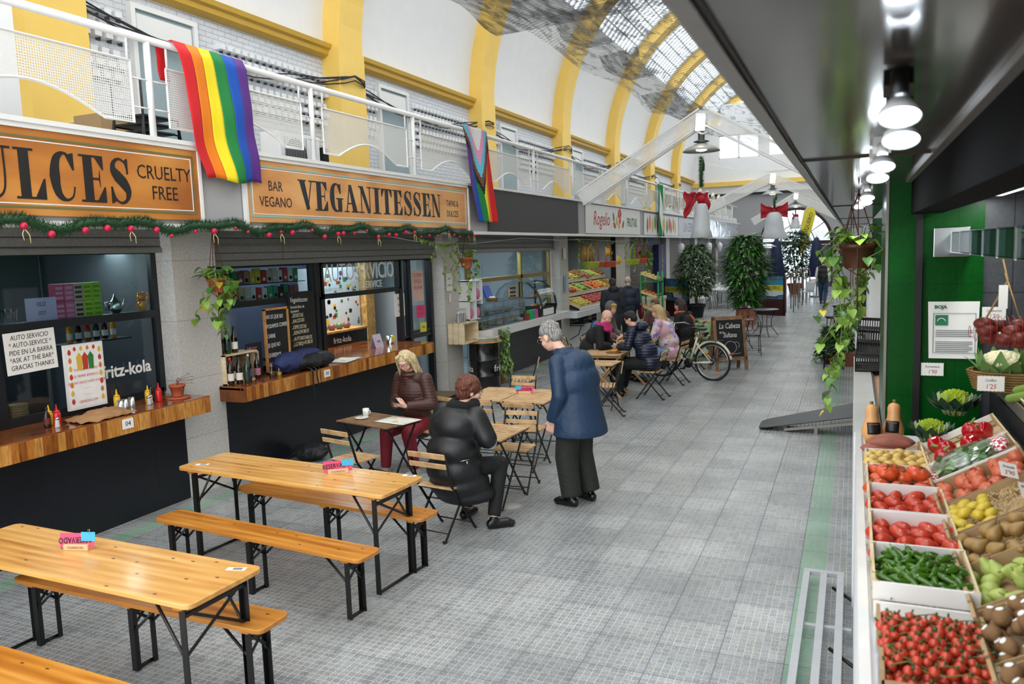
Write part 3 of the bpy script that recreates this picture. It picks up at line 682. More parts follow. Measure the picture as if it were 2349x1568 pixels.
for i,(x,y,z,lb) in enumerate(SPL):
    t=thing('spot_lamp',lb,'lamp',(x,y,z),rot=(-.42,0,0))
    m=MB(); m.lathe([(.041,0),(.038,.015),(.024,.035),(.017,.04)],20,(0,0,0),cap=False); sh=m.build('lamp_shade',lampw,t,solid=.002)
    m=MB(); m.ell((0,0,.004),(.038,.038,.006),16,6); m.build('bulb',bulb,sh)
    m=MB(); m.cyl((0,0,.05),.018,.06 if i<2 else .04); m.tube([(0,0,.08),(0,(CZ-z)*.42,(CZ-z))],.006,6); m.box(-.03,.03,CZ-z-.02,.03,.08,CZ-z+.02); m.build('stem',black_metal if i<2 else white_metal,t)
    spot_light((x,y,z-.012),3.6 if i<4 else 2.4,t,120)
t=thing('fluorescent_fixture','long white fluorescent tube fixture inside the dark vegetable stall','lamp',(.78,5.9,2.7))
m=MB(); m.box(-.06,-.75,.05,.06,.75,.1); m.build('housing',lampw,t,bevel=.01)
m=MB(); m.box(-.055,-.73,0,.055,.73,.05); m.build('diffuser',mt('lit_milky_diffuser','e8ecec',.4,var=0,emit=.7),t,bevel=.015); m=MB(); m.box(-.03,-.752,.0,.03,-.745,.07); m.build('end_cap',soot,t)
t.location=(.76,4.75,2.68); 
for yy in (-.5,.5):
    l=bpy.data.lights.new('tube_light','AREA'); l.shape='RECTANGLE'; l.size=.1; l.size_y=.6; l.energy=1.2; l.color=(.95,1,.98); o=bpy.data.objects.new('tube_light',l); COL.objects.link(o); o.parent=t; o.location=(0,yy,-.005)
t=thing('glass_hood_rail','long clear glass and steel rail box fixed to the green wall by a steel plate','rail',(.56,5.64,2.42))
m=MB(); m.box(-.1,-.03,-.09,.1,-.005,.09); m.build('wall_plate',chrome,t,bevel=.003)
m=MB()
for k in range(6):
    y0=-.03-k*.42; m.box(.0,y0-.4,-.06,.012,y0,.06); m.box(.1,y0-.4,-.06,.112,y0,.06); m.box(0,y0-.4,.055,.112,y0,.06)
m.build('glass_panel',glass('greenish_glass','a9c9c4',.5),t)
m=MB()
for k in range(7): y0=-.03-k*.42; m.box(-.004,y0-.02,-.065,.116,y0,.065)
m.box(0,-2.6,-.065,.112,-.03,-.055); m.build('steel_bracket',chrome,t)
# papers and price cards on the green wall
t=thing('notice_sheet','white printed notice with small green emblem pinned on the green wall','notice',(.55,5.64,1.9))
def A(m,x0,z0,x1,z1,y=5.640): m.box(x0,y-.003,z0,x1,y,z1)
m=MB(); m.add([(.44,5.638,2.05),(.725,5.638,2.05),(.715,5.638,1.69),(.45,5.638,1.69)],[(0,3,2,1)]); keep(m.build('sheet',paper,solid=.002),t)
m=MB(); A(m,.482,1.90,.552,1.965,5.635); keep(m.build('emblem',mt('emblem_green','1c7a4d',.6)),t)
m=MB(); m.tube([(.517+.022*math.cos(a),5.631,1.925+.02*math.sin(a)) for a in [PI*k/8 for k in range(9)]],.003,4); keep(m.build('emblem_arch',paper),t)
text('BOJA',(.51,5.634,2.015),.03,mt('notice_green','2b6b4b',.6),FY,t,bold=.001)
m=MB()
for k in range(12):
    if k in (4,5): continue
    A(m,.485,1.87-k*.012-.004,.69-.02*(k%3==2),1.87-k*.012,5.635)
for q in ((.47,1.975,.705,1.977),(.47,1.725,.705,1.727),(.47,1.725,.472,1.977),(.703,1.725,.705,1.977)): A(m,*q,5.635)
keep(m.build('printed_lines',mt('grey_print','6b7376',.7)),t)
rink=mt('red_marker','b03038',.7)
def price_card(nm,pr,x,z,y=5.63,w_=.13,h=.085,rot=0,lab=None,F=None,M4=None):
    lab=lab or 'white scalloped price card reading %s %s'%(nm,pr)
    t=thing('price_card',lab,'price card',(x,y,z)); t.rotation_euler=rot if isinstance(rot,(tuple,list)) else (0,rot,0)
    m=MB(); pts=[]; n=14
    for k in range(n): pts.append((-w_/2+w_*k/n,-h/2+(.003 if k%2 else 0)))
    for k in range(n): pts.append((w_/2-(.003 if k%2 else 0),-h/2+h*k/n))
    for k in range(n): pts.append((w_/2-w_*k/n,h/2-(.003 if k%2 else 0)))
    for k in range(n): pts.append((-w_/2+(.003 if k%2 else 0),h/2-h*k/n))
    m.prism(pts,0,.0015,T=FY); m.build('card',paper,t)
    for s_,zz,sz,mm in ((nm,h*.2,h*.24,ink),(pr,-h*.2,h*.42,rink)):
        me=txt_mesh(s_,sz,.0005,shear=.15,m=mm); o=bpy.data.objects.new('lettering',me); COL.objects.link(o); o.parent=t; o.matrix_local=Matrix.Translation((0,-.0018,zz))@FY@Matrix.Diagonal((.85,1,1,1))
    return t
price_card('Calabacines',"1'50",.80,1.975); price_card('Lombarda',"1'50",.805,1.865,rot=.12); price_card('Romanesco',"1'90",.472,1.62)
t=price_card('Coliflor',"1'25",.792,1.585,y=5.05); t.location=(.69,4.88,1.66)
# ---------------------------------------------------------------- stand, crates
crate_w=wood('pale_poplar_crate_wood','cdb58c','dcc8a2','e8d8b8',(1.5,1.5,6),.6,False); crate_p=mt('white_printed_crate_paper','e9e6e2',.55,var=.06)
cardb=mt('brown_cardboard','a88a63',.8,var=.1); cardg=mt('grey_printed_cardboard','8b8b90',.6,var=.15); blackb=mt('black_tray_plastic','141416',.4)
m=MB(); m.box(.03,1.2,0,.06,5.55,1.2); m.box(.06,1.2,1.05,.42,5.55,1.2); m.cur=1; m.box(.03,1.2,1.2,.062,5.5,1.225)
m.cur=2; m.add([(.40,1.2,1.2),(.80,1.2,1.43),(.80,1.2,1.41),(.40,1.2,1.18),(.40,5.2,1.2),(.80,5.2,1.43),(.80,5.2,1.41),(.40,5.2,1.18)],[(0,1,5,4),(3,7,6,2),(0,3,2,1),(4,5,6,7)])
m.box(.42,1.2,0,.46,5.55,1.18); m.box(.78,1.2,0,.8,5.55,1.52)
m.add([(.80,1.2,1.52),(1.25,1.2,1.78),(1.25,1.2,1.74),(.80,1.2,1.48),(.80,5.5,1.52),(1.25,5.5,1.78),(1.25,5.5,1.74),(.80,5.5,1.48)],[(0,1,5,4),(3,7,6,2),(0,3,2,1),(4,5,6,7)])
m.cur=3; m.bar((.79,1.2,1.56),(.79,5.3,1.56),.012,.06)
o=m.build('produce_stand',[white_paint,marble,soot,alum],label='long white stepped produce stand carrying the crates of vegetables in front of the green wall',cat='stand')
TL=rad(30)
def crate(label,x,y,w_,d,h=.085,z=1.2,tilt=False,kind='wood',sc=1):
    """open crate; x,y = lower left near corner; w_ across, d along the aisle"""
    t=thing('produce_crate',label,'crate',(x,y,z)); 
    if tilt: t.rotation_euler=(0,-TL,0)
    th=.008; a,b_=(crate_w,crate_p) if kind=='wood' else ((cardb,cardg) if kind=='card' else (blackb,blackb))
    m=MB(); m.box(0,0,0,w_,d,.006); m.build('base',a,t)
    for y0 in (0,d-th):
        m=MB()
        if kind=='wood':
            m.box(0,y0,.012,w_,y0+th,h*.47); m.box(0,y0,h*.53,w_,y0+th,h)
            for xx in (0,w_-.02): m.prism([(xx,y0),(xx+.02,y0),(xx,y0+.02 if y0==0 else y0-.02+th)],0,h+.004)
            m.cur=1; m.box(-.001,y0-.001,h*.53,w_+.001,y0+th+.001,h+.002)
        else: m.box(0,y0,0,w_,y0+th*.6,h)
        m.build('end_board',[a,b_],t)
    for x0 in (0,w_-th):
        m=MB()
        if kind=='card':
            m.box(x0,0,0,x0+.005,d,h*.62); m.box(x0-.004,0,h*.3,x0+.007,d*.3,h+.03); m.box(x0-.004,d*.7,h*.3,x0+.007,d,h+.03)
            m.cur=1; m.box(x0-.006,.002,h*.35,x0-.004,d*.28,h+.028)
        else: m.box(x0,0,.012,x0+th,d,h*.5); m.box(x0,0,h*.56,x0+th,d,h)
        m.build('side_board',[a,b_],t)
    return t
# produce prototypes (meshes are shared by the copies)
def produce(nm,m,mats): return m.mesh(nm,mats)
def skin(nm,c,r=.3,var=.15,sc=18,**k): return mt(nm,c,r,var=var,sc=sc,**k)
tomR=skin('tomato_red','c0402a',.25,.3,14); tomO=skin('orange_red_tomato','d5562c',.25,.3,12); calG=skin('calyx_green','3c5a22',.6)
def lob(n,a): return lambda d: 1+a*math.cos(n*math.atan2(d.y,d.x))*(1-abs(d.z))
def m_beef():
    m=MB(); m.ell((0,0,.034),(.052,.052,.034),24,12,fn=lambda d:(1+.05*math.cos(6*math.atan2(d.y,d.x)))*(1-.18*max(0,d.z)**8)); return m
def calyx(r,z,n=6,L=.02):
    m=MB()
    for k in range(n):
        a=2*PI*k/n; m.add([(0,0,z),(r*math.cos(a-.3),r*math.sin(a-.3),z+.002),(L*math.cos(a),L*math.sin(a),z+.004),(r*math.cos(a+.3),r*math.sin(a+.3),z+.002)],[(0,1,2,3)])
    m.cyl((0,0,z),.003,.01,6); return m
P={}
P['beef']=(m_beef().mesh('tomato',tomO),calyx(.008,.062,7,.022).mesh('calyx',calG))
m=MB(); m.ell((0,0,.026),(.027,.042,.027),18,12,fn=lambda d:1+.06*d.y); P['roma']=(m.mesh('roma_tomato',tomR),None)
m=MB(); m.ell((0,0,.022),(.026,.034,.022),16,10,fn=lambda d:1+.08*noise.noise(d*1.7)); P['potato']=(m.mesh('potato',skin('potato_skin','dcb968',.5,.2,9,bump=.1)),None)
def spindle(L,R_,n=14,bend=.15,seed=1,tip=.15):
    pts=[];rr=[]
    for k in range(n+1):
        t=k/n; pts.append(((t-.5)*L,bend*L*math.sin(PI*t)+.004*math.sin(t*9+seed),R_)); rr.append(max(.0015,R_*(tip+(1-tip)*math.sin(PI*min(1,max(0,t)))**.62)))
    rr[0]*=.3; rr[-1]*=.3; return pts,rr
m=MB(); p_,r_=spindle(.22,.034,bend=.08); m.tube(p_,r_,14); P['sweet']=(m.mesh('sweet_potato',skin('sweet_potato_skin','9a5a48',.65,.3,25,bump=.25)),None)
m=MB(); m.ell((0,0,.038),(.04,.04,.038),18,12); m.lathe([(.012,0),(.006,.008),(.011,.018)],8,(0,0,.072),cap=False); P['pomegranate']=(m.mesh('pomegranate',skin('pomegranate_skin','cf6a4a',.35,.35,10)),None)
m=MB(); m.ell((0,0,.028),(.03,.04,.028),16,10,fn=lambda d:1+.12*max(0,d.y)**3); P['lemon']=(m.mesh('quince',skin('yellow_quince_skin','cdb234',.4,.25,12)),None)
def pearm(nm,c,c2=None,L=.085):
    m=MB(); m.lathe([(0.004,0),(.02,.002),(.031,.018),(.033,.032),(.026,.052),(.016,.068),(.010,.08),(.002,.086)],16,(0,0,0)); 
    s_=MB(); s_.tube([(0,0,.083),(.004,0,.095),(.008,0,.105)],.0016,5); return (m.mesh(nm,skin(nm+'_skin',c,.45,.45,22,bump=.05)),s_.mesh('stem',brown))
P['pear']=pearm('green_pear','a9b85c'); P['cpear']=pearm('russet_pear','9c7a42')
m=MB(); m.ell((0,0,.025),(.026,.035,.025),16,10); s_=MB(); s_.ell((0,.004,.0495),(.012,.010,.0015),10,4); P['kiwi']=(m.mesh('kiwi',skin('fuzzy_kiwi_skin','7d5c38',.8,.25,60,bump=.3)),s_.mesh('sticker',paper))
def bellp():
    m=MB(); m.ell((0,0,.045),(.042,.042,.05),24,14,fn=lambda d:(1+.09*math.cos(4*math.atan2(d.y,d.x))*(1-abs(d.z)**3))*(1-.22*max(0,d.z)**10)); return m
st=MB(); st.tube([(0,0,.078),(0,0,.095),(.012,0,.115)],[.012,.006,.005],8); P['bell']=(bellp().mesh('red_pepper',skin('red_pepper_skin','b01018',.12,.2,6,coat=.4)),st.mesh('stem',skin('pepper_stem_green','6f9440',.5)))
m=MB(); m.tube([(-.04,0,.01),(-.02,.004,.011),(0,.006,.011),(.02,.003,.01),(.035,-.004,.009)],[.009,.0125,.011,.008,.002],9); st=MB(); st.tube([(-.04,0,.01),(-.05,-.003,.012),(-.06,-.003,.015)],[.005,.0025,.002],6); P['padron']=(m.mesh('green_chilli_pepper',skin('green_chilli_skin','3c6614',.2,.4,20)),st.mesh('stem',skin('pepper_stem_green','6f9440',.5)))
m=MB(); m.ell((0,0,.014),(.0145,.0145,.014),14,8); P['cherry']=(m.mesh('cherry_tomato',tomR),calyx(.003,.028,5,.012).mesh('calyx',calG))
m=MB(); m.ell((0,0,.04),(.036,.045,.038),16,10,fn=lambda d:1+.06*d.x); P['mango']=(m.mesh('mango',skin('mango_skin','c4542a',.3,.6,7)),None)
m=MB(); m.ell((0,0,.035),(.037,.037,.034),16,10); P['gapple']=(m.mesh('green_apple',skin('green_apple_skin','8cb83a',.25,.15)),None)
m=MB(); m.ell((0,0,.035),(.037,.037,.034),12,8); P['orange']=(m.mesh('orange',skin('orange_peel','e07c1c',.4,.1)),None)
P['rapple']=(m.mesh('red_apple',skin('red_apple_skin','b3302a',.3,.3,8)),None); P['yapple']=(m.mesh('yellow_apple',skin('yellow_apple_skin','d6c04a',.3,.2,8)),None)
def put(kind,label,cat,group,T,loc,rot=(0,0,0),sc=1,name=None,part=True):
    """one piece of produce, placed in the frame of its crate"""
    a,b_=P[kind]; M_=T@Matrix.Translation(loc)@Euler(rot).to_matrix().to_4x4()
    o=bpy.data.objects.new(name or a.name,a); COL.objects.link(o); l,q,_=M_.decompose(); o.location=l; o.rotation_euler=q.to_euler(); o.scale=(sc,)*3 if isinstance(sc,(int,float)) else sc
    tag(o,label,cat,group)
    if b_ and part: c=bpy.data.objects.new('stem' if 'stem' in b_.name else b_.name.split('.')[0],b_); COL.objects.link(c); c.parent=o
    return o
def fill(kind,t,w_,d,nx,ny,label,cat,group,z=.03,sc=1,rr=.5,tiltr=.5,mound=.02,layers=1,seed=0,rot0=0,part=True,x0=.0,y0=0.,skip=0):
    random.seed(seed); T=t.matrix_basis.copy()
    for L in range(layers):
        for j in range(ny-(L>0)):
            for i in range(nx-(L>0)):
                if skip and random.random()<skip: continue
                fx=(i+.5+(.5 if (j+L)%2 else 0)*.6-.15+random.uniform(-.1,.1))/(nx-(L>0)); fy=(j+.5+random.uniform(-.12,.12)+(0.5*(L>0)))/(ny)
                fx=min(max(fx,.5/nx),1-.5/nx); zz=z+L*.03+mound*math.sin(PI*fx)*math.sin(PI*fy)
                put(kind,label,cat,group,T,(x0+fx*(w_-x0),y0+fy*(d-y0),zz),(random.uniform(-tiltr,tiltr),random.uniform(-tiltr,tiltr),rot0+random.uniform(-rr,rr)*PI),sc*random.uniform(.9,1.08),part=part)
CX0=.075;CW=.31
YB=[4.80,4.41,4.0,3.58,3.17,2.77]
def c1c(lab,y1,y0,**k): return crate(lab,CX0,y0+.006,CW,y1-y0-.012,**k)
t=c1c('pale wooden crate of yellow potatoes, near end of it by the big tomatoes',4.8,4.41); fill('potato',t,CW,.38,6,6,'yellow potato in the crate between sweet potatoes and big tomatoes','potato','yellow potatoes',z=.025,layers=2,seed=1,sc=.95)
t=c1c('white-edged crate of large ribbed orange-red tomatoes',4.41,4.0,h=.1); fill('beef',t,CW,.4,3,3,'large ribbed orange-red tomato with green calyx','tomato','large ribbed tomatoes',z=.03,seed=2,sc=1.05,tiltr=.35,mound=.03)
for k in range(2): put('beef','large ribbed orange-red tomato with green calyx','tomato','large ribbed tomatoes',t.matrix_basis,(.09+.13*k,.2,.085),(.3,.1,k),1.05)
t=c1c('white-edged crate of plum tomatoes behind the other plum tomato crate',4.0,3.58,h=.115); fill('roma',t,CW,.4,5,4,'plum tomato in the farther of two plum tomato crates','tomato','plum tomatoes, farther crate',z=.02,seed=3,layers=2,sc=1.08,mound=.01,y0=.03,tiltr=.4,rr=.4)
t=c1c('white-edged crate of plum tomatoes next to the green chilli peppers',3.58,3.17,h=.115); fill('roma',t,CW,.4,5,4,'plum tomato in the crate beside the green peppers','tomato','plum tomatoes, nearer crate',z=.02,seed=4,layers=2,sc=1.08,mound=.01,y0=.03,tiltr=.4,rr=.4)
t=c1c('white-edged crate heaped with small green frying peppers',3.17,2.77,h=.125); fill('padron',t,CW-.03,.36,8,10,'small green frying pepper in the crate behind the cherry tomatoes','pepper','green frying peppers',z=.035,x0=.035,y0=.03,seed=5,layers=3,sc=1.05,rr=1,tiltr=.5,mound=.03)
# cardboard tray of cherry tomatoes on the vine
t=crate('cardboard tray of cherry tomatoes on the vine, nearest tray',CX0+.01,2.22,.29,.42,.07,1.21,kind='card'); fill('cherry',t,.28,.4,9,11,'cherry tomato on the vine in the nearest cardboard tray','tomato','cherry tomatoes on the vine',z=.045,seed=6,layers=2,sc=1.05,tiltr=.6,mound=.02)
m=MB(); random.seed(8)
for k in range(10):
    y=.03+k*.038; m.tube([(.02+j*.045,y+.015*math.sin(j*1.3+k),.1+.012*math.sin(j*2+k)) for j in range(7)],.002,5)
    for j in range(6):
        x=.03+j*.045; m.tube([(x,y,.1),(x+.008,y+.014,.098),(x+.01,y+.02,.092)],.0012,4)
o=m.build('tomato_vine',skin('vine_green','5a6a2c',.6)); o.location=t.location; tag(o,'green branching vine stalks among the cherry tomatoes in the nearest tray','vine')
m=MB(); m.box(0,0,0,.33,.012,.17)
o=m.build('white_box_end',[crate_p],loc=(CX0+.0,2.745,1.1),label=None); 
mu=text('BAKE',(.36,2.742,1.2),.028,ink,FY,o); tag(o,'white printed carton end with black lettering below the green pepper crate','carton')
# mushroom punnets in the very front
random.seed(9)
for q,(x,y,lb) in enumerate(((.13,1.98,'film-wrapped white mushroom punnet nearest the aisle at the bottom edge'),(.29,1.95,'film-wrapped white mushroom punnet to the right of the first one'))):
    t=thing('mushroom_punnet',lb,'punnet',(x,y,1.27),group=None); m=MB(); m.prism([(-.07,-.06),(.07,-.06),(.085,-.045),(.085,.07),(.07,.085),(-.07,.085),(-.085,.07),(-.085,-.045)],0,.05); m.build('tray',mt('grey_punnet','c9cdd0',.4),t,bevel=.008)
    m=MB(); 
    for k in range(26): m.ell((random.uniform(-.065,.065),random.uniform(-.045,.07),.05),(.014,.014,.011),8,5)
    m.build('mushrooms',mt('white_mushroom','e9e2d6',.6),t); m=MB(); m.box(-.035,-.045,.062,.03,.01,.064); m.build('paper_label',paper,t)
# sweet potatoes, squash
random.seed(11)
for k in range(7):
    put('sweet','reddish-brown sweet potato in the heap beside the butternut squashes','sweet potato','sweet potatoes',Matrix(),(.16+.02*(k%3)+.03*(k//3),4.88+.045*(k%4),1.23+.035*(k//4)),(0,0,random.uniform(-.25,.25)),1.)
t=crate('low crate under the sweet potatoes at the far end of the front row',CX0,4.82,CW,.36,.05)
def butternut(lab,loc,rz,lean):
    t=thing('butternut_squash',lab,'squash',loc,rot=(lean,0,rz))
    m=MB(); m.lathe([(.01,0),(.04,.004),(.058,.035),(.06,.065),(.05,.1),(.038,.13),(.036,.16),(.037,.19),(.03,.21),(.01,.222)],22); m.build('body',skin('butternut_skin','d9a267',.4,.1,8),t)
    m=MB(); m.cyl((0,0,.218),.009,.022,7,.011); m.build('stem',skin('dry_squash_stem','7a6338',.7),t)
    m=MB(); 
    m.sheet(lambda u,v:(.0605*math.sin((u-.5)*1.3)*(1-.0*v),-.0615*math.cos((u-.5)*1.3)*(1-.22*v*v),.045+v*.07),8,6); m.build('sticker',mt('black_sticker','111111',.4),t,solid=.001)
    m=MB(); m.sheet(lambda u,v:(.061*math.sin((u-.5)*.9),-.0625*math.cos((u-.5)*.9)*(1-.25*.7),.095+v*.01),6,2); m.build('sticker_band',orgp,t,solid=.002)
butternut('butternut squash with black sticker nearest the aisle by the green wall',(.12,5.12,1.25),.2,-.15); butternut('butternut squash with black sticker between the first squash and the romanesco',(.235,5.2,1.25),-.2,-.12)
# leaf helper
def leaf(m,base,dirv,L,W,up=(0,0,1),fold=.25,curl=.3,n=4):
    d=Vector(dirv).normalized(); s_=d.cross(Vector(up)); s_=s_.normalized() if s_.length>1e-4 else Vector((1,0,0)); u=s_.cross(d); b=Vector(base); vs=[]
    for i in range(n+1):
        t=i/n; w_=W*math.sin(PI*min(.98,t**.75+.02))*.5; c=b+d*(L*t)-u*(curl*L*t*t); vs+=[c+s_*w_+u*fold*w_,c,c-s_*w_+u*fold*w_]
    fs=[]
    for i in range(n): a=i*3; fs+=[(a,a+1,a+4,a+3),(a+1,a+2,a+5,a+4)]
    return m.add(vs,fs,True)
def romanesco(lab,loc,rz,sc=1):
    t=thing('romanesco',lab,'romanesco',loc,rz); t.scale=(sc,)*3; m=MB(); ga=2.39996
    for k in range(90):
        th=math.sqrt(k/90)*1.35; ph=k*ga; d=Vector((math.sin(th)*math.cos(ph),math.sin(th)*math.sin(ph),math.cos(th))); c=Vector((0,0,.05))+Vector((d.x*.06,d.y*.06,d.z*.065)); r=.012+.004*th
        q=d.to_track_quat('Z','Y').to_matrix().to_4x4(); T=Matrix.Translation(c)@q
        for s2 in range(7):
            a2=s2*ga; rr=r*.8*math.sqrt(s2/7); m.lathe([(r*.42,0),(r*.3,r*.5),(.0005,r*1.0)],6,T=T@Matrix.Translation((rr*math.cos(a2),rr*math.sin(a2),(r-rr)*.7)),cap=False)
    m.ell((0,0,.045),(.06,.06,.06),14,8); m.build('head',skin('romanesco_lime','a9bd2c',.6,.2,30),t)
    m=MB(); s_=MB(); random.seed(int(loc[1]*100))
    for k in range(13):
        a=2*PI*k/13+random.uniform(-.1,.1); d=Vector((math.cos(a),math.sin(a),random.uniform(1.,2.4))); s_.tube([(.045*math.cos(a),.045*math.sin(a),.0),(.07*math.cos(a),.07*math.sin(a),.05),(.085*math.cos(a),.085*math.sin(a),.11)],[.009,.007,.004],7)
        leaf(m,(.06*math.cos(a),.06*math.sin(a),.02),d,.11,.085,up=(math.cos(a),math.sin(a),.2),curl=-.15)
    m.build('leaves',skin('dark_brassica_leaf','2f4a33',.5,.3),t); s_.build('stalks',skin('pale_stalk','9cb083',.5),t)
romanesco('lime green romanesco with dark leaves beside the squashes',(.42,4.98,1.3),.3); romanesco('lime green romanesco with dark leaves, behind the red peppers',(.56,5.22,1.42),1.2,1.1)
def straw(lab,t,w_,d,z,n=220,seed=1):
    random.seed(seed); m=MB(); T=t.matrix_basis.copy()
    for k in range(n):
        x,y=random.uniform(.01,w_-.01),random.uniform(.01,d-.01); a=random.uniform(0,6.28); L=random.uniform(.02,.05); zz=z+random.uniform(0,.02); b_=random.uniform(-.02,.02)
        m.tube([(x,y,zz),(x+L*.5*math.cos(a)-b_*math.sin(a),y+L*.5*math.sin(a)+b_*math.cos(a),zz+.012),(x+L*math.cos(a),y+L*math.sin(a),zz+random.uniform(-.01,.01))],.0011,3,cap=False)
    o=m.build('wood_wool',mt('straw_wood_wool','d8bf8a',.7),label=lab,cat='packing straw'); o['kind']='stuff'; o.matrix_basis=T
def bx2(lab,y1,y0,kind='card',h=.07): return crate(lab,.395,y0+.005,.4,y1-y0-.01,h,1.235,True,kind)
t=bx2('white wooden crate of red bell peppers in front of the romanesco',4.9,4.45,'wood'); 
for k,(x,y,a,b_) in enumerate(((.06,.1,.6,.4),(.15,.22,-.7,2),(.25,.12,.8,3.3),(.33,.27,.5,5),(.08,.33,-.4,1),(.24,.34,.3,.2))): put('bell','glossy red bell pepper with green stem in the white crate','pepper','red bell peppers',t.matrix_basis,(x,y,.02),(a,.5,b_),1.05)
t=bx2('wooden crate holding the bagged green salad',4.44,4.14,'wood')
t2=thing('salad_bag','clear bag of green salad leaves with red chequered ends','bag',t.location,rot=t.rotation_euler)
m=MB(); random.seed(3)
for k in range(70): leaf(m,(random.uniform(.04,.32),random.uniform(.05,.24),random.uniform(.05,.09)),(random.uniform(-1,1),random.uniform(-1,1),random.uniform(-.1,.4)),.06,.035)
m.build('salad_leaves',skin('salad_green','8bb07a',.5,.3),t2); m=MB(); m.ell((.18,.15,.075),(.17,.13,.05),24,10,fn=lambda d:1+.06*noise.noise(d*4)); m.build('clear_film',glass('crinkled_film','f4fbf4',.5,.12),t2)
chk=NT('red_white_check'); kk=chk.n('ShaderNodeTexChecker',i_Scale=60.); kk.inputs[1].default_value=lin('b02030'); kk.inputs[2].default_value=lin('ece6e4'); chk.l(chk.coord(),kk.inputs[0]); chk.l(kk.outputs[0],chk.b.inputs['Base Color'])
m=MB(); m.ell((.335,.15,.075),(.045,.1,.035),14,8); m.build('bag_end',chk.m,t2); m=MB(); m.ell((.02,.15,.06),(.03,.09,.02),14,8); m.build('bag_end',chk.m,t2)
t=bx2('cardboard box of pink pomegranates',4.13,3.78); fill('pomegranate',t,.38,.33,5,4,'pinkish orange pomegranate in the cardboard box','pomegranate','pomegranates',z=.02,seed=12,tiltr=.9,sc=.84)
t=bx2('cardboard box with yellow quinces on straw',3.77,3.40); fill('lemon',t,.2,.35,3,5,'knobbly yellow quince lying on straw','quince','yellow quinces',z=.025,seed=13,sc=.8); straw('curly pale packing straw in the box with the quinces',t,.39,.36,.03,420,2)
t=bx2('cardboard box of russet pears on straw',3.39,3.09); fill('cpear',t,.38,.29,5,4,'long russet brown pear on straw','pear','russet pears',z=.05,seed=14,tiltr=.3,rot0=1.2,sc=.85); straw('curly packing straw beneath the russet pears',t,.39,.29,.02,200,3)
for o in [o for o in COL.objects if o.name.startswith('russet_pear')]: o.rotation_euler.rotate_axis('X',1.35)
t=bx2('cardboard box of pale green pears',3.08,2.72); fill('pear',t,.38,.34,6,5,'pale green pear in the cardboard box','pear','green pears',z=.015,seed=15,tiltr=1.2,sc=.85)
t=bx2('cardboard box of brown kiwis next to the green peppers',2.71,2.36); fill('kiwi',t,.38,.34,5,5,'brown kiwi in the box next to the green frying peppers','kiwi','kiwis, farther box',z=.02,seed=16,layers=2,tiltr=.3,rr=.15)
t=bx2('cardboard box of brown kiwis nearest the bottom right corner',2.35,1.95); fill('kiwi',t,.38,.38,5,5,'brown kiwi in the box at the bottom right corner','kiwi','kiwis, nearest box',z=.02,seed=17,layers=2,tiltr=.3,rr=.3,sc=1.05)
for nm,pr,x,y,z,rz in (('Granada',"3'90",.60,3.72,1.49,.35),('Membrillo',"2'95",.62,3.42,1.49,.45),('Conferencia',"2'50",.62,2.92,1.49,.4)):
    price_card(nm,pr,x,y=y,z=z,rot=(-.75,.25,rz),w_=.075,h=.07)
# third row: mangoes, apples, carrots, cucumbers, celery, cauliflower basket
def bx3(lab,y1,y0,kind='card'): return crate(lab,.83,y0,.4,y1-y0-.01,.06,1.56,True,kind)
t=bx3('cardboard box of red and yellow mangoes',3.75,3.45); fill('mango',t,.38,.29,4,3,'red and yellow mango at the right edge','mango','mangoes',z=.02,seed=18)
t=bx3('cardboard box of green apples at the right edge',3.44,3.1); fill('gapple',t,.38,.32,4,4,'green apple in the box at the right edge','apple','green apples',z=.02,seed=19)
t=bx3('shallow white wooden crate of carrots and cucumbers',4.9,4.2,'wood'); T3=t.matrix_basis.copy()
m=MB(); m.tube([(0,-.11,0),(0,-.05,.002),(.004,.03,.003),(.008,.11,0)],[.002,.009,.015,.017],12); carm=m.mesh('carrot',skin('carrot_orange','d8641c',.5,.15,30)); P['carrot']=(carm,None)
for k in range(6): put('carrot','orange carrot lying beside the dark cucumbers','carrot','carrots',T3,(.05+.035*k,.12+.03*(k%2),.05+.01*(k%3)),(0,.1,.9+.12*k),1.05)
m=MB(); m.tube([(0,-.14,0),(0,-.12,0),(0,0,.006),(0,.12,0),(0,.14,0)],[.006,.019,.023,.02,.006],14); P['cucumber']=(m.mesh('cucumber',skin('cucumber_green','1d3320',.3,.2,20)),None); P['courgette']=(m.mesh('courgette',skin('courgette_green','7d9a45',.3,.25,25)),None)
for k in range(4): put('cucumber','dark green cucumber above the carrots','cucumber','cucumbers',T3,(.13+.05*k,.33+.02*k,.05+.02*(k%2)),(0,0,.75),1.2)
for k in range(5): put('courgette','light green courgette in front of the wicker basket','courgette','courgettes',T3,(.06+.06*k,.5+.02*(k%3),.05+.02*(k%2)),(.1,0,.8+.1*k),1.15)
t=thing('leek_bag','film bag of green leeks with black and gold label, right edge','bag',(1.0,4.05,1.7),rot=(0,-TL,.5))
m=MB()
for k in range(6): m.tube([(-.2,-.05+.02*k,.01*(k%2)),(0,-.05+.02*k,.012),(.25,-.06+.025*k,.01)],[.012,.012,.009],8)
m.build('leeks',skin('leek_green','a9bf78',.4,.3,20),t); m=MB(); m.ell((0,0,.008),(.25,.085,.03),20,8); m.build('film',glass('crinkled_film'),t); m=MB(); m.box(-.23,-.07,.025,-.12,.07,.033); m.build('label_band',blackb,t); m=MB(); m.tube([(-.17+.03*math.cos(a),.03*math.sin(a),.035) for a in [2*PI*k/16 for k in range(16)]],.003,4,closed=True); m.build('gold_ring',brass,t)
wick=mt('wicker_brown','8b6a3c',.6,var=.3,sc=40)
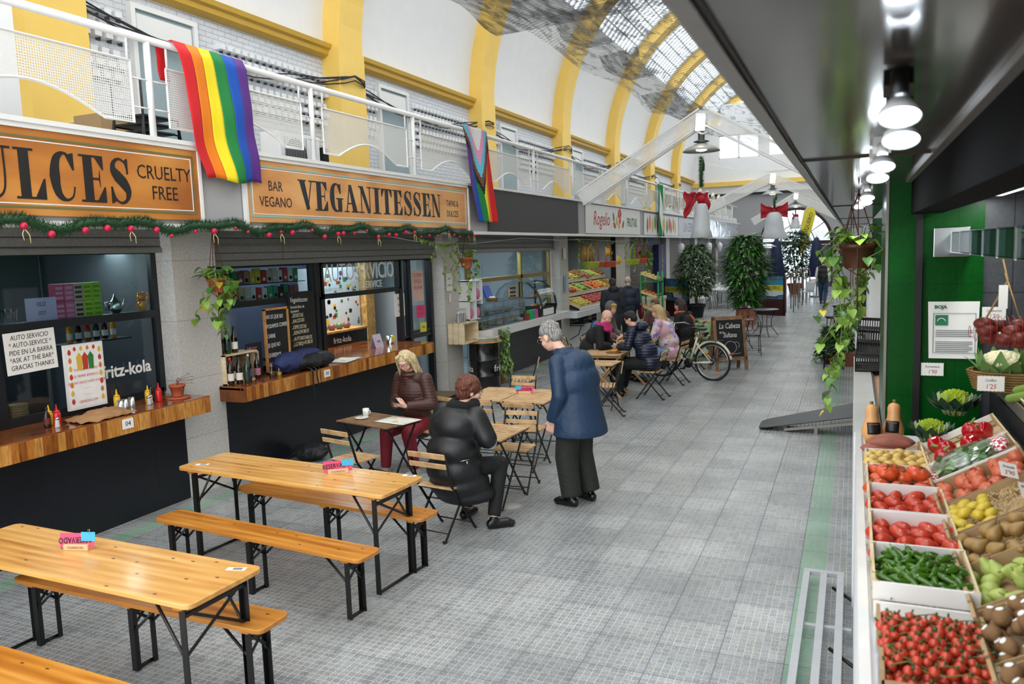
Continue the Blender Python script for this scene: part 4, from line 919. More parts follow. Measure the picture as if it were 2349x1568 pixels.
def basket(m,cx_,cy,z,rx,ry,h,rows=8,flare=1.15,r=.007):
    for k in range(rows):
        t=k/(rows-1); q=1+(flare-1)*t; m.tube([(cx_+rx*q*math.cos(a)*(1+.02*(-1)**i),cy+ry*q*math.sin(a)*(1+.02*(-1)**i),z+h*t) for i,a in enumerate([2*PI*j/28 for j in range(28)])],r,5,closed=True)
    for j in range(14):
        a=2*PI*j/14; m.tube([(cx_+rx*math.cos(a),cy+ry*math.sin(a),z),(cx_+rx*flare*math.cos(a),cy+ry*flare*math.sin(a),z+h)],r*.9,5)
m=MB(); basket(m,0,0,0,.22,.14,.1); m.prism([(.22*math.cos(a),.14*math.sin(a)) for a in [2*PI*j/20 for j in range(20)]],0,.006)
m.build('wicker_basket',wick,label='brown wicker basket holding the cauliflowers',cat='basket',loc=(.86,5.1,1.6))
def cauli(lab,loc,sc=1):
    t=thing('cauliflower',lab,'cauliflower',loc); t.scale=(sc,)*3; m=MB(); ga=2.39996
    for k in range(70):
        th=math.sqrt(k/70)*1.4; ph=k*ga; d=Vector((math.sin(th)*math.cos(ph),math.sin(th)*math.sin(ph),math.cos(th)))
        m.ell((d.x*.075,d.y*.075,.06+d.z*.05),.019,8,5,fn=lambda q:1+.15*noise.noise(q*4+Vector((k,0,0))))
    m.ell((0,0,.055),(.075,.075,.05),14,8); m.build('curd',skin('cauliflower_cream','e6dcb4',.7,.08,60,bump=.3),t)
    m=MB(); random.seed(k+int(loc[0]*10))
    for k in range(14):
        a=2*PI*k/14; leaf(m,(.05*math.cos(a),.05*math.sin(a),0),(math.cos(a)*.8,math.sin(a)*.8,1.3),.14,.08,up=(math.cos(a),math.sin(a),0),curl=-.25 if k%2 else .2)
    m.build('outer_leaves',skin('cauliflower_leaf','6d9152',.5,.25),t)
cauli('cream cauliflower with green leaves in the wicker basket, left one',(.77,5.07,1.66),1.25); cauli('cream cauliflower with leaves in the basket, cut off by the right edge',(.98,5.1,1.67),1.25)
t=thing('potato_net_bag','red net bag of potatoes hanging from the glass rail','bag',(.72,4.5,1.98)); t.scale=(1.3,1.3,1.15)
m=MB(); random.seed(5)
for k in range(16): m.ell((random.uniform(-.1,.1),random.uniform(-.05,.05),random.uniform(-.04,.04)),(.036,.03,.028),12,8)
m.build('potatoes',skin('reddish_potato','6d2418',.5,.3,20),t); m=MB()
for k in range(14): m.tube([(-.14+.02*k,.085*math.cos(a)*math.sqrt(max(.1,1-((-.14+.02*k)/.15)**2)),.07*math.sin(a)*math.sqrt(max(.1,1-((-.14+.02*k)/.15)**2))) for a in [2*PI*j/14 for j in range(14)]],.0012,3,closed=True)
m.build('red_net',mt('red_net','b02a2a',.5),t)
m=MB(); m.tube([(-.09,0,.05),(-.02,0,.22),(-.05,0,.36),(-.12,0,.4)],.004,5); m.tube([(.03,0,.03),(-.03,0,.25)],.003,5); m.build('hanging_string',mt('tan_string','a88c58',.7),t); m=MB(); m.box(-.05,-.01,.1,-.02,-.008,.2); m.build('paper_tag',paper,t)
# ---------------------------------------------------------------- next stall along the right: crates, cabinet, plants
def pcrate(lab,loc,rot,w_=.3,d=.4,h=.14):
    t=thing('plastic_crate',lab,'crate',loc,rot=rot); m=MB(); m.box(0,0,0,w_,d,.01); th=.01
    for s_ in range(2):
        y=s_*(d-th); m.box(0,y,0,w_,y+th,.03); m.box(0,y,h-.03,w_,y+th,h)
        for k in range(13): x=k*(w_-th)/12; m.box(x,y,.03,x+th*.8,y+th,h-.03)
        m.box(.0,y,h*.45,w_,y+th,h*.55)
        x=s_*(w_-th); m.box(x,0,0,x+th,d,.03); m.box(x,0,h-.03,x+th,d,h); m.box(x,0,h*.45,x+th,d,h*.55)
        for k in range(17): y2=k*(d-th)/16; m.box(x,y2,.03,x+th,y2+th*.8,h-.03)
    m.build('shell',blackb,t,bevel=.002); return t
pcrate('black plastic crate, lower of two standing on the marble ledge',(.03,8.2,1.2),(0,0,0),.27,.5,.16); pcrate('black plastic crate with hand slot, tilted on top of the lower crate',(.04,8.15,1.37),(.08,.05,0),.27,.5,.28)
t=thing('freezer_cabinet','tall pale grey cabinet beside the green wall behind black crates','cabinet',(.14,9.2,1.0)); m=MB(); m.box(0,0,0,.2,.5,1.12); m.build('body',mt('pale_grey_cabinet','c9ccce',.4),t,bevel=.004); m=MB(); m.box(.015,-.012,.02,.185,0,1.1); m.build('door_panel',mt('light_cabinet_door','dde0e0',.35),t,bevel=.003)
# ================================================================ people
skinm=mt('skin_tone','cf9a82',.5,var=.12,sc=14); skin2=mt('skin_tone_pink','dfb09a',.5,var=.1,sc=14); lipm=mt('lip_red','a04a48',.45); eyew=mt('eye_white','e4e0da',.3); iris=mt('dark_iris','2a1c14',.2)

def cap(m,p,q,r1,r2,n=14,fl=1.):
    """tapered limb with round ends"""
    p,q=Vector(p),Vector(q); m.tube([p,q],[r1,r2],n); m.ell(p,r1,n,8); m.ell(q,r2,n,8)
def remesh(m,name,mat,parent,vox,smooth=3,disp=None,bumpy=0):
    o=m.build(name,mat,parent); r=o.modifiers.new('r','REMESH'); r.mode='VOXEL'; r.voxel_size=vox; r.use_smooth_shade=True
    s_=o.modifiers.new('s','SMOOTH'); s_.iterations=smooth; s_.factor=.6
    bake(o); me=o.data
    if disp:
        co=np.empty(len(me.vertices)*3); me.vertices.foreach_get('co',co); co=co.reshape(-1,3); no=np.empty(len(me.vertices)*3); me.vertices.foreach_get('normal',no); no=no.reshape(-1,3)
        d=np.array([disp(Vector(c)) for c in co]); me.vertices.foreach_set('co',(co+no*d[:,None]).ravel()); me.update()
    me.polygons.foreach_set('use_smooth',[True]*len(me.polygons))
    return o
def frame(d,up=V(0,0,1)):
    d=d.normalized(); x=d.cross(up).normalized(); u=x.cross(d); return Matrix((x,d,u)).transposed().to_4x4()   # x right, y forward, z up
def hand(m,w_,d,pn,curl=.5,side=1,sc=1.):
    """palm, four fingers of unequal length and a thumb; w_ wrist, d pointing along the hand, pn palm normal"""
    w_=Vector(w_); d=Vector(d).normalized(); pn=Vector(pn); pn=(pn-d*pn.dot(d)).normalized(); s_=d.cross(pn)*side
    def c(a,b,n_): return w_+(d*a+s_*b+pn*n_)*sc
    for k,b in enumerate((-.03,-.01,.01,.03)): cap(m,c(.0,b*.6,0),c(.085,b,0),.014*sc,.0115*sc,8)
    for b,L in ((-.032,.058),(-.011,.075),(.011,.08),(.032,.07)):
        p0=c(.085,b,0); a1=curl*.9; a2=curl*2.; p1=p0+(d*math.cos(a1)+pn*math.sin(a1))*L*.5*sc; p2=p1+(d*math.cos(a2)+pn*math.sin(a2))*L*.5*sc
        m.tube([p0,p1,p2],[.0098*sc,.009*sc,.0075*sc],8); m.ell(p2,.0075*sc,8,6); m.ell(p1,.009*sc,8,6)
    p1=c(.045,.052,.018); p2=c(.075,.058,.035); m.tube([c(.015,.025,.005),p1,p2],[.014*sc,.0105*sc,.0085*sc],8); m.ell(p2,.0085*sc,8,6)
def build_head(m,hc,F,age=0,sc=1.):
    T=Matrix.Translation(hc)@F@Matrix.Scale(sc,4)
    m.ell((0,-.012,.025),(.076,.095,.09),24,16,T=T); m.ell((0,.02,-.045),(.056,.066,.07),20,12,T=T); m.ell((0,.05,-.088),(.026,.024,.02),12,8,T=T)
    m.ell((.035,.045,-.035),(.03,.035,.03),12,8,T=T); m.ell((-.035,.045,-.035),(.03,.035,.03),12,8,T=T)
    m.add([(0,.082,.012),(-.012,.086,-.032),(.012,.086,-.032),(0,.112,-.03),(0,.078,-.042),(0,.07,.02)],[(0,3,1),(0,2,3),(3,2,4),(3,4,1),(0,1,5),(0,5,2),(1,4,5),(2,5,4)],True,T)
    m.ell((0,.094,-.03),(.013,.014,.011),10,6,T=T); m.ell((0,.082,.035),(.05,.012,.01),14,6,T=T)
    m.ell((0,.078,-.062),(.024,.014,.011),12,6,T=T)
    for s_ in (-1,1): m.ell((s_*.079,-.01,-.012),(.011,.021,.033),10,8,T=T)
    return T
def face(t,T,glasses=None,brow='6a5a4a',lips=None,sc=1.):
    m=MB()
    for s_ in (-1,1): m.ell((s_*.031,.073,.006),(.013,.0105,.0055),10,6,T=T)
    ey=m.build('eyes',eyew,t); m=MB()
    for s_ in (-1,1): m.ell((s_*.031,.0805,.004),(.0055,.004,.0048),8,6,T=T)
    m.build('irises',iris,ey); m=MB()
    for s_ in (-1,1): m.tube([T@V(s_*.048,.07,.03),T@V(s_*.032,.083,.036),T@V(s_*.015,.085,.03)],[.003,.005,.003],6)
    m.build('eyebrows',mt('brow_'+brow,brow,.8),t); m=MB()
    m.ell((0,.0875,-.058),(.02,.007,.0045),10,6,T=T); m.ell((0,.086,-.066),(.017,.007,.005),10,6,T=T); m.build('lips',lips or lipm,t)
    if glasses:
        m=MB()
        for s_ in (-1,1):
            m.tube([T@V(s_*.033+.024*math.cos(a),.098,.004+.018*math.sin(a)) for a in [2*PI*k/16 for k in range(16)]],.0018,5,closed=True)
            m.tube([T@V(s_*.057,.096,.01),T@V(s_*.082,.03,.01),T@V(s_*.084,-.02,.0)],.0017,5)
        m.tube([T@V(-.009,.099,.006),T@V(.009,.099,.006)],.0018,5); m.build('glasses',glasses,t)
def strands(m,T,L,n,r=.009,back=1.,spread=.09,seed=1,wav=.01,front=False):
    random.seed(seed)
    for k in range(n):
        a=(k/(n-1)-.5)*2*(1.75 if front else 1.5)+random.uniform(-.05,.05)    # angle round the back of the skull
        r0=.088; top=V(r0*.55*math.sin(a),-.02-r0*.5*math.cos(a)*back,.108); mid=V(.098*math.sin(a),-.015-.112*math.cos(a)*back,.02); q=V(.105*math.sin(a),-.015-.118*math.cos(a),-.07)
        end=V(spread*1.25*math.sin(a)+random.uniform(-.015,.015),-.03-spread*1.1*math.cos(a)+random.uniform(-.01,.01),-.09-L*random.uniform(.8,1.05))
        P_=[T@top,T@mid,T@q,T@(q.lerp(end,.5)+V(wav*math.sin(k*2.1),wav*math.cos(k*1.3),0)),T@end]
        m.tube(P_,[r*1.2,r*1.4,r*1.35,r*1.15,r*.4],6)
def hairmat(c,c2):
    nm='hair_'+c
    if nm in _M: return _M[nm]
    N=NT(nm); w_=N.n('ShaderNodeTexNoise',i_Scale=55.,i_Detail=5.); N.l(N.coord('Object',(1.6,1.6,.22)),w_.inputs[0]); N.l(N.ramp(w_.outputs['Fac'],(.35,c2),(.6,c)),N.b.inputs['Base Color']); N.b.inputs['Roughness'].default_value=.45; N.bump(w_.outputs['Fac'],.9,.02); _M[nm]=N.m; return N.m
def capmesh(m,T,hl=.035,full=1.):
    m.ell((0,-.022,.04),(.086*full,.098*full,.09*full),20,12,T=T); m.ell((0,-.055,-.005),(.08*full,.068*full,.085),18,10,T=T)
def fabric(nm,c,r=.75,quilt=None,ax='Z',bs=.6,coat=0.,shiny=0):
    if nm in _M: return _M[nm]
    N=NT(nm); co=N.coord('Object'); nz=N.n('ShaderNodeTexNoise',i_Scale=7.,i_Detail=6.,i_Distortion=.8); N.l(co,nz.inputs[0]); L=lin(c)
    N.l(N.mix(nz.outputs['Fac'],tuple(x*.72 for x in L[:3])+(1,),tuple(min(1,x*1.2) for x in L[:3])+(1,)),N.b.inputs['Base Color']); N.b.inputs['Roughness'].default_value=r
    h=nz.outputs['Fac']
    if quilt:
        w_=N.n('ShaderNodeTexWave',i_Scale=quilt,i_Distortion=.6,i_Detail=1.); w_.bands_direction=ax; w_.wave_profile='SIN'; N.l(co,w_.inputs[0]); h=N.mix(.25,w_.outputs['Color'],nz.outputs['Fac'])
    N.bump(h,bs,.03); _M[nm]=N.m; return N.m
def person(label,loc,yaw,J,G,vox=.009,sk=None,hands=(None,None),hd=V(0,1,-.2),feet=True,shoe=None,shoe_l=.27,hs=1.,scarf=None):
    """J joints in the local frame (x right, y forward); G garments: list of (name, material, function(m,J))"""
    sk=sk or skinm; t=thing('person',label,'person',loc,yaw)
    m=MB(); F=frame(hd); hc=J['head']; T=build_head(m,hc,F,sc=hs)
    cap(m,J['neck'],V(*hc)+F.to_3x3()@V(0,-.03,-.05),.056,.052); m.ell(V(*J['chest']),(.16,.1,.16),18,12); cap(m,J['chest'],J['pel'],.13,.135); cap(m,J['neck'],J['chest'],.06,.12)
    for s_ in 'LR':
        cap(m,J['s'+s_],J['e'+s_],.045,.036); cap(m,J['e'+s_],J['w'+s_],.037,.024); cap(m,J['neck'],J['s'+s_],.05,.045); cap(m,J['h'+s_],J['k'+s_],.075,.05); cap(m,J['k'+s_],J['a'+s_],.052,.032); cap(m,J['pel'],J['h'+s_],.11,.08)
        d=V(*J.get('hd'+s_,tuple(V(*J['w'+s_])-V(*J['e'+s_])))); pn=V(*J.get('pn'+s_,(0,0,-1))); hand(m,J['w'+s_],d,pn,J.get('curl',.5),1 if s_=='R' else -1,hs)
        a=V(*J['a'+s_]); tdir=V(*J.get('t'+s_,(0,1,0))).normalized(); cap(m,a+V(0,0,-.03),a+tdir*.15+V(0,0,-.055),.032,.026)
    remesh(m,'body',sk,t,vox,2)
    for s_ in 'LR':
        if shoe:
            a=V(*J['a'+s_]); td=V(*J.get('t'+s_,(0,1,0))).normalized(); m=MB(); z=-a.z+.02 if a.z<.2 else -.06
            g=a.z-.085
            b=V(a.x,a.y,g+.04); m.ell(b-td*.02,(.04,.04,.042),14,8); cap(m,b-td*.03,b+td*.13,.042,.04); m.ell(b+td*.16-V(0,0,.008),(.044,.044,.03),14,8); cap(m,b,b+V(0,0,.04),.042,.04)
            o=remesh(m,'shoe',shoe,t,.009,3)
            me=o.data; 
            for v in me.vertices:
                if v.co.z<g+.012: v.co.z=g+.004
    for nm,mat,fn,v_,sm in G:
        m=MB(); fn(m,J,T); remesh(m,nm,mat,t,v_,sm)
    return t,T
def arms(m,J,r=(.066,.058,.05)):
    for s_ in 'LR':
        cap(m,J['s'+s_],J['e'+s_],r[0],r[1]); w_=V(*J['e'+s_]).lerp(V(*J['w'+s_]),.95); m.tube([J['e'+s_],w_],[r[1],r[2]],14)
def torso(m,J,rc=(.2,.14,.2),rp=.19,hem=None,hr=(.22,.2)):
    c,p,n=V(*J['chest']),V(*J['pel']),V(*J['neck'])
    m.ell(c,rc,20,14); ax=c.lerp(p,.5); m.ell(ax,(rc[0]*.98,rc[1]*1.12,.2),20,14); m.ell(p,(rp,rp*.85,.17),20,12)
    cap(m,n-V(0,0,.02),c,.09,.14); 
    for s_ in 'LR': cap(m,n.lerp(V(*J['s'+s_]),.35)-V(0,0,.02),J['s'+s_],.075,.068)
    if hem is not None: m.tube([p+V(0,0,.08),hem],[hr[0]*.9,hr[0]],20)
def legs(m,J,r=(.1,.078,.062),end=.94):
    m.ell(V(*J['pel'])-V(0,0,.0),(.165,.13,.12),18,10)
    for s_ in 'LR':
        cap(m,J['h'+s_],J['k'+s_],r[0],r[1]); q=V(*J['k'+s_]).lerp(V(*J['a'+s_]),end); m.tube([J['k'+s_],q],[r[1],r[2]],16); cap(m,J['pel'],J['h'+s_],.13,r[0])
def collar(m,J,r=.085,h=.05):
    n=V(*J['neck']); m.tube([n+V(r*math.cos(a),r*math.sin(a),.01) for a in [2*PI*k/18 for k in range(18)]],[.028]*18,8,closed=True); 
# ---- the standing man
J=dict(pel=(0,0,.93),chest=(0,.0,1.27),neck=(0,.13,1.46),head=(0,.29,1.615),sL=(-.2,.05,1.4),eL=(-.27,-.02,1.1),wL=(-.25,.1,.84),sR=(.2,.05,1.4),eR=(.27,-.02,1.1),wR=(.24,.14,.86),
 hL=(-.09,0,.9),kL=(-.11,.04,.48),aL=(-.12,-.02,.09),hR=(.09,0,.9),kR=(.12,.03,.48),aR=(.13,-.06,.09),hdL=(.05,.25,-1),pnL=(1,.3,0),hdR=(0,.3,-1),pnR=(-1,0,0),curl=.7,tL=(-.1,1,0),tR=(.2,1,0))
navyc=fabric('navy_blue_coat_cloth','12304e',.55,bs=.5); trou=fabric('dark_olive_trousers','20221c',.8)
def coat(m,J,T):
    torso(m,J,(.215,.16,.2),.205); m.ell((0,-.03,1.35),(.215,.155,.16),20,12); m.ell((0,-.05,1.2),(.24,.185,.22),20,12); c=V(*J['chest'])
    vs=[(0,-.02,1.22,.12,.1),(0,-.03,1.12,.23,.19),(0,-.03,.95,.255,.22),(0,-.05,.76,.285,.25),(0,-.05,.7,.29,.255)]
    n=26; V_=[];Fc=[]
    for x,y,z,rx,ry in vs:
        for k in range(n): a=2*PI*k/n; V_.append((x+rx*math.cos(a)*(1+.02*math.sin(5*a)),y+ry*math.sin(a),z))
    for i in range(len(vs)-1):
        for k in range(n): Fc.append((i*n+k,(i+1)*n+k,(i+1)*n+(k+1)%n,i*n+(k+1)%n))
    Fc+=[tuple(range(n)),tuple(range(len(vs)*n-1,(len(vs)-1)*n-1,-1))]
    m.add(V_,Fc,True); arms(m,J,(.085,.072,.062)); collar(m,J,.08); n_=V(*J['neck']); m.tube([n_+V(.074*math.cos(a),.078*math.sin(a)-.01,.045-.012*math.sin(a)) for a in [2*PI*k/18 for k in range(18)]],.022,8,closed=True)
t,T=person('person with grey hair and glasses standing in a navy coat, looking down',(-2.44,7.13,0),rad(72),J,[('coat',navyc,coat,.011,9),('trousers',trou,lambda m,J,T:legs(m,J,(.13,.112,.1),.97),.012,3)],.008,skin2,hd=V(-.05,1,-.5),hs=1.14,shoe=mt('black_leather_shoe','0d0d0e',.22))
face(t,T,mt('thin_gold_glasses','b09a60',.3,m=.8),'9a9a98'); m=MB(); m.ell((0,-.022,.05),(.086,.1,.082),20,12,T=T); m.ell((0,-.06,.0),(.08,.06,.075),18,10,T=T); random.seed(2)
for k in range(60):
    a=random.uniform(0,6.28); h=random.uniform(0,1.2); m.ell((.08*math.cos(a)*math.cos(h),-.025+.09*math.sin(a)*math.cos(h) if math.sin(a)<.4 else -.02,.055+.078*math.sin(h)),.016,6,4,T=T)
remesh(m,'hair',hairmat('a8a6a1','5d5b58'),t,.006,2)
m=MB(); m.tube([T@V(.0,.092,-.05),T@V(.022,.085,-.054)],.004,5); m.tube([T@V(.0,.092,-.05),T@V(-.022,.085,-.054)],.004,5); m.build('moustache',mt('grey_moustache','8f8a84',.8),t)
m=MB(); m.tube([V(.062*math.cos(a),.13+.066*math.sin(a),1.49+.02*math.sin(a)) for a in [2*PI*k/20 for k in range(20)]],.014,6,closed=True); m.build('shirt_collar',mt('white_shirt','dcdcdc',.7),t)
# ---- sitting pose
def sitJ(lean=.12,seat=.46,arm='table',ty=.3,th=.74,tw=.5,kn=.17,up=1.,dx=0.,a=.47,fy=.12):
    z=seat+.11; c=V(dx*.5,lean*.55,z+.36*up); n=V(dx,lean,z+.56*up); s_=.185
    J=dict(pel=(0,0,z),chest=tuple(c),neck=tuple(n),head=(n.x,n.y+.07,n.z+.16),sL=(n.x-s_,n.y-.04,n.z-.05),sR=(n.x+s_,n.y-.04,n.z-.05),hL=(-.09,.03,z-.01),hR=(.09,.03,z-.01),kL=(-kn,a,z-.02),kR=(kn,a,z-.02),aL=(-kn,a+fy-.1,.09),aR=(kn,a+fy,.09))
    J['eL']=(n.x-.27,n.y+.02,n.z-.31); J['eR']=(n.x+.27,n.y+.02,n.z-.31)
    if arm=='table': J['wL']=(-.13,ty,th+.04); J['wR']=(.13,ty,th+.04)
    return J
# ---- blonde woman with phone
J=sitJ(.1,.46,'table',.3,.74); J.update(eL=(-.27,.06,.8),eR=(.27,.06,.8),wL=(-.07,.3,.8),wR=(.07,.3,.8),hdL=(.5,.35,.25),hdR=(-.5,.35,.25),pnL=(.6,-.3,.6),pnR=(-.6,-.3,.6),curl=.75,kL=(-.2,.42,.52),kR=(.12,.42,.52),aL=(-.17,.3,.09),aR=(.16,.42,.09))
browc=fabric('brown_quilted_jacket','43261f',.5,quilt=9.,bs=.12)
def jacket(m,J,T): torso(m,J,(.2,.15,.19),.2); arms(m,J,(.082,.074,.055)); collar(m,J,.09); m.ell((0,.0,.5),(.215,.2,.14),20,10)
t,T=person('person with long blonde hair and red glasses, sitting and holding a phone',(-4.66,7.93,-.04),rad(180-9),J,[('jacket',browc,jacket,.011,3),('trousers',fabric('dark_red_trousers','7c1024',.7,bs=.4),lambda m,J,T:legs(m,J,(.105,.082,.058),.97),.011,3)],.0065,skin2,hd=V(-.22,1,-.6),shoe=mt('pale_sneaker','b9b0a4',.6))
face(t,T,mt('red_metal_glasses','8a3434',.3,m=.5),'b09060',mt('red_lipstick','b0323a',.4)); blonde=hairmat('e8d6ac','b99c68'); m=MB(); capmesh(m,T,full=1.02); strands(m,T,.24,28,.014,seed=4); 
for s_ in (-1,1): m.tube([T@V(s_*.01,.03,.13),T@V(s_*.06,.062,.1),T@V(s_*.088,.035,.03),T@V(s_*.098,.02,-.06),T@V(s_*.115,.03,-.22)],[.014,.022,.02,.022,.01],8)
remesh(m,'hair',blonde,t,.006,2)
m=MB(); m.box(-.036,-.004,-.07,.036,.004,.07,T=Matrix.Translation((0,.37,.86))@Matrix.Rotation(-.75,4,'X')); m.build('phone',mt('phone_black','1a1214',.2),t,bevel=.003)
m=MB(); m.tube([V(.07*math.cos(a),.1+.09*math.sin(a),1.13-.03*math.sin(a)) for a in [PI*k/12 for k in range(13)]],.006,6); m.build('necklace',mt('coral_necklace','b0443a',.5),t)
m=MB(); m.ell((-.02,.3,.6),(.15,.1,.05),18,8,fn=lambda d:1+.15*noise.noise(d*6)); remesh(m,'fur_bag',mt('mottled_fur','6d5a42',.9,var=.6,sc=40,bump=.8),t,.01,1)
# ---- red-haired woman from behind
J=sitJ(.14,.46,'table',.34,.74); J.update(eR=(.3,.12,.84),wR=(.12,.36,.79),eL=(-.3,.12,.84),wL=(-.1,.38,.79),kL=(-.13,.42,.54),kR=(.2,.4,.54),aL=(-.13,.26,.09),aR=(.27,.2,.09),tR=(.7,1,0),tL=(-.2,1,0),neck=(0,.14,1.08),head=(.03,.23,1.225),sL=(-.195,.1,1.03),sR=(.195,.1,1.03))
blk=fabric('black_padded_coat','101114',.45,quilt=1.7,bs=.12)
def longcoat(m,J,T):
    torso(m,J,(.235,.19,.2),.24); arms(m,J,(.098,.09,.065)); m.ell((0,.04,1.03),(.18,.13,.08),18,10)
    for (a,b_,c_,rx,ry,rz) in ((0,.0,.56,.265,.24,.16),(0,-.02,.74,.245,.21,.16),(0,.02,.95,.24,.19,.16),(0,.06,.42,.285,.27,.15),(.02,.12,.32,.29,.27,.1)): m.ell((a,b_,c_),(rx,ry,rz),22,12)
t,T=person('person with short red hair seen from behind, sitting in a long black padded coat',(-3.24,6.1,0),rad(-16),J,[('coat',blk,longcoat,.012,14),('trousers',fabric('black_trousers','0e0e10',.8),lambda m,J,T:legs(m,J,(.1,.075,.06),.95),.012,3)],.009,skin2,hd=V(.62,.9,-.12),shoe=mt('black_leather_shoe','0d0d0e',.22))
face(t,T,black_metal,'7a4a30'); m=MB(); capmesh(m,T,full=1.16); m.ell((0,-.03,.07),(.1,.108,.085),20,12,T=T); m.ell((0,-.07,-.01),(.088,.07,.085),18,10,T=T)
random.seed(6)
for k in range(46): a=random.uniform(2.9,6.5); h=random.uniform(-.7,1.3); m.ell((.1*math.cos(a)*math.cos(h),-.03+.105*math.sin(a)*math.cos(h),.045+.095*math.sin(h)),.02,7,5,T=T)
remesh(m,'hair',hairmat('74402c','431f15'),t,.007,2)
m=MB(); m.tube([V(.105*math.cos(a),.15+.1*math.sin(a),1.105+.01*math.sin(3*a)) for a in [2*PI*k/22 for k in range(22)]],.055,10,closed=True); remesh(m,'fur_collar',mt('black_fur','0a0a0b',.95,bump=1.,bsc=200),t,.01,1)
m=MB(); m.tube([V(.2,-.13,.68),V(.25,-.07,.69)],.004,5); m.ell((.245,-.09,.665),(.008,.008,.015),8,5); m.build('zip_pull',chrome,t)
# ---- far group at the wooden table
def quick(label,x,y,yaw,J,top,topm,hair,hm,hd,vox=.013,sk=None,gl=None,trm=None,extra=None,shoe=True,armr=(.08,.072,.055),brow='3a2a20'):
    trm=trm or fabric('black_trousers','0e0e10',.8)
    t,T=person(label,(x,y,0),yaw,J,[('jacket',topm,top,.014,2),('trousers',trm,lambda m,J,T:legs(m,J,(.11,.085,.062),.95),.014,2)],vox,sk or skinm,hd=hd,shoe=mt('black_leather_shoe','0d0d0e',.22) if shoe else None)
    face(t,T,gl,brow)
    if hair: m=MB(); hair(m,T); remesh(m,'hair',hm,t,.009,2)
    if extra: extra(t,T)
    return t
def jk(m,J,T): torso(m,J,(.21,.165,.19),.195); arms(m,J,(.085,.075,.058)); collar(m,J,.085)
short=lambda m,T:(capmesh(m,T,full=1.03),m.ell((0,.02,.085),(.072,.075,.045),16,8,T=T))
nav=fabric('navy_puffer_jacket','131c33',.35,quilt=7.,bs=.3)
def hood(t,T):
    J0=t; m=MB(); c=T@V(0,-.13,-.2); m.ell(c,(.15,.1,.085),18,10); remesh(m,'hood',nav,t,.012,2)
J=sitJ(.3,.46,'table',.55,.76); J.update(eL=(-.25,.3,.86),wL=(-.1,.55,.82),eR=(.3,.22,1.0),wR=(.12,.58,.98),hdR=(-.1,.6,-.3),curl=.9)
quick('person with dark hair and glasses in a navy puffer jacket, eating with a fork',-3.02,12.72,rad(80),J,jk,nav,short,hairmat('1c1815','0a0908'),V(-.15,1,-.5),.011,skin2,black_metal,extra=hood)
def pscarf(t,T):
    m=MB(); c=T@V(0,-.02,-.15)
    for k in range(3): m.tube([c+V((.1+.01*k)*math.cos(a),(.1+.012*k)*math.sin(a)+.01,-.04*k+.02*math.sin(3*a+k)) for a in [2*PI*j/20 for j in range(20)]],.034,8,closed=True)
    m.tube([c+V(.02,.12,-.06),c+V(.03,.16,-.16),c+V(.04,.15,-.24)],[.03,.02,.012],8); remesh(m,'scarf',mt('bright_pink_scarf','c42a72',.8,var=.5,sc=60),t,.011,1)
    m=MB(); m.tube([c+V(.14*math.cos(a),.12*math.sin(a)-.04,.0) for a in [2*PI*j/20 for j in range(10,20)]],.03,8); remesh(m,'blue_white_lining',mt('blue_white_cloth','4a66c0',.7,var=.6,sc=30),t,.012,1)
J=sitJ(.34,.46,'table',.5,.76); J['curl']=.8
quick('bald person in a black coat and bright pink scarf, leaning over the food table',-4.3,13.15,rad(-88),J,jk,fabric('black_wool_coat','121214',.8),None,None,V(.25,1,-.5),.011,skin2,extra=pscarf)
fur=mt('grey_brown_fur_hood','6f6660',.95,var=.5,sc=50,bump=1.,bsc=90)
def furhood(t,T):
    m=MB(); m.ell((0,-.04,.03),(.105,.1,.12),18,12,T=T); m.ell((0,-.06,-.09),(.1,.08,.1),18,10,T=T); remesh(m,'fur_hood',fur,t,.01,1)
    m=MB(); m.ell((0,.02,.07),(.08,.075,.04),16,8,T=T); remesh(m,'mustard_headband',mt('mustard_knit','a88a3c',.8),t,.01,1)
J=sitJ(.2,.5,'table',.4,.78); quick('person with a grey fur hood and mustard headband sitting behind the pink-scarf person',-4.45,14.5,rad(-95),J,jk,fur,None,None,V(.2,1,-.2),.013,extra=furhood)
plaidN=NT('pastel_plaid_jacket'); vv=plaidN.n('ShaderNodeTexVoronoi',i_Scale=13.); vv.distance='CHEBYCHEV'; plaidN.l(plaidN.coord(),vv.inputs[0]); sp_=plaidN.n('ShaderNodeSeparateColor'); plaidN.l(vv.outputs['Color'],sp_.inputs[0]); plaidN.l(plaidN.ramp(sp_.outputs[0],(0,'7a5aa8'),(.3,'c8bcd8'),(.5,'e0d2c0'),(.7,'c88ab0'),(1,'b8b070')),plaidN.b.inputs['Base Color']); plaidN.b.inputs['Roughness'].default_value=.8
J=sitJ(.22,.46,'table',.42,.78)
quick('person with long light blonde hair in a pastel patchwork jacket and pale jeans, sitting',-2.98,14.15,rad(78),J,jk,plaidN.m,lambda m,T:(capmesh(m,T,full=1.03),strands(m,T,.28,26,.015,seed=9)),hairmat('d2b488','a08050'),V(-.3,1,-.25),.012,skin2,trm=fabric('light_blue_jeans','7f9fc4',.8,bs=.4))
def oscarf(t,T):
    m=MB(); c=T@V(0,-.02,-.15); m.tube([c+V(.11*math.cos(a),.1*math.sin(a),.02*math.sin(2*a)) for a in [2*PI*j/20 for j in range(20)]],.035,8,closed=True)
    m.tube([c+V(.1,-.06,0),c+V(.16,-.16,-.12),c+V(.15,-.17,-.3),c+V(.14,-.15,-.42)],[.035,.045,.05,.03],8); remesh(m,'scarf',mt('orange_patterned_scarf','d8622a',.8,var=.5,sc=25),t,.012,1)
J=sitJ(.12,.46,'table',.35,.76)
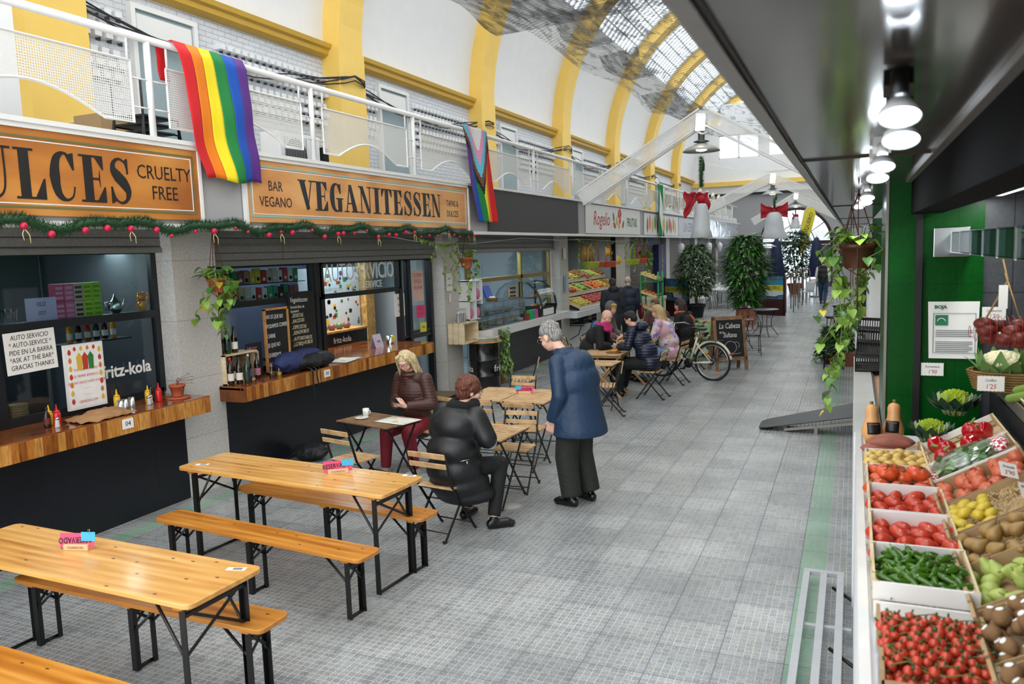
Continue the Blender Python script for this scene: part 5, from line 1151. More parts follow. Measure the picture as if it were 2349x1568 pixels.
quick('person with dark brown hair, black top and orange scarf sitting by the bicycle',-3.0,15.75,rad(70),J,jk,fabric('black_knit_top','141214',.8),lambda m,T:(capmesh(m,T,full=1.05),strands(m,T,.2,24,.015,seed=12,wav=.02)),hairmat('3a241a','1c100a'),V(-.3,1,-.1),.013,extra=oscarf)
J=sitJ(.16,.46,'table',.35,.76)
quick('person with short two-tone hair in a patterned brown top beyond the blonde person',-3.65,16.2,rad(165),J,jk,mt('brown_patterned_top','5a3a30',.8,var=.7,sc=40),lambda m,T:(capmesh(m,T,full=1.06),m.ell((0,.03,.1),(.06,.06,.03),12,6,T=T)),hairmat('8a6a44','1a120c'),V(0,1,-.15),.013)
# ---- standing pair at the fruit stall and the far walker
def standJ(lean=.05,arm=0): return dict(pel=(0,0,.93),chest=(0,.01,1.26),neck=(0,lean,1.46),head=(0,lean+.06,1.62),sL=(-.19,0,1.4),eL=(-.24,-.02,1.12),wL=(-.22,.1,.88),sR=(.19,0,1.4),eR=(.24,-.02,1.12),wR=(.22,.1,.88),hL=(-.09,0,.9),kL=(-.1,.03,.48),aL=(-.1,-.02,.09),hR=(.09,0,.9),kR=(.1,.03,.48),aR=(.1,-.02,.09),pnL=(1,0,0),pnR=(-1,0,0))
def lcoat(m,J,T): torso(m,J,(.22,.17,.19),.2); arms(m,J,(.085,.075,.06)); collar(m,J); m.ell((0,-.01,.78),(.24,.19,.3),20,12); m.ell((0,-.01,.95),(.22,.18,.3),20,12)
charc=fabric('charcoal_hooded_coat','1a1e26',.7)
def hood2(t,T): m=MB(); m.ell(T@V(0,-.1,-.15),(.13,.09,.09),16,8); remesh(m,'hood',charc,t,.013,2)
quick('person in a long charcoal hooded coat standing at the fruit stall',-5.3,18.45,rad(18),standJ(),lcoat,charc,short,hairmat('2a2320','0f0c0a'),V(-.2,1,-.2),.014,extra=hood2)
def redbag(t,T):
    m=MB(); m.ell((.32,.02,.82),(.08,.17,.2),16,10); m.tube([(.32,-.1,.98),(.26,-.05,1.2),(.2,0,1.4),(.26,.08,1.2),(.32,.1,.98)],.012,6); remesh(m,'shoulder_bag',mt('dark_red_leather_bag','5e141c',.4),t,.013,1)
quick('person with thinning white hair in a navy jacket, dark red bag, at the fruit stall',-5.25,19.75,rad(28),standJ(.03),jk,fabric('navy_jacket_plain','152238',.6),lambda m,T:(m.ell((0,-.045,.005),(.084,.07,.07),16,10,T=T),m.ell((0,-.02,.035),(.081,.09,.06),16,8,T=T)),hairmat('cfcac4','8a8580'),V(.1,1,-.15),.014,skin2,extra=redbag)
J=standJ(.0); J.update(kL=(-.1,.1,.49),aL=(-.1,.12,.09),kR=(.1,.02,.48),aR=(.11,-.2,.11))
def vest(m,J,T): torso(m,J,(.22,.17,.19),.19); collar(m,J)
t=quick('person in a black vest and blue jeans walking away far down the aisle',-1.08,33.6,rad(-12),J,vest,fabric('black_vest','101216',.6),lambda m,T:m.ell((0,-.03,.03),(.083,.09,.085),16,10,T=T),hairmat('8a8682','4a4644'),V(0,1,0),.016,trm=fabric('dark_blue_jeans','27405e',.8))
m=MB(); arms(m,J,(.07,.065,.052)); remesh(m,'shirt_sleeves',mt('white_shirt','dcdcdc',.7),t,.014,2)
# ================================================================ beer tables and benches
pineT=wood('honey_pine_table_boards','b87a34','d09a50','dfae6a',(.55,5,5),.3,True,coat=.25); pineB=wood('orange_pine_bench_boards','a8621c','c07c2c','d29442',(.55,5,5),.3,True,coat=.25)
def rboard(m,L,W,z0,z1,r=.05):
    p=[]
    for sx,sy,a0 in ((1,-1,-90),(1,1,0),(-1,1,90),(-1,-1,180)):
        for k in range(5): a=rad(a0+90*k/4); p.append((sx*(L/2-r)+r*math.cos(a),sy*(W/2-r)+r*math.sin(a)))
    m.prism(p,z0,z1)
def legframe(t,x,W,H,s_):
    """folding steel leg pair with cross braces; s_ = side of the diagonal strut"""
    for y in (-W/2,W/2): m=MB(); m.box(x-.02,y-.003,0,x+.022,y+.003,H); m.box(x+(.018 if s_<0 else -.02),y-(.028 if y>0 else 0),0,x+(.022 if s_<0 else -.016),y+(0 if y>0 else .028),H); m.build('leg',black_metal,t)
    m=MB(); m.tube([(x,-W/2,.012),(x,W/2,.012)],.011,8); m.build('foot_bar',black_metal,t)
    m=MB(); m.bar((x,-W/2,H-.06),(x,W/2,H-.06),.02,.02)
    m.bar((x,-W/2,H*.62),(x,W/2,H-.03),.006,.018); m.bar((x,W/2,H*.62),(x,-W/2,H-.03),.006,.018); m.build('cross_brace',black_metal,t)
    for y in (-W/2+.01,W/2-.01): m=MB(); m.tube([(x,y,H*.58),(x-s_*.02,y,H*.62),(x-s_*.2,y,H-.005)],.009,7); m.build('strut',black_metal,t)
def beer(label,cat,x,y,rz,L,W,H,frames,mat,th=.028,lw=None,name='beer_table'):
    t=thing(name,label,cat,(x,y,0),rz); m=MB(); rboard(m,L,W,H-th,H); 
    m.build('top' if cat=='table' else 'seat',mat,t,bevel=.004)
    for fx in frames: m=MB(); m.box(fx-.03,-W/2+.02,H-th-.02,fx+.03,W/2-.02,H-th); m.build('batten',pineB,t)
    for fx in frames: legframe(t,fx,lw or W-.1,H-th-.01,1 if fx>0 else -1)
    return t
bt=beer('long pine beer table at the left, with a pink reserved sign and worn varnish','table',-4.05,3.09,-.035,2.13,.53,.77,(-.93,.96),pineT)
bt2=beer('long pine beer table standing farther back, beside the blonde person','table',-4.08,4.98,-.085,2.13,.53,.77,(-.93,.95),pineT)
beer('pine bench at the bottom left edge, in front of the nearest beer table','bench',-4.0,2.47,-.04,2.1,.25,.46,(-.9,0,.9),pineB,name='beer_bench')
beer('pine bench behind the nearest beer table','bench',-3.96,3.34,-.02,2.08,.25,.46,(-.9,-.02,.9),pineB,name='beer_bench')
beer('pine bench in front of the farther beer table','bench',-4.01,4.45,-.11,2.1,.25,.46,(-.92,-.05,.9),pineB,name='beer_bench')
beer('pine bench behind the farther beer table','bench',-3.99,5.3,-.12,2.05,.25,.46,(-.9,0,.9),pineB,name='beer_bench')
pinkc=mt('pink_card','e0466e',.6,var=.04); bluec=mt('light_blue_note','3aa6c8',.6,var=.04); lw_=mt('light_wood_block','d8b48a',.6)
def reserved(lab,x,y,z,rz,word='RESERVADO',k=1.,side=1,hold='CHANDON',flip=False):
    t=thing('reserved_sign',lab,'sign',(x,y,z),rz); T=Matrix.Rotation(rad(-8),4,'X')
    m=MB(); m.box(-.11*k,.0,.015,.11*k,.002,.1*k,T=T); m.build('pink_card',pinkc,t)
    m=MB(); m.box(-.08*k,-.012,0,.08*k,.022,.035*k); m.build('wood_holder',lw_,t,bevel=.003)
    m=MB(); m.box((.03 if side>0 else -.12)*k,-.004,.055*k,(.12 if side>0 else -.05)*k,-.002,.108*k,T=T); m.build('blue_note',bluec,t)
    me=txt_mesh(word,.05*k,.0006,m=ink,space=1.1,bold=.0012); o=bpy.data.objects.new('lettering',me); COL.objects.link(o); o.parent=t; o.matrix_local=T@Matrix.Translation((-.012*k,-.0015,.06*k))@FY@Matrix.Rotation(PI if flip else 0,4,'Z')@Matrix.Rotation(rad(3),4,'Z')@Matrix.Diagonal((.72,1,1,1))
    me=txt_mesh(hold,.02*k,.0004,m=mt('engraved_gold','8a6a3a',.5)); o=bpy.data.objects.new('holder_lettering',me); COL.objects.link(o); o.parent=t; o.matrix_local=Matrix.Translation((0,-.0135,.018*k))@FY
    m=MB(); m.tube([T@V(.075*k,-.005,.1*k),T@V(.075*k,-.005,.125*k),T@V(.085*k,-.005,.125*k),T@V(.085*k,-.005,.095*k)],.0012,4); m.build('paper_clip',chrome,t)
reserved('pink card sign with upside-down reserved lettering on the nearest beer table',-4.25,3.16,.77,.28,flip=True)
reserved('pink card sign reading RESERVADO on the farther beer table',-3.7,5.03,.77,.62)
def sticker(lab,x,y,rz): 
    o=MB(); o.box(-.055,-.02,0,.055,.02,.0012); o.cur=1; o.box(-.02,-.014,.0012,.035,.014,.0016); q=o.build('table_sticker',[paper,mt('grey_print','6b7376',.7)]); q.location=(x,y,.7705); q.rotation_euler=(0,0,rz); tag(q,lab,'sticker')
sticker('white sticker on the right end of the nearest beer table',-3.1,3.24,.3); sticker('white sticker on the left end of the farther beer table',-5.0,4.93,.35); sticker('small white sticker on the right end of the farther beer table',-3.12,5.14,.1)
# ================================================================ folding slatted chairs and tables
slat=wood('weathered_acacia_slats','a8845c','c09a6c','d0b084',(4,4,4),.55,False); slatD=wood('brown_acacia_slats','6a4a2c','7d5a38','8f6a44',(4,4,4),.55,False)
def chair(label,x,y,rz,sm=slat):
    t=thing('folding_chair',label,'chair',(x,y,0),rz)
    m=MB()
    for k in range(6): yy=-.13+k*.056; m.box(-.19,yy,.437,.19,yy+.043,.452)
    m.build('seat',sm,t,bevel=.003)
    for z,h in ((.645,.045),(.73,.05)):
        m=MB(); T=Matrix.Translation((0,-.165-(z-.45)*.17,z))@Matrix.Rotation(rad(12),4,'X'); m.box(-.195,-.018,0,.195,-.004,h,T=T); m.build('back_slat',sm,t,bevel=.003)
    for s_ in (-1,1):
        m=MB(); m.bar((s_*.185,.2,.01),(s_*.185,-.12,.45),.012,.02); m.bar((s_*.185,-.12,.45),(s_*.185,-.225,.79),.012,.02); m.ell((s_*.185,.205,.012),(.012,.016,.012),8,5); m.build('leg',black_metal,t)
        m=MB(); m.bar((s_*.168,-.23,.01),(s_*.168,.14,.44),.011,.02); m.tube([(s_*.168,-.22,.012),(s_*.168,-.25,.014),(s_*.168,-.262,.024)],.011,6); m.build('leg',black_metal,t)
    m=MB(); m.tube([(-.185,.16,.07),(.185,.16,.07)],.006,6); m.tube([(-.168,-.185,.07),(.168,-.185,.07)],.006,6); m.tube([(-.185,.0,.3),(.185,.0,.3)],.006,6); m.bar((-.185,.12,.43),(.185,.12,.43),.012,.012); m.bar((-.185,-.11,.43),(.185,-.11,.43),.012,.012); m.build('crossbar',black_metal,t)
    return t
ch0=chair('empty slatted folding chair at the near left side of the newspaper table',-4.6,6.52,-.24)
def ch(label,x,y,rz): return dup(ch0,(x,y,0),rz,label)
ch('slatted folding chair under the person with long blonde hair',-4.52,7.95,PI-.3)
ch('slatted folding chair under the red-haired person, back slats visible',-3.3,6.0,-.14)
ch('empty slatted folding chair facing the camera at the small table by the standing person',-3.2,7.4,PI+.05)
ch('slatted folding chair on the near side of the BOOKED table, left one',-3.95,8.25,.03)
ch('slatted folding chair on the near side of the BOOKED table, right one',-3.4,8.22,-.05)
ch('slatted folding chair on the far side of the BOOKED table',-4.1,9.62,PI)
ch('slatted folding chair turned sideways beyond the BOOKED table, near the dark tiled wall',-4.75,11.45,1.9)
ch('slatted folding chair to the left of the person with the pink scarf',-4.95,14.6,-1.1)
ch('empty slatted folding chair with black legs behind the standing person',-3.33,11.22,PI/2+.25)
ch('slatted folding chair under the person in the navy puffer jacket',-3.0,12.68,PI/2-.1)
ch('slatted folding chair under the person in the patchwork jacket',-2.95,14.12,PI/2-.15)
ch('slatted folding chair under the person with the orange scarf',-2.97,15.75,PI/2-.3)
ch('slatted folding chair under the person with the pink scarf',-4.4,13.15,-PI/2)
ch('slatted folding chair under the person with the grey fur hood',-4.55,14.5,-PI/2)
ch('slatted folding chair under the person with two-tone hair',-3.65,16.3,PI-.2); ch('empty slatted folding chair beyond the person with the orange scarf',-3.1,17.9,PI)
def table(label,x,y,rz,L=.55,W=.55,H=.7,n=9,sm=slat):
    t=thing('folding_table',label,'table',(x,y,0),rz); m=MB(); w_=W/n
    for k in range(n): yy=-W/2+k*w_; m.box(-L/2,yy+.007,H-.016,L/2,yy+w_-.007,H)
    m.build('top',sm,t,bevel=.002); m=MB()
    for s_ in (-1,1): m.bar((s_*(L/2-.03),-W/2,H-.026),(s_*(L/2-.03),W/2,H-.026),.02,.02)
    m.tube([(-L/2+.05,W*.36,.06),(L/2-.05,W*.36,.06)],.006,6); m.tube([(-L/2+.07,-W*.36,.06),(L/2-.07,-W*.36,.06)],.006,6); m.build('frame',black_metal,t)
    for s_ in (-1,1):
        for q in (-1,1): m=MB(); xx=s_*(L/2-.04-(.015 if q>0 else 0)); m.bar((xx,q*W*.42,.0),(xx,-q*W*.38,H-.03),.011,.02); m.ell((xx,q*W*.43,.01),(.012,.016,.01),8,5); m.build('leg',black_metal,t)
    return t
table('slatted folding table with newspaper and cup in front of the blonde person',-4.7,7.16,-.26,.8,.52,.7,9,slatD)
table('slatted folding table in front of the red-haired person',-3.27,6.97,-.05,.55,.66,.7,10)
table('slatted folding table with the pink BOOKED sign, left half',-4.12,8.9,0,.55,.9,.7,10); table('slatted folding table with the pink BOOKED sign, right half',-3.55,8.88,0,.56,.9,.7,10)
table('slatted folding table just before the food table, behind the standing person',-3.6,11.75,.0,.55,.55,.7,8)
reserved('pink card sign reading BOOKED on the slatted table behind the red-haired person',-3.72,8.95,.7,.25,'#BOOKED#',.95,-1,'')
def wtable(label,x,y,rz,L=.72,W=.7,H=.74):
    t=thing('wooden_table',label,'table',(x,y,0),rz); m=MB()
    for k in range(8): yy=-W/2+k*W/8; m.box(-L/2,yy+.007,H-.022,L/2,yy+W/8-.007,H)
    m.build('top',slat,t,bevel=.002); m=MB()
    for s_ in (-1,1): m.box(-L/2+.02,s_*W*.35-.02,H-.07,L/2-.02,s_*W*.35+.02,H-.022)
    m.build('apron',slat,t)
    for s_ in (-1,1):
        for q in (-1,1): m=MB(); m.bar((q*L*.45,s_*(W*.3+q*.02),0),(-q*L*.42,s_*(W*.3+q*.02),H-.05),.03,.055,(0,1,0)); m.build('leg',slat,t)
    return t
wtable('wooden slatted table with crossed wooden legs and plates of food',-3.8,12.72,.0); wtable('wooden slatted table between the blonde and the fur-hooded persons',-3.75,14.1,.05)
# things on the tables
porc=mt('white_porcelain','e8e6e2',.2,var=.02)
t=thing('coffee_cup','white patterned porcelain cup on the newspaper table','cup',(-4.95,7.3,.7)); m=MB(); m.lathe([(.028,0),(.034,.03),(.037,.085),(.034,.085),(.03,.01),(.0,.008)],22,cap=False); m.build('body',porc,t); m=MB(); m.tube([(.034,0,.065),(.055,0,.06),(.055,0,.035),(.033,0,.025)],.005,7); m.build('handle',porc,t)
m=MB()
for k in range(5): a=k*1.26; m.tube([(.0365*math.cos(a+.15*math.cos(b)),.0365*math.sin(a+.15*math.cos(b)),.045+.018*math.sin(b)) for b in [2*PI*j/10 for j in range(10)]],.0012,4,closed=True)
m.build('oval_pattern',mt('teal_glaze','5f8f98',.3),t)
t=thing('saucer','white saucer beside the cup on the newspaper table','saucer',(-4.92,7.17,.7)); m=MB(); m.lathe([(.04,0),(.075,.012),(.073,.015),(.03,.006),(0,.006)],24,cap=False); m.build('dish',porc,t); m=MB(); m.tube([(-.03,.01,.012),(.05,.02,.016)],.003,5); m.build('spoon',chrome,t)
newsN=NT('newsprint_page'); co=newsN.coord('Object'); bk=newsN.n('ShaderNodeTexBrick',i_Scale=1.); [bk.inputs.__getitem__(a).__setattr__('default_value',b_) for a,b_ in (('Brick Width',.12),('Row Height',.008),('Mortar Size',.0028),('Color1',lin('8f8f8c')),('Color2',lin('b0b0ac')),('Mortar',lin('e2e0da')))]; newsN.l(co,bk.inputs[0]); nz=newsN.n('ShaderNodeTexNoise',i_Scale=7.); newsN.l(co,nz.inputs[0]); newsN.l(newsN.mix(newsN.ramp(nz.outputs['Fac'],(.56,0.),(.6,1.)),bk.outputs['Color'],'b8b48a'),newsN.b.inputs['Base Color']); newsN.b.inputs['Roughness'].default_value=.8
def paperpile(lab,x,y,z,rz,w_,d,n=1,cat='newspaper'):
    m=MB()
    for k in range(n): dx,dy,a=random.uniform(-.008,.008)*(n>1),random.uniform(-.008,.008)*(n>1),random.uniform(-.04,.04)*(n>1); m.sheet(lambda u,v,k=k:(dx+(u-.5)*w_,dy+(v-.5)*d,.002+k*.006+.006*math.sin(u*PI*2)*math.sin(v*5)*.5*(1 if n==1 else .5)+ (0.05*(abs(u-.5)**2)*(k/n)*2 if n>1 else 0)),8,6)
    o=m.build('newspaper',newsN.m,solid=.002); o.location=(x,y,z); o.rotation_euler=(0,0,rz); tag(o,lab,cat); return o
random.seed(1)
paperpile('open newspaper lying on the table in front of the blonde person',-4.45,7.15,.705,-.2,.42,.3); paperpile('open newspaper lying on the second wooden counter',-6.2,8.7,1.105,.2,.3,.5)
t=thing('juice_glass','glass of orange juice on the wooden food table','glass',(-3.95,13.0,.74)); m=MB(); m.lathe([(.03,0),(.034,.12),(.032,.12),(.028,.005)],18,cap=False); m.build('glass_body',glass('drinking_glass','ffffff',.3),t); m=MB(); m.cyl((0,0,.006),.027,.085,16,.031); m.build('juice',mt('orange_juice','f0920e',.3),t)
t=dup(t,(-4.05,12.95,.74),0,'empty tumbler beside the orange juice on the food table'); bpy.data.objects.remove([c for c in t.children if c.name.startswith('juice')][0])
for lab,x,y in (('wooden plate with toast on the food table before the navy puffer person',-3.62,12.6),('dark plate on the farther wooden table',-3.8,13.95)):
    t=thing('plate',lab,'plate',(x,y,.742)); m=MB(); m.cyl((0,0,0),.12,.015,24,.125); m.build('board',slatD,t); m=MB(); m.ell((0,0,.03),(.08,.06,.02),14,8,fn=lambda d:1+.15*noise.noise(d*3)); m.ell((.03,.02,.05),(.04,.03,.02),10,6); m.build('food',mt('toasted_egg_yellow','c98a2a',.6,var=.5,sc=40),t)
t=thing('fork','silver fork held by the person in the navy puffer jacket','fork',(-3.6,12.68,.86),rot=(0,.9,0)); m=MB(); m.tube([(0,0,.1),(0,0,-.03)],.003,5)
for k in (-1,0,1): m.tube([(0,k*.005,-.03),(0,k*.006,-.07)],.0015,4)
m.build('shaft',chrome,t)
m=MB(); m.ell((0,0,.1),(.24,.16,.11),20,12,fn=lambda d:1+.18*noise.noise(d*2.2)); m.tube([(-.1,-.1,.15),(-.2,-.2,.05),(-.1,-.26,.02),(.08,-.2,.02)],.012,6); o=remesh(m,'black_bag',fabric('black_nylon','101013',.6,bs=.8),None,.012,2,disp=lambda c:.01*noise.noise(c*14)); o.location=(-6.1,7.75,0); tag(o,'black fabric bag lying on the floor by the knee wall of the second stall','bag')
m=MB(); m.cyl((0,0,0),.13,.004,32); m.cur=1; m.tube([(.12*math.cos(a),.12*math.sin(a),.004) for a in [2*PI*k/28 for k in range(28)]],.003,5,closed=True); o=m.build('floor_cover',[mt('pale_grey_cover','a9aaa6',.6),mt('grey_print','6b7376',.7)],loc=(-3.04,6.84,0)); tag(o,'round pale cover plate set in the floor beside the red-haired person','cover plate')
# ================================================================ bar counter items
redpl=mt('red_plastic','c8141c',.25,var=.05); yelpl=mt('yellow_plastic','e8b41a',.3,var=.05)
def squeeze(lab,x,y,mat,z=1.1,nm='squeeze_bottle',h=.17):
    t=thing(nm,lab,'bottle',(x,y,z)); m=MB(); m.lathe([(.028,0),(.03,.01),(.03,h*.66),(.024,h*.72)],18); m.build('body',mat,t); m=MB(); m.lathe([(.026,h*.72),(.026,h*.78),(.01,h*.82),(.004,h*1.12)],14); m.build('nozzle',mat,t); return t
squeeze('red ketchup squeeze bottle at the left end of the nearest counter',-6.27,4.6,redpl); squeeze('yellow mustard squeeze bottle behind the red one, left end of the counter',-6.37,4.6,yelpl,h=.16)
squeeze('red ketchup squeeze bottle beside the potted plant on the nearest counter',-6.3,5.72,redpl); squeeze('yellow squeeze bottle beside the brown paper bag',-6.4,5.32,yelpl); squeeze('yellow squeeze bottle hidden behind the dark sauce bottle near the pot',-6.4,5.68,yelpl,h=.15)
for lab,x,y in (('dark brown sauce bottle at the left end of the nearest counter',-6.3,4.53),('dark brown sauce bottle next to the red bottle near the pot',-6.38,5.7)):
    t=thing('sauce_bottle',lab,'bottle',(x,y,1.1)); m=MB(); m.lathe([(.026,0),(.028,.01),(.028,.1),(.012,.14),(.011,.155)],16); m.build('body',mt('dark_brown_sauce_glass','2a120c',.15),t); m=MB(); m.lathe([(.0285,.03),(.0285,.085)],16,cap=False); m.build('paper_label',mt('brown_paper_label','5e2a1a',.6),t); m=MB(); m.cyl((0,0,.155),.013,.02,12); m.build('cap',black_metal,t)
for lab,x,y in (('salt shaker with steel lid at the left end of the nearest counter',-6.22,4.56),('salt shaker with steel lid near the pot, right one',-6.3,5.62),('pepper shaker with steel lid near the pot, left one',-6.27,5.57)):
    t=thing('shaker',lab,'shaker',(x,y,1.1)); m=MB(); m.lathe([(.02,0),(.022,.01),(.016,.05),(.018,.065)],14); m.build('glass_body',mt('salt_glass','c9c9c4',.15),t); m=MB(); m.lathe([(.019,.065),(.019,.08),(.008,.09)],14); m.build('lid',chrome,t)
for lab,x,y in (('steel cup holder, left of three on the nearest counter',-6.28,5.25),('steel cup holder, middle of three on the nearest counter',-6.3,5.32),('steel cup holder, right of three on the nearest counter',-6.33,5.42)):
    m=MB(); m.lathe([(.03,0),(.03,.1),(.028,.1),(.028,.005)],20,cap=False); o=m.build('steel_cup',chrome,loc=(x,y,1.1)); tag(o,lab,'cup')
m=MB(); m.sheet(lambda u,v:((u-.5)*.3+.03*math.sin(v*5),(v-.5)*.55,.012+.075*math.sin(PI*u)**.7*math.sin(PI*v)**.8+.02*noise.noise(V(u*5,v*7,0))),24,30); o=m.build('paper_bag',mt('brown_kraft_paper','a87c52',.75,bump=.4,bsc=20),solid=.003,loc=(-6.2,4.98,1.1),rot=(0,0,-.1)); tag(o,'crumpled brown kraft paper bag lying on the nearest wooden counter','bag')
terra=mt('terracotta','b05a38',.75,var=.2,sc=8,bump=.15)
def pot(t,r,h,mat=terra,z=0): m=MB(); m.lathe([(r*.7,z),(r*.95,z+h*.8),(r*1.06,z+h*.8),(r*1.08,z+h),(r*.98,z+h),(r*.9,z+h*.85),(0,z+h*.85)],24,cap=False); m.lathe([(0,z+.001),(r*.7,z)],24,cap=False); return m.build('pot',mat,t)
t=thing('potted_plant','terracotta pot with a thin pinkish plant on the nearest counter','plant',(-6.27,5.93,1.12)); pot(t,.075,.12); m=MB(); m.cyl((0,0,-.02),.12,.012,24,.125); m.build('saucer',terra,t)
m=MB(); lf=MB(); random.seed(4)
for k in range(7):
    a=random.uniform(0,6.28); q=[(0,0,.1),(.03*math.cos(a),.03*math.sin(a),.17),(.09*math.cos(a),.1*math.sin(a)+.03,.2-.02*k)]; m.tube(q,.0025,5); leaf(lf,q[2],(math.cos(a),math.sin(a),.3),.06,.03)
m.build('stems',mt('pink_stem','9a5a5a',.6),t); lf.build('leaves',mt('olive_purple_leaf','5a5a34',.5,var=.5,sc=30),t)
# beer bottles
bg_=mt('brown_bottle_glass','1c0d06',.08,coat=.5); gg_=mt('green_bottle_glass','123018',.08,coat=.5)
def bottle(lab,x,y,z,mat,lc,cap_=black_metal,h=.24,r=.03,grp=None):
    t=thing('beer_bottle',lab,'bottle',(x,y,z),group=grp); k=h/.24; m=MB(); m.lathe([(r*.9,0),(r,.008),(r,.13*k),(r*.9,.15*k),(.014,.185*k),(.013,.225*k)],16); m.build('body',mat,t); m=MB(); m.lathe([(r*1.02,.035*k),(r*1.02,.1*k)],16,cap=False); m.build('paper_label',lc,t); m=MB(); m.lathe([(.0145,.218*k),(.0155,.24*k),(.0,.241*k)],12,cap=False); m.build('cap',cap_,t); return t
wl=mt('cream_label','e6e0d2',.5); bl=mt('blue_label','4a6ab8',.4,var=.6,sc=40); ml=mt('multicolour_label','c07a8a',.4,var=.8,sc=60); kl=mt('dark_label','20302a',.4)
for k,(dy,dx,mt_,lc,cc,ds) in enumerate(((0,.0,bg_,wl,redpl,'dark beer bottle with cream label and red cap'),(.08,.05,bg_,wl,black_metal,'dark beer bottle with cream label, second from the crate corner'),(.15,.1,gg_,kl,gg_,'green-capped dark bottle standing foremost'),(.13,-.1,bg_,wl,black_metal,'brown beer bottle with white label inside the crate opening, left'),(.22,-.08,bg_,wl,black_metal,'brown beer bottle with white label inside the crate opening, right'),(.33,-.04,bg_,bl,porc,'beer bottle with blue label and white cap'),(.43,.0,bg_,ml,black_metal,'beer bottle with colourful label at the right end of the row'),(.05,-.12,bg_,kl,black_metal,'dark bottle at the back left of the crate'))):
    bottle(ds+' on the second counter',-6.32+dx,6.74+dy,1.1,mt_,lc,cc,h=.3,r=.036)
t=thing('bottle_crate','pale wooden crate standing on its side with bottles in and on it','crate',(-6.45,6.95,1.1))
for q in ((-.12,-.27,0,.12,-.255,.33),(-.12,.255,0,.12,.27,.33),(-.12,-.27,.315,.12,.27,.33),(-.12,-.27,0,.12,.27,.012),(-.13,-.27,0,-.12,.27,.33)): m=MB(); m.box(*q); m.build('board',crate_w,t)
for k,(y,mt_,lc,cc,lb) in enumerate(((6.73,bg_,kl,redpl,'red-capped bottle on top of the wooden crate'),(6.83,gg_,kl,gg_,'green bottle on top of the wooden crate'),(6.94,bg_,wl,black_metal,'brown bottle with white label on top of the wooden crate'))): bottle(lb,-6.42,y,1.43,mt_,lc,cc,h=.3,r=.036)
for lab,y,c_ in (('oil cruet with dark vinegar beside the blue backpack',7.27,'2a1410'),('oil cruet with yellow oil beside the blue backpack',7.4,'b89a2a')):
    t=thing('oil_cruet',lab,'cruet',(-6.2,y,1.1)); m=MB(); m.lathe([(.03,0),(.032,.06),(.012,.1),(.011,.13)],16); m.build('glass_body',glass('drinking_glass'),t); m=MB(); m.lathe([(.028,.003),(.029,.045),(0,.046)],14,cap=False); m.build('liquid',mt('liquid_'+c_,c_,.2),t); m=MB(); m.cyl((0,0,.13),.01,.02,8); m.build('cork',slat,t)
# backpack with straps and folded magazine on top
t=thing('backpack','blue and black backpack lying on the second counter with straps hanging','backpack',(-6.2,7.85,1.1))
m=MB(); m.ell((-.0,.1,.1),(.17,.42,.1),24,12,fn=lambda d:1+.12*noise.noise(d*3)); m.ell((.02,.3,.1),(.16,.24,.1),18,10); remesh(m,'black_panel',fabric('black_nylon','101013',.6,bs=.8),t,.013,2,disp=lambda c:.012*noise.noise(c*12))
m=MB(); m.ell((-.02,-.22,.13),(.14,.27,.12),20,12,fn=lambda d:1+.15*noise.noise(d*3)); m.ell((-.03,.1,.2),(.1,.26,.05),18,10); remesh(m,'blue_panel',fabric('denim_blue_nylon','23305e',.7,bs=.8),t,.013,2,disp=lambda c:.012*noise.noise(c*10+V(3,0,0)))
for y,L,w_ in ((-.1,.36,.03),(-.02,.22,.025),(.05,.32,.006)): m=MB(); m.sheet(lambda u,v,y=y,L=L,w_=w_:((.1+.11*min(1,v*4)+.004*math.sin(v*9)) ,y+(u-.5)*w_+.02*v,(.06-.03*min(1,v*4))-L*max(0,v-.2)*1.25),2,14); m.build('strap',fabric('black_nylon','101013',.6,bs=.8),t,solid=.003)
# painted chalk boards
chalkb=mt('black_chalkboard','17181a',.8,var=.25,sc=6); chalkw=mt('chalk_white','dfe0da',.9); chalky=mt('chalk_cream','e6ddb8',.9); bwood=wood('light_board_frame','a9743c','c08a4e','cf9c60',(3,3,3),.5,False)
def lines(t,L,y0,z0,dz,size,x,mat,sh=.15,sx=.8,al='LEFT'):
    for k,s_ in enumerate(L): text(s_,(x,y0,z0-k*dz),size,mat,FX,t,al=al,sx=sx,shear=sh,tilt=.02*((k%2)*2-1))
t=thing('chalkboard','framed chalkboard on the second counter reading NO ES QUE NO PODAMOS COMER CARNE','chalkboard',(-6.4,7.66,1.1)); m=MB(); m.box(-6.42,7.46,1.12,-6.41,7.86,1.86); keep(m.build('slate',chalkb),t)
m=MB(); [m.box(-6.425,a,b_,-6.395,c_,d_) for a,b_,c_,d_ in ((7.44,1.1,7.465,1.88),(7.855,1.1,7.88,1.88),(7.44,1.86,7.88,1.885),(7.44,1.1,7.88,1.125))]; keep(m.build('frame',bwood),t)
lines(t,['NO ES QUE NO','PODAMOS COMER','CARNE.','ES QUE NO','QUEREMOS','COMERLA'],7.48,1.78,.115,.07,-6.408,chalkw,.2,.62)
t=thing('menu_chalkboard','unframed tall chalkboard headed VEGANITESSEN hanging by the window post','chalkboard',(-6.57,8.36,1.3)); m=MB(); m.box(-6.6,8.1,1.28,-6.57,8.64,2.04); keep(m.build('slate',chalkb),t)
lines(t,['Veganitessen'],8.13,1.94,.1,.095,-6.568,chalkw,.2,.72); lines(t,['Entrada libre de','humanos:'],8.13,1.85,.055,.055,-6.568,chalkw)
lines(t,['..SEXISTAS','..RACISTAS','..ESPECISTAS','..XENOFOBOS','..AUTORITARIOS','..LGTBIQ+FOBOS'],8.14,1.74,.075,.07,-6.568,chalky,.2,.75)
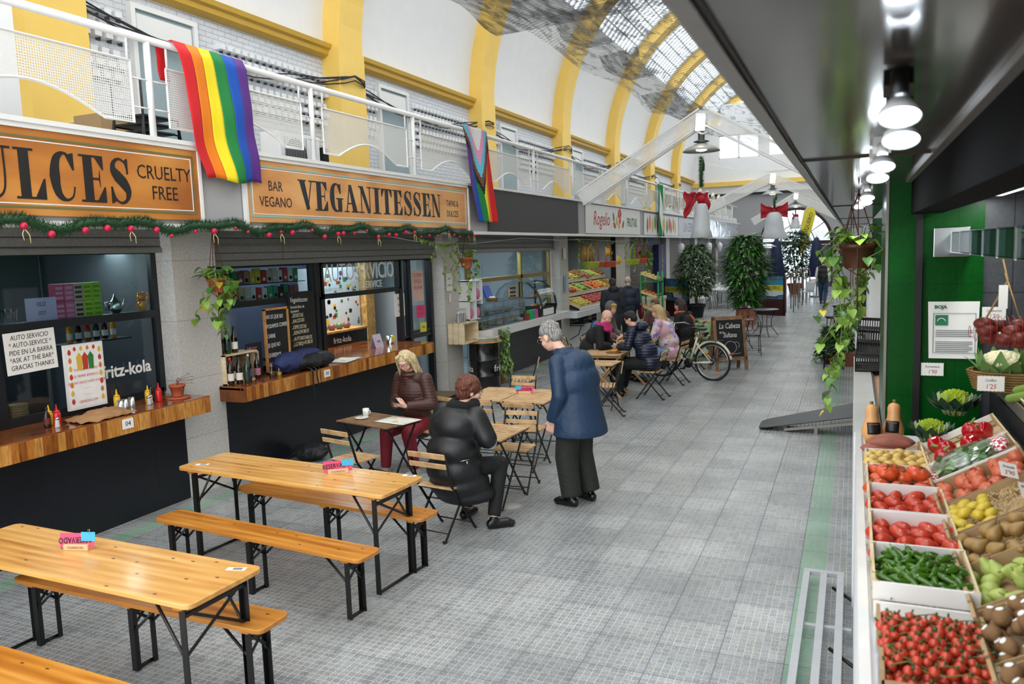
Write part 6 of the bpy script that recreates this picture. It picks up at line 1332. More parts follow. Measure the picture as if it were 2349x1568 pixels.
t=thing('small_poster','small dark poster reading VIVAS LIBRES with pink lettering on the second counter','poster',(-6.45,7.32,1.1)); m=MB(); m.box(-6.46,7.15,1.1,-6.45,7.42,1.5); keep(m.build('card',chalkb),t); lines(t,['VIVAS','LIBRES','NOS'],7.17,1.42,.11,.09,-6.448,mt('pink_chalk','d07aa8',.8),0,.7)
t=bpy.data.objects['window_22']
text('AUTOSERVICIO',(-6.603,9.82,2.24),.36,chalkw,FX,t,sx=.72); text('SELF SERVICE',(-6.603,9.95,2.045),.15,chalkw,FX,t,sx=.95); text('Oredenaquí',(-6.603,9.05,2.03),.09,chalkw,FX,t,shear=.2)
# papers
def sheet(lab,y0,z0,y1,z1,x,mat=paper,rot=0.,cat='poster',nm='paper_sheet',L=(),size=.05,inkm=ink,dz=None,al='LEFT'):
    yc,zc=(y0+y1)/2,(z0+z1)/2; t=thing(nm,lab,cat,(x,yc,zc),rot=(rot,0,0)); m=MB(); m.box(-.001,(y0-y1)/2,(z0-z1)/2,.001,(y1-y0)/2,(z1-z0)/2); m.build('sheet',mat,t)
    H=abs(z1-z0); dz=dz or H/(len(L)+.6)
    for k,s_ in enumerate(L):
        me=txt_mesh(s_,size,.0005,al='CENTER',shear=.1,m=inkm); o=bpy.data.objects.new('lettering',me); COL.objects.link(o); o.parent=t; o.matrix_local=Matrix.Translation((.0015,0,H/2-dz*(k+.75)))@FX@Matrix.Diagonal((.8,1,1,1))
    return t
sheet('handwritten white paper reading AUTO SERVICIO in the nearest window',4.4,1.56,4.87,1.92,-6.56,L=('AUTO SERVICIO','* AUTO-SERVICE *','PIDE EN LA BARRA','*ASK AT THE BAR*','GRACIAS THANKS'),size=.06,rot=.03,nm='handwritten_notice')
t=sheet('framed drinks poster with coloured bottles border in the nearest window',4.92,1.17,5.28,1.74,-6.5,mt('white_poster','f0efec',.4),nm='framed_poster',L=('','','','THE REAL RUMBERO','EL PRIMER REFRESCO','QUE NO HACE DAÑO A NADIE','··· ···· ···','··· ···· ···','CERVEZAS.COM'),size=.034,inkm=redp)
cols=[redp,yelp,orgp,grnp]
for k in range(7):
    for s_ in (-1,1): m=MB(); m.prism(leafshape(.06,.035,0),0,.001,T=Matrix.Translation((.002,s_*.155,-.25+k*.075))@FX); m.build('printed_bottle',cols[(k+(s_>0))%3],t)
for k in range(4): m=MB(); m.prism(leafshape(.045,.03,0),0,.001,T=Matrix.Translation((.002,-.1+.066*k,.235))@FX); m.build('printed_bottle',cols[k%3],t)
for y,c_ in ((-.06,yelp),(0,redp),(.06,grnp)): m=MB(); m.prism([(-.025,-.07),(.025,-.07),(.03,.05),(.0,.09),(-.03,.05)],0,.001,T=Matrix.Translation((.002,y,.13))@FX); m.build('printed_bottle',c_,t)
m=MB(); m.box(-.03,-.2,-.3,-.002,.2,.3); m.build('frame',white_metal,t)
for lab,y,z,s_ in (('white printed fritz-kola lettering on the nearest window',5.62,1.43,.17),):
    t=bpy.data.objects['window_20']; text('fritz-kola',(-6.585,y,z),s_,porc,FX,t,sx=.95,bold=.004)
sheet('red and white printed poster in the open door of the second stall',11.25,1.7,11.62,2.2,-6.6,mt('pale_red_poster','d9b8b0',.6),L=('EL PLAN','SEVILLA','VEGANA'),size=.09,inkm=redp,dz=.1)
sheet('pink note below the red poster on the door',11.35,1.42,11.64,1.63,-6.6,mt('pink_note','d8447a',.6),L=('HORARIO','VEGANO'),size=.05,inkm=redp); sheet('yellow note below the pink note on the door',11.45,1.18,11.66,1.34,-6.6,mt('yellow_note','d8d04a',.6),L=('aviso',),size=.06,rot=-.05)
sheet('white notice in the doorway left of the red poster',10.7,1.5,11.0,1.86,-6.61,L=('MENU','del dia','tapas'),size=.06)
sheet('white handwritten note on the second stone pillar',11.98,1.83,12.2,2.13,-6.36,L=('tapas','y dulces'),size=.06,nm='handwritten_notice'); sheet('small white label below the note on the second stone pillar',12.06,1.64,12.13,1.78,-6.36,nm='small_label'); sheet('small blue and white poster on the pillar beside the fruit stall',17.98,1.45,18.15,1.85,-6.36,mt('blue_white_poster','8aa8cc',.5,var=.6,sc=12)); sheet('white box label on the pillar of the fruit stall',17.95,2.25,18.15,2.5,-6.35,nm='meter_cover')
# shelf goods behind the nearest window
m=MB(); m.box(-6.9,.9,1.96,-6.66,6.05,1.975); m.box(-6.9,6.75,1.95,-6.66,8.66,1.965); m.box(-6.9,6.75,2.165,-6.72,8.66,2.175); struct(m,'trim_80',mt('window_shelf_dark','24282e',.5))
boxc=[('c85a74','pink'),('d0708a','pink'),('c8b09a','kraft'),('a8cc3a','lime green'),('98c832','lime green')]
for r in range(2):
    for k,(c_,nm) in enumerate(boxc): 
        t=thing('tea_box','%s tea box, %s row, number %s from the left, nearest window shelf'%(nm,('lower','upper')[r],('one','two','three','four','five')[k]),'box',(-6.74,5.06+k*.098,1.976+r*.165)); m=MB(); m.box(-.04,-.047,0,.04,.047,.162); m.build('carton',mt('box_'+c_,c_,.5),t,bevel=.002); m=MB(); [m.box(.04,-.036,.02+q*.045,.0412,.036,.045+q*.045) for q in range(3)]; m.build('printed_panel',mt('box_print_'+nm.split()[0],{'pink':'e39ab0','kraft':'4a4038','lime':'6a9a20'}[nm.split()[0]],.6),t)
sheet('white and violet greeting card reading FELIZ 2023 on the window shelf',4.72,1.985,5.02,2.19,-6.7,mt('violet_white_card','cfc2da',.5),L=('FELIZ','2023'),size=.05,inkm=mt('violet_ink','5a3a6a',.6),nm='greeting_card')
t=thing('teapot','polished silver teapot on the nearest window shelf','teapot',(-6.74,5.68,1.976)); m=MB(); m.lathe([(.03,0),(.06,.03),(.07,.07),(.055,.12),(.03,.14),(.015,.17),(.004,.2)],20); m.build('body',chrome,t); m=MB(); m.tube([(0,.06,.05),(0,.1,.09),(0,.12,.14)],[.015,.01,.007],8); m.build('spout',chrome,t); m=MB(); m.tube([(0,-.05,.12),(0,-.11,.12),(0,-.11,.05),(0,-.06,.04)],.007,8); m.build('handle',chrome,t)
gold=mt('gold_ceramic','d8962a',.2,m=.4,var=.2)
t=thing('waving_cat_figurine','golden beckoning cat figurine with red ears on the window shelf','figurine',(-6.74,6.0,1.976)); m=MB(); m.ell((0,0,.06),(.045,.05,.065),16,10); m.ell((0,0,.15),(.042,.048,.04),16,10); m.tube([(.01,.05,.09),(.02,.075,.15),(.02,.07,.19)],[.016,.014,.015],8); 
for s_ in (-1,1): m.lathe([(.016,0),(.001,.03)],8,(0,s_*.028,.178))
remesh(m,'body',gold,t,.006,1); m=MB(); [m.ell((.03,s_*.025,.19),(.008,.008,.01),8,5) for s_ in (-1,1)]; m.tube([(.035*math.cos(a),.04*math.sin(a),.115) for a in [2*PI*k/14 for k in range(14)]],.006,6,closed=True); m.build('red_collar',redpl,t)
for k in range(6): m=MB(); m.lathe([(.055,0),(.075,.03),(.073,.03),(.05,.004)],20,cap=False); o=m.build('woven_basket',wick,loc=(-6.75,4.6,1.13+.022*k)); tag(o,'shallow woven basket in the stack inside the nearest window','basket','stacked woven baskets')
for k,(c_,lc) in enumerate((('e0a010','yellow'),('3a2010','dark'),('b04418','orange'),('20301a','dark green'),('5a1a10','dark red'),('d8981a','amber'))):
    bottle('%s bottle on the shelf behind the fritz-kola lettering'%lc,-7.0,5.35+.1*k,1.72,mt('btl_'+c_,c_,.1),wl,h=.22,r=.028)
m=MB(); m.box(-7.1,5.2,1.7,-6.92,6.0,1.715); struct(m,'trim_81',mt('window_shelf_dark','24282e',.5))
for k in range(5):
    m=MB(); m.lathe([(.02,0),(.03,.08),(.033,.13),(.03,.13),(.018,.004)],14,cap=False); o=m.build('cut_glass_tumbler',glass('drinking_glass'),loc=(-6.76,4.43+.055*k,1.976)); tag(o,'cut glass tumbler on the left end of the nearest window shelf','glass','cut glass tumblers')
# tea boxes of the second window
tc=['2f8a5a','d8c83a','d8b8a0','c83a3a','3a9a7a','9a4a5a','e0d03a','d8c8b0','f0e8dc','5a1a1a','b87a6a','c83030','e8e8e0','4aa86a']; random.seed(21)
for r in range(2):
    for k in range(17):
        c_=tc[(k*5+r*3)%14]; h=random.uniform(.15,.185); t=thing('tea_box','upright tea box in the %s row behind the second window'%('lower','upper')[r],'box',(-6.78,6.86+k*.103,1.966+r*.21),group='tea boxes, %s row of the second window'%('lower','upper')[r]); m=MB(); m.box(-.03,-.043,0,.03,.043,h); m.build('carton',mt('box_'+c_,c_,.5),t); m=MB(); m.lathe([(.024,0),(.022,.03),(.0,.034)],10,(0,0,0),cap=False,T=Matrix.Translation((.03,0,h*.3))@Matrix.Rotation(PI/2,4,'Y')@Matrix.Scale(.3,4,(0,0,1))); m.build('printed_bowl',[ink,wl][(k+r)%2],t)
sheet('tall printed poster inside the second window behind the bottle crate',6.8,1.3,7.2,1.88,-6.7,mt('cream_poster','d8d4c8',.6),L=('LA TAPICISTA','bar','vegano'),size=.05,dz=.1)
# white kitchen fridge, counter and shelves inside the second stall
t=thing('sticker_fridge','white fridge door covered with round stickers inside the second stall','fridge',(-7.8,10.9,0)); m=MB(); m.box(-8.1,10.25,1.0,-7.7,11.35,2.3); keep(m.build('door',mt('fridge_white','d5d8de',.4)),t); random.seed(31)
for k in range(44):
    y,z=random.uniform(10.3,11.3),random.uniform(1.35,2.25); m=MB(); r_=random.uniform(.02,.045)
    if k%2: m.prism([(r_*math.cos(a),r_*math.sin(a)) for a in [2*PI*j/14 for j in range(14)]],0,.002,T=Matrix.Translation((-7.699,y,z))@FX)
    else: m.prism([(-r_,-r_*.8),(r_,-r_*.8),(r_,r_*.8),(-r_,r_*.8)],0,.002,T=Matrix.Translation((-7.699,y,z))@FX)
    keep(m.build('sticker',[redp,yelp,ink,mt('violet_ink','5a3a6a',.6),grnp,mt('grey_print','6b7376',.7)][k%6]),t)
t=thing('under_counter_fridge','black drinks fridge with fritz-kola lettering inside the second stall','fridge',(-7.4,10.3,.6)); m=MB(); m.box(-7.68,9.9,.3,-7.35,11.0,1.3); keep(m.build('cabinet',mt('black_fridge','141518',.3)),t); m=MB(); m.box(-7.69,9.88,1.3,-7.33,11.02,1.33); keep(m.build('worktop',bwood),t); text('fritz-kola',(-7.345,10.3,1.18),.13,porc,FX,t)
m=MB(); m.box(-7.75,11.4,0,-7.6,11.65,2.8); struct(m,'trim_82',wood('osb_board','a8783c','c09450','d8b070',(6,6,6),.7,False))
for k in range(4): m=MB(); m.ell((0,0,.05),(.06,.07,.06),12,8); o=m.build('storage_jar',mt(['jar_a','jar_b'][k%2],['6a7a5a','8a5a4a'][k%2],.3,var=.4),loc=(-7.5,10.05+.2*k,1.33)); tag(o,'round storage jar on the fridge worktop inside the second stall','jar','jars inside the second stall')
t=thing('calendar_stand','white and violet table card on the second counter','card',(-6.5,10.05,1.1)); m=MB(); m.add([(0,-.11,0),(0,.11,0),(-.06,.11,.2),(-.06,-.11,.2),(-.12,-.11,0),(-.12,.11,0)],[(0,1,2,3),(3,2,5,4)]); m.build('card',mt('violet_white_card','cfc2da',.5),t,solid=.002); text('veg',(-6.52,10.05,1.2),.06,mt('violet_ink','5a3a6a',.6),FX,t)
t=thing('metal_pot','steel pot with a yellow note at the right end of the second counter','pot',(-6.6,10.5,1.1)); m=MB(); m.lathe([(.06,0),(.06,.13),(.055,.13),(.055,.01)],20,cap=False); m.build('body',chrome,t); m=MB(); m.box(.061,-.04,.05,.063,.05,.13); m.build('yellow_note',mt('yellow_note','e8a82a',.6),t)
for y in (8.35,8.45): 
    t=thing('pepper_mill','small black and white shaker by the window post, %s one'%('left' if y<8.4 else 'right'),'shaker',(-6.35,y,1.1)); m=MB(); m.lathe([(.02,0),(.022,.06),(.014,.08)],12); m.build('body',black_metal,t); m=MB(); m.lathe([(.016,.08),(.018,.12),(.006,.14)],12); m.build('cap',porc,t)
# barrel corner
t=thing('oil_drum','black oil drum with white fritz-kola lettering and a round wooden top','barrel',(-6.05,12.72,0)); m=MB(); m.lathe([(.285,0),(.285,.27),(.297,.285),(.285,.3),(.285,.55),(.297,.565),(.285,.58),(.285,.86),(.29,.875),(0,.875)],36,cap=False); m.build('drum',mt('gloss_black_drum','0c0d0f',.25,coat=.3),t); m=MB(); m.cyl((0,0,.88),.33,.02,36); m.build('round_top',bwood,t,bevel=.003)
for s_,a0,L in (('fritz-kola',-.42,1),('fritz-kola',-3.9,1)):
    for k,c_ in enumerate(s_):
        a=a0+k*.21; me=txt_mesh(c_,.17,.001,m=porc); o=bpy.data.objects.new('lettering',me); COL.objects.link(o); o.parent=t; o.matrix_local=Matrix.Rotation(a,4,'Z')@Matrix.Translation((.287,0,.42))@FX
t=thing('cutlery_crate','pale wooden slatted crate on the drum and pillar, holding napkins and jars','crate',(-6.2,12.25,.92)); 
for q in ((-.15,-.28,0,.15,-.26,.36),(-.15,.26,0,.15,.28,.36),(-.15,-.28,.34,.15,.28,.36),(-.15,-.28,0,.15,.28,.015)): m=MB(); m.box(*q); m.build('board',crate_w,t)
m=MB(); 
for k in range(3): m.box(-.15+k*.105,-.3,0,-.15+k*.105+.085,-.28,.36)
m.build('slatted_side',crate_w,t)
for k,y in enumerate((12.1,12.25)):
    t=thing('cutlery_holder','perforated steel cutlery pot on the wooden crate, %s one'%('left' if k==0 else 'right'),'cutlery pot',(-6.2,y,1.28)); m=MB(); m.lathe([(.05,0),(.05,.15),(.046,.15),(.046,.01)],18,cap=False); m.build('pot',tilewall('perforated_steel','c4c6c8','3a3c40',.02,.025,.004,.3,.05,bump=.2),t); m=MB(); random.seed(k)
    for j in range(9): a=random.uniform(0,6.28); m.tube([(.02*math.cos(a),.02*math.sin(a),.02),(.04*math.cos(a),.04*math.sin(a),.22)],.004,5); m.ell((.042*math.cos(a),.042*math.sin(a),.23),(.009,.009,.014),6,5)
    m.build('cutlery',chrome,t)
t=thing('white_shelf','white open shelf unit beside the second pillar holding pink napkins','shelf',(-6.3,12.75,1.28))
for q in ((-.12,-.28,0,.12,-.26,.7),(-.12,.26,0,.12,.28,.7),(-.12,-.28,.68,.12,.28,.7),(-.12,-.28,0,.12,.28,.02),(-.12,-.0,0,.12,.015,.68),(-.12,-.28,.33,.12,.28,.345)): m=MB(); m.box(*q); m.build('board',white_metal,t)
for y,z in ((12.9,1.3),(12.9,1.625),(12.6,1.3)): m=MB(); m.ell((0,0,.1),(.06,.07,.1),12,8,fn=lambda d:1+.2*noise.noise(d*4)); o=m.build('napkin_bundle',mt('pink_floral_paper','c87a9a',.7,var=.7,sc=40),loc=(-6.24,y,z)); tag(o,'pink and green patterned napkin bundle in the white shelf','napkins','napkin bundles in the white shelf')
random.seed(5); paperpile('thick stack of white napkins or newspapers on the drum top',-5.98,12.7,.9,.3,.42,.34,9,'napkins')
# bakery stall
t=thing('pastry_case','long glass pastry display case on the marble counter','display case',(-6.35,13.9,1.06)); m=MB()
for x,y in ((.2,-1.0),(.2,1.05),(-.15,-1.0),(-.15,1.05),(.2,0)): m.box(x-.006,y-.006,0,x+.006,y+.006,.48)
for z in (0,.24,.47): m.box(-.15,-1,z,.2,1.05,z+.01)
m.build('frame',alum,t); m=MB(); m.box(.2,-1,0,.204,1.05,.48); m.box(-.15,-1.004,0,.2,-1,.48); m.box(-.15,-1,.478,.2,1.05,.482); m.build('glass_panes',glass(),t)
random.seed(14); pcol=['c8924a','b07838','8a5228','d8b070']
for k in range(34):
    m=MB(); m.ell((0,0,.02),(.05,.07,.025),10,6,fn=lambda d:1+.15*noise.noise(d*4+V(k,0,0))) if k<6 else None
    if k<6: P['pastry%d'%k]=(m.mesh('pastry',mt('pastry_%d'%(k%4),pcol[k%4],.6,var=.4,sc=20)),None)
    put('pastry%d'%(k%6),'golden brown pastry inside the glass case of the bakery stall','pastry','pastries in the glass case',Matrix.Translation((-6.35,13.9,1.06)),(random.uniform(-.08,.14),-.92+.115*(k%17),.015+(.24 if k>16 else 0)),(0,0,random.uniform(0,3)),.9)
t=thing('curved_display_case','curved glass refrigerated display with black sides at the right of the bakery counter','display case',(-6.35,16.1,1.06)); 
for y in (-.45,.45):
    m=MB(); pr=[(-.2,0),(.25,0),(.3,.2),(.27,.4),(.17,.58),(.0,.72),(-.2,.76)]; m.tube([(a,y,b_) for a,b_ in pr],.022,6,closed=True); m.box(-.2,y-.02,0,.28,y+.02,.24); m.box(-.2,y-.02,.4,.2,y+.02,.42); m.build('side_panel',black_metal,t)
m=MB(); m.sheet(lambda u,v:((-.2+.5*math.sin(u*1.6)),-.44+.88*v,.76-.5*(1-math.cos(u*1.55))),10,2); m.build('curved_glass',glass('curved_glass','e6eef0',.5),t); m=MB(); m.box(-.2,-.44,0,.27,.44,.2); m.build('black_base',black_metal,t); m=MB(); m.box(.271,-.3,.02,.275,.35,.16); m.build('white_grille',white_metal,t); text('WELCOME',(-6.05,15.75,1.32),.09,porc,FX,t,tilt=.3)
for k in range(10): m=MB(); m.ell((0,0,.03),(.05,.05,.035),10,6); o=m.build('cake',mt('pastry_%d'%(k%4),pcol[k%4],.6,var=.4,sc=20),loc=(-6.3-.0*(k%2),15.75+.15*(k%5),1.27+.2*(k//5))); tag(o,'small cake inside the curved refrigerated display','cake','cakes in the curved display')
t=thing('small_price_board','small framed blackboard with white lettering on the pastry case','price board',(-6.3,14.7,1.54)); m=MB(); m.box(-.01,-.17,0,.0,.17,.22); m.build('slate',chalkb,t); m=MB(); [m.box(-.012,a,b_,.008,c_,d_) for a,b_,c_,d_ in ((-.18,0,-.16,.23),(.16,0,.18,.23),(-.18,.21,.18,.23),(-.18,0,.18,.02))]; m.build('frame',bwood,t); text('DULCES y',(-6.298,14.7,1.69),.07,chalkw,FX,t); text('EMPANADAS',(-6.298,14.7,1.61),.055,chalkw,FX,t)
t=thing('glass_jar','tall glass jar with a tap-like lid on the pastry case','jar',(-6.4,13.15,1.54)); m=MB(); m.lathe([(.08,0),(.09,.03),(.09,.25),(.05,.3),(.05,.33)],18,cap=False); m.build('glass_body',glass('drinking_glass'),t); m=MB(); m.lathe([(.055,.33),(.05,.36),(.01,.38)],14); m.build('lid',chrome,t)
t=thing('egg_basket','small wicker basket with white eggs on the pastry case','basket',(-6.3,13.7,1.54)); m=MB(); basket(m,0,0,0,.09,.09,.06,5); m.build('basket',wick,t); m=MB(); [m.ell((.04*math.cos(a),.04*math.sin(a),.06),(.028,.028,.035),8,6) for a in (0,1.3,2.6,3.9,5.2)]; m.build('eggs',porc,t)
m=MB(); m.box(-.02,-.15,0,.02,.15,.3,T=Matrix.Rotation(-.4,4,'Y')); o=m.build('blue_bag',mt('bright_blue_plastic','1c58c8',.4),loc=(-6.45,13.95,1.54)); tag(o,'bright blue plastic folder on the pastry case','folder')
for k,(c_,nm) in enumerate((('7a3a2a','brown'),('3aa84a','green'),('2a9a8a','teal'),('d04a8a','pink'))): m=MB(); m.box(-.05,-.05,0,.05,.05,.14+.05*(k>0)); o=m.build('flower_carton',mt('carton_'+c_,c_,.5,var=.5,sc=30),loc=(-6.12,14.95+.16*k,1.06)); tag(o,'%s patterned carton on the marble counter beside the curved display'%nm,'carton')
# ================================================================ christmas garland on the fascia
gar=mt('tinsel_green','1d4a28',.6,var=.5,sc=80); ball=mt('crimson_ball','b8123c',.35,var=.1); gold_r=mt('pale_gold_ribbon','d2c48a',.4)
random.seed(41); m=MB(); Y0,Y1=.6,11.9
def gz(y): return 2.80+.03*math.sin(y*5.3)+.02*math.sin(y*11)
m.tube([(-5.8,Y0+k*.1,gz(Y0+k*.1)) for k in range(int((Y1-Y0)/.1)+1)],.035,6)
for k in range(9000):
    y=random.uniform(max(Y0,3.6),Y1); a=random.uniform(0,6.28); c=V(-5.8,y,gz(y)); d=V(math.cos(a),random.uniform(-.7,.7),math.sin(a)); e=c+d*.075; s_=V(0,.006,0)
    m.add([c-s_,c+s_,e],[(0,1,2)])
gt=thing('tinsel_garland','green tinsel garland running along the bottom of the two orange signs','garland',(-5.8,6,2.8)); keep(m.build('tinsel',gar),gt)
for k in range(34):
    y=3.9+k*.243+random.uniform(-.08,.08); r=random.choice((.022,.03,.018)); m=MB(); m.ell((-5.76,y,gz(y)-.05),r,10,7); keep(m.build('crimson_ball',ball),gt)
    if k%4==1:
        m=MB(); s0=V(-5.755,y,gz(y)-.07); m.tube([s0,s0+V(.01,.03,-.05),s0+V(0,.04,-.11)],.004,4); m.tube([s0,s0+V(0,-.02,-.04),s0+V(0,-.01,-.09)],.004,4); keep(m.build('ribbon',gold_r),gt)
# ================================================================ trailing plants
potg=mt('pothos_leaf','86ac40',.4,var=.45,sc=9); potd=mt('pothos_leaf_dark','4c7a30',.4,var=.35,sc=9); vine_=mt('vine_stem','6c7a34',.6); yl=mt('yellow_leaf','c8b83a',.45,var=.2)
def heart(m,base,d,L,up):
    d=V(*d).normalized(); s_=d.cross(V(*up)); s_=s_.normalized() if s_.length>1e-3 else V(1,0,0); u=s_.cross(d); b=V(*base)
    prof=((0,.0),(-.08,.28),(.1,.46),(.35,.45),(.65,.27),(.88,.1),(1,0)); vs=[b+d*(L*a)-u*(.25*L*a*a) for a,_ in prof]
    l=[b+d*(L*a)+s_*(L*w_)+u*(L*.12*w_*2-.25*L*a*a) for a,w_ in prof]; r=[b+d*(L*a)-s_*(L*w_)+u*(L*.12*w_*2-.25*L*a*a) for a,w_ in prof]
    n=len(prof); fs=[]
    for i in range(n-1): fs+=[(i,i+1,n+i+1,n+i),(i+1,i,2*n+i,2*n+i+1)]
    m.add(vs+l+r,fs,True)
def pothos(label,x,y,z,ztop,r=.1,h=.14,vines=(),nl=26,L=.085,seed=1,pm=None,rope=True,xs=0,bits=(1,1)):
    """hanging pot: z = bottom of the pot"""
    t=thing('hanging_plant',label,'plant',(x,y,z)); random.seed(seed); pot(t,r,h,pm or terra)
    if rope:
        m=MB()
        for a in (.5,2.6,4.7): m.tube([(r*1.08*math.cos(a),r*1.08*math.sin(a),h),(0,0,ztop-z-.02)],.004,5); m.tube([(r*1.08*math.cos(a),r*1.08*math.sin(a),h),(r*.75*math.cos(a),r*.75*math.sin(a),0),(0,0,-.05)],.004,5)
        m.tube([(0,0,ztop-z-.03),(0,0,ztop-z)],.006,6); m.tube([(0,0,-.04),(0,0,-.3)],.005,5); m.build('rope_hanger',mt('brown_rope','6a3428',.8),t)
    A_,B_,Y_,S_=MB(),MB(),MB(),MB()
    for k in range(nl):
        a=random.uniform(0,6.28); e=random.uniform(.1,1.3); q=(r*.4*math.cos(a),r*.4*math.sin(a),h); p=V(*q)+V(math.cos(a)*random.uniform(.03,.12),math.sin(a)*random.uniform(.03,.12),random.uniform(.02,.12)); S_.tube([q,p],.0025,4)
        heart(random.choice((A_,A_,B_)),p,(math.cos(a),math.sin(a),random.uniform(-.6,.4)),L*random.uniform(.7,1.3),(0,0,1))
    for (dx,dy,len_,sw) in vines:
        P_=[V(dx*.5,dy*.5,h*.9),V(dx,dy,h+.02)]; n=int(len_/.045)
        for i in range(1,n+1):
            t_=i/n; P_.append(V(dx*(1+.4*t_)+sw*math.sin(t_*5+dx*9)*.08,dy*(1+.3*t_)+sw*math.cos(t_*4)*.06,h-len_*t_))
        S_.tube(P_,.0035,5)
        for i,p in enumerate(P_[1:]):
            a=i*2.4+dx; g=random.choice((A_,A_,A_,B_,B_,Y_ if random.random()<.25 else A_)); heart(g,p,(math.cos(a),math.sin(a),-.8),L*random.uniform(.6,1.25),(math.cos(a),math.sin(a),.5))
    A_.build('light_leaves',potg,t); B_.build('dark_leaves',potd,t); S_.build('stems',vine_,t)
    if Y_.v: Y_.build('yellow_leaves',yl,t)
    return t
pothos('hanging terracotta pot of trailing pothos on the first stone pillar',-6.12,6.42,2.14,2.8,.095,.15,((.05,-.12,.2,1),(-.02,-.13,.42,1),(.08,.02,.6,1),(.06,.08,.55,1),(.09,-.06,.45,1)),26,.085,3)
pothos('hanging terracotta pot with yellowing leaves by the second stone pillar',-6.0,12.05,2.22,2.78,.11,.17,((.03,.14,.7,1),(.02,.2,.35,1),(-.02,-.1,.2,1)),16,.08,5,bits=1)
# thin vine strung along the string between pillars
def strung(label,pts,drops,seed,cat='plant'):
    t=thing('strung_vine',label,cat,pts[0]); random.seed(seed); S_,A_=MB(),MB(); S_.tube(pts,.004,4)
    n=len(pts)
    for k in range(60):
        f=random.random()*(n-1); i=int(f); p=V(*pts[i]).lerp(V(*pts[min(i+1,n-1)]),f-i); heart(A_,p,(random.uniform(-1,1),random.uniform(-1,1),-.6),random.uniform(.04,.07),(0,0,1))
    for (f,L) in drops:
        i=int(f); p=V(*pts[i]).lerp(V(*pts[min(i+1,n-1)]),f-i); P_=[p+V(.02*math.sin(q*1.3),.03*math.sin(q*.9+f),-q*.05) for q in range(int(L/.05)+1)]; S_.tube(P_,.003,4)
        for q in P_: heart(A_,q,(random.uniform(-1,1),random.uniform(-1,1),-.7),random.uniform(.04,.07),(0,0,1))
    keep(S_.build('stems',vine_),t); keep(A_.build('leaves',potg),t)
strung('thin vine strung from the orange sign over the door to the second pillar',[(-5.9,10.2,2.72),(-5.95,10.9,2.62),(-6.05,11.5,2.6),(-6.1,12.0,2.66),(-6.0,12.4,2.76)],((.9,.35),(1.6,.45),(2.4,.75),(2.9,.95),(3.3,.5)),7)
m=MB(); m.tube([(-5.9,8.8,2.79),(-5.95,10.3,2.66),(-6.0,12.3,2.62),(-5.95,14.5,2.72),(-5.95,16.5,2.68),(-5.95,18.3,2.7),(-5.95,21,2.65),(-5.95,23.5,2.7)],.005,5); m.build('string_wire',mt('pale_string','c9c9c4',.6),label='thin pale string slung below the fascia from the bar to the fruit stall',cat='string')
strung('vine strung above the fruit stall',[(-6.0,17.9,2.72),(-6.05,19,2.62),(-6.05,20.5,2.66),(-6.0,22,2.6),(-6.0,23.6,2.7)],((.2,.9),(.6,.4),(1.4,.3),(2.3,.5),(3.2,.6),(3.8,.9)),9)
pothos('pot of ivy hanging at the right end of the fruit stall',-6.0,24.6,2.0,2.75,.15,.22,((.1,.15,.5,1),(.1,-.1,.3,1)),30,.13,11)
# climbing plant beside the drum
t=thing('climbing_plant','leafy pothos growing up the dark tiled wall beside the black drum','plant',(-6.1,13.45,0)); random.seed(15); A_,B_=MB(),MB(); pot(t,.14,.22)
for k in range(240):
    z=random.uniform(.1,1.05); w_=.1+.12*(1-z)+.06*math.sin(z*7); heart(random.choice((A_,B_)),(random.uniform(0,.16),random.uniform(-w_,w_*1.6),z),(random.uniform(.1,1),random.uniform(-1,1),-.6),random.uniform(.06,.1),(1,0,.6))
A_.build('light_leaves',potg,t); B_.build('dark_leaves',potd,t)
# right-hand hanging pots
leather=mt('brown_leather_like_pot','4d2816',.4,var=.3,sc=8)
pothos('big brown hanging pot of trailing pothos at the right, in front of the green wall',.03,6.0,2.26,2.8,.115,.17,((-.1,-.05,.95,1),(-.13,.0,.7,1),(-.04,.1,.9,1),(-.17,-.04,.5,1),(.1,-.06,.15,1),(-.12,-.12,1.15,.6)),40,.072,21,leather)
pothos('smaller brown hanging pot of trailing pothos behind the big one',-.02,8.6,2.2,2.8,.11,.16,((.05,-.05,1.0,1),(.1,.05,.85,1),(.0,-.1,1.1,1)),24,.075,25,leather)
pothos('third hanging pot of pothos farther along the right canopy',.0,11.5,2.15,2.8,.11,.16,((.02,-.1,.9,1),(.1,.0,.8,1)),20,.085,26,leather)
# ivy, planter, stools
def bush(label,nm,x,y,z0,z1,r,n,L,mat,mat2,seed,shape=None,kind='leaf',loc=None):
    t=thing(nm,label,'plant',(x,y,0)); random.seed(seed); A_,B_=MB(),MB()
    for k in range(n):
        f=random.random(); z=z0+(z1-z0)*f; rr=r*(shape(f) if shape else math.sin(PI*min(.97,f*.8+.2))**.5)*math.sqrt(random.uniform(.25,1)); a=random.uniform(0,6.28); g=random.choice((A_,B_)); p=(rr*math.cos(a),rr*math.sin(a),z); d=(math.cos(a)*.8,math.sin(a)*.8,random.uniform(-.5,.6))
        (heart if kind=='heart' else lambda m,p,d,L,u: leaf(m,p,d,L,L*.28 if kind=='long' else L*.42,u))(g,p,d,L*random.uniform(.7,1.3),(0,0,1))
    A_.build('light_leaves',mat,t); B_.build('dark_leaves',mat2,t); return t
ivy1=mt('ivy_leaf','4c7a2c',.5,var=.3); ivy2=mt('ivy_leaf_dark','2c5422',.5,var=.3)
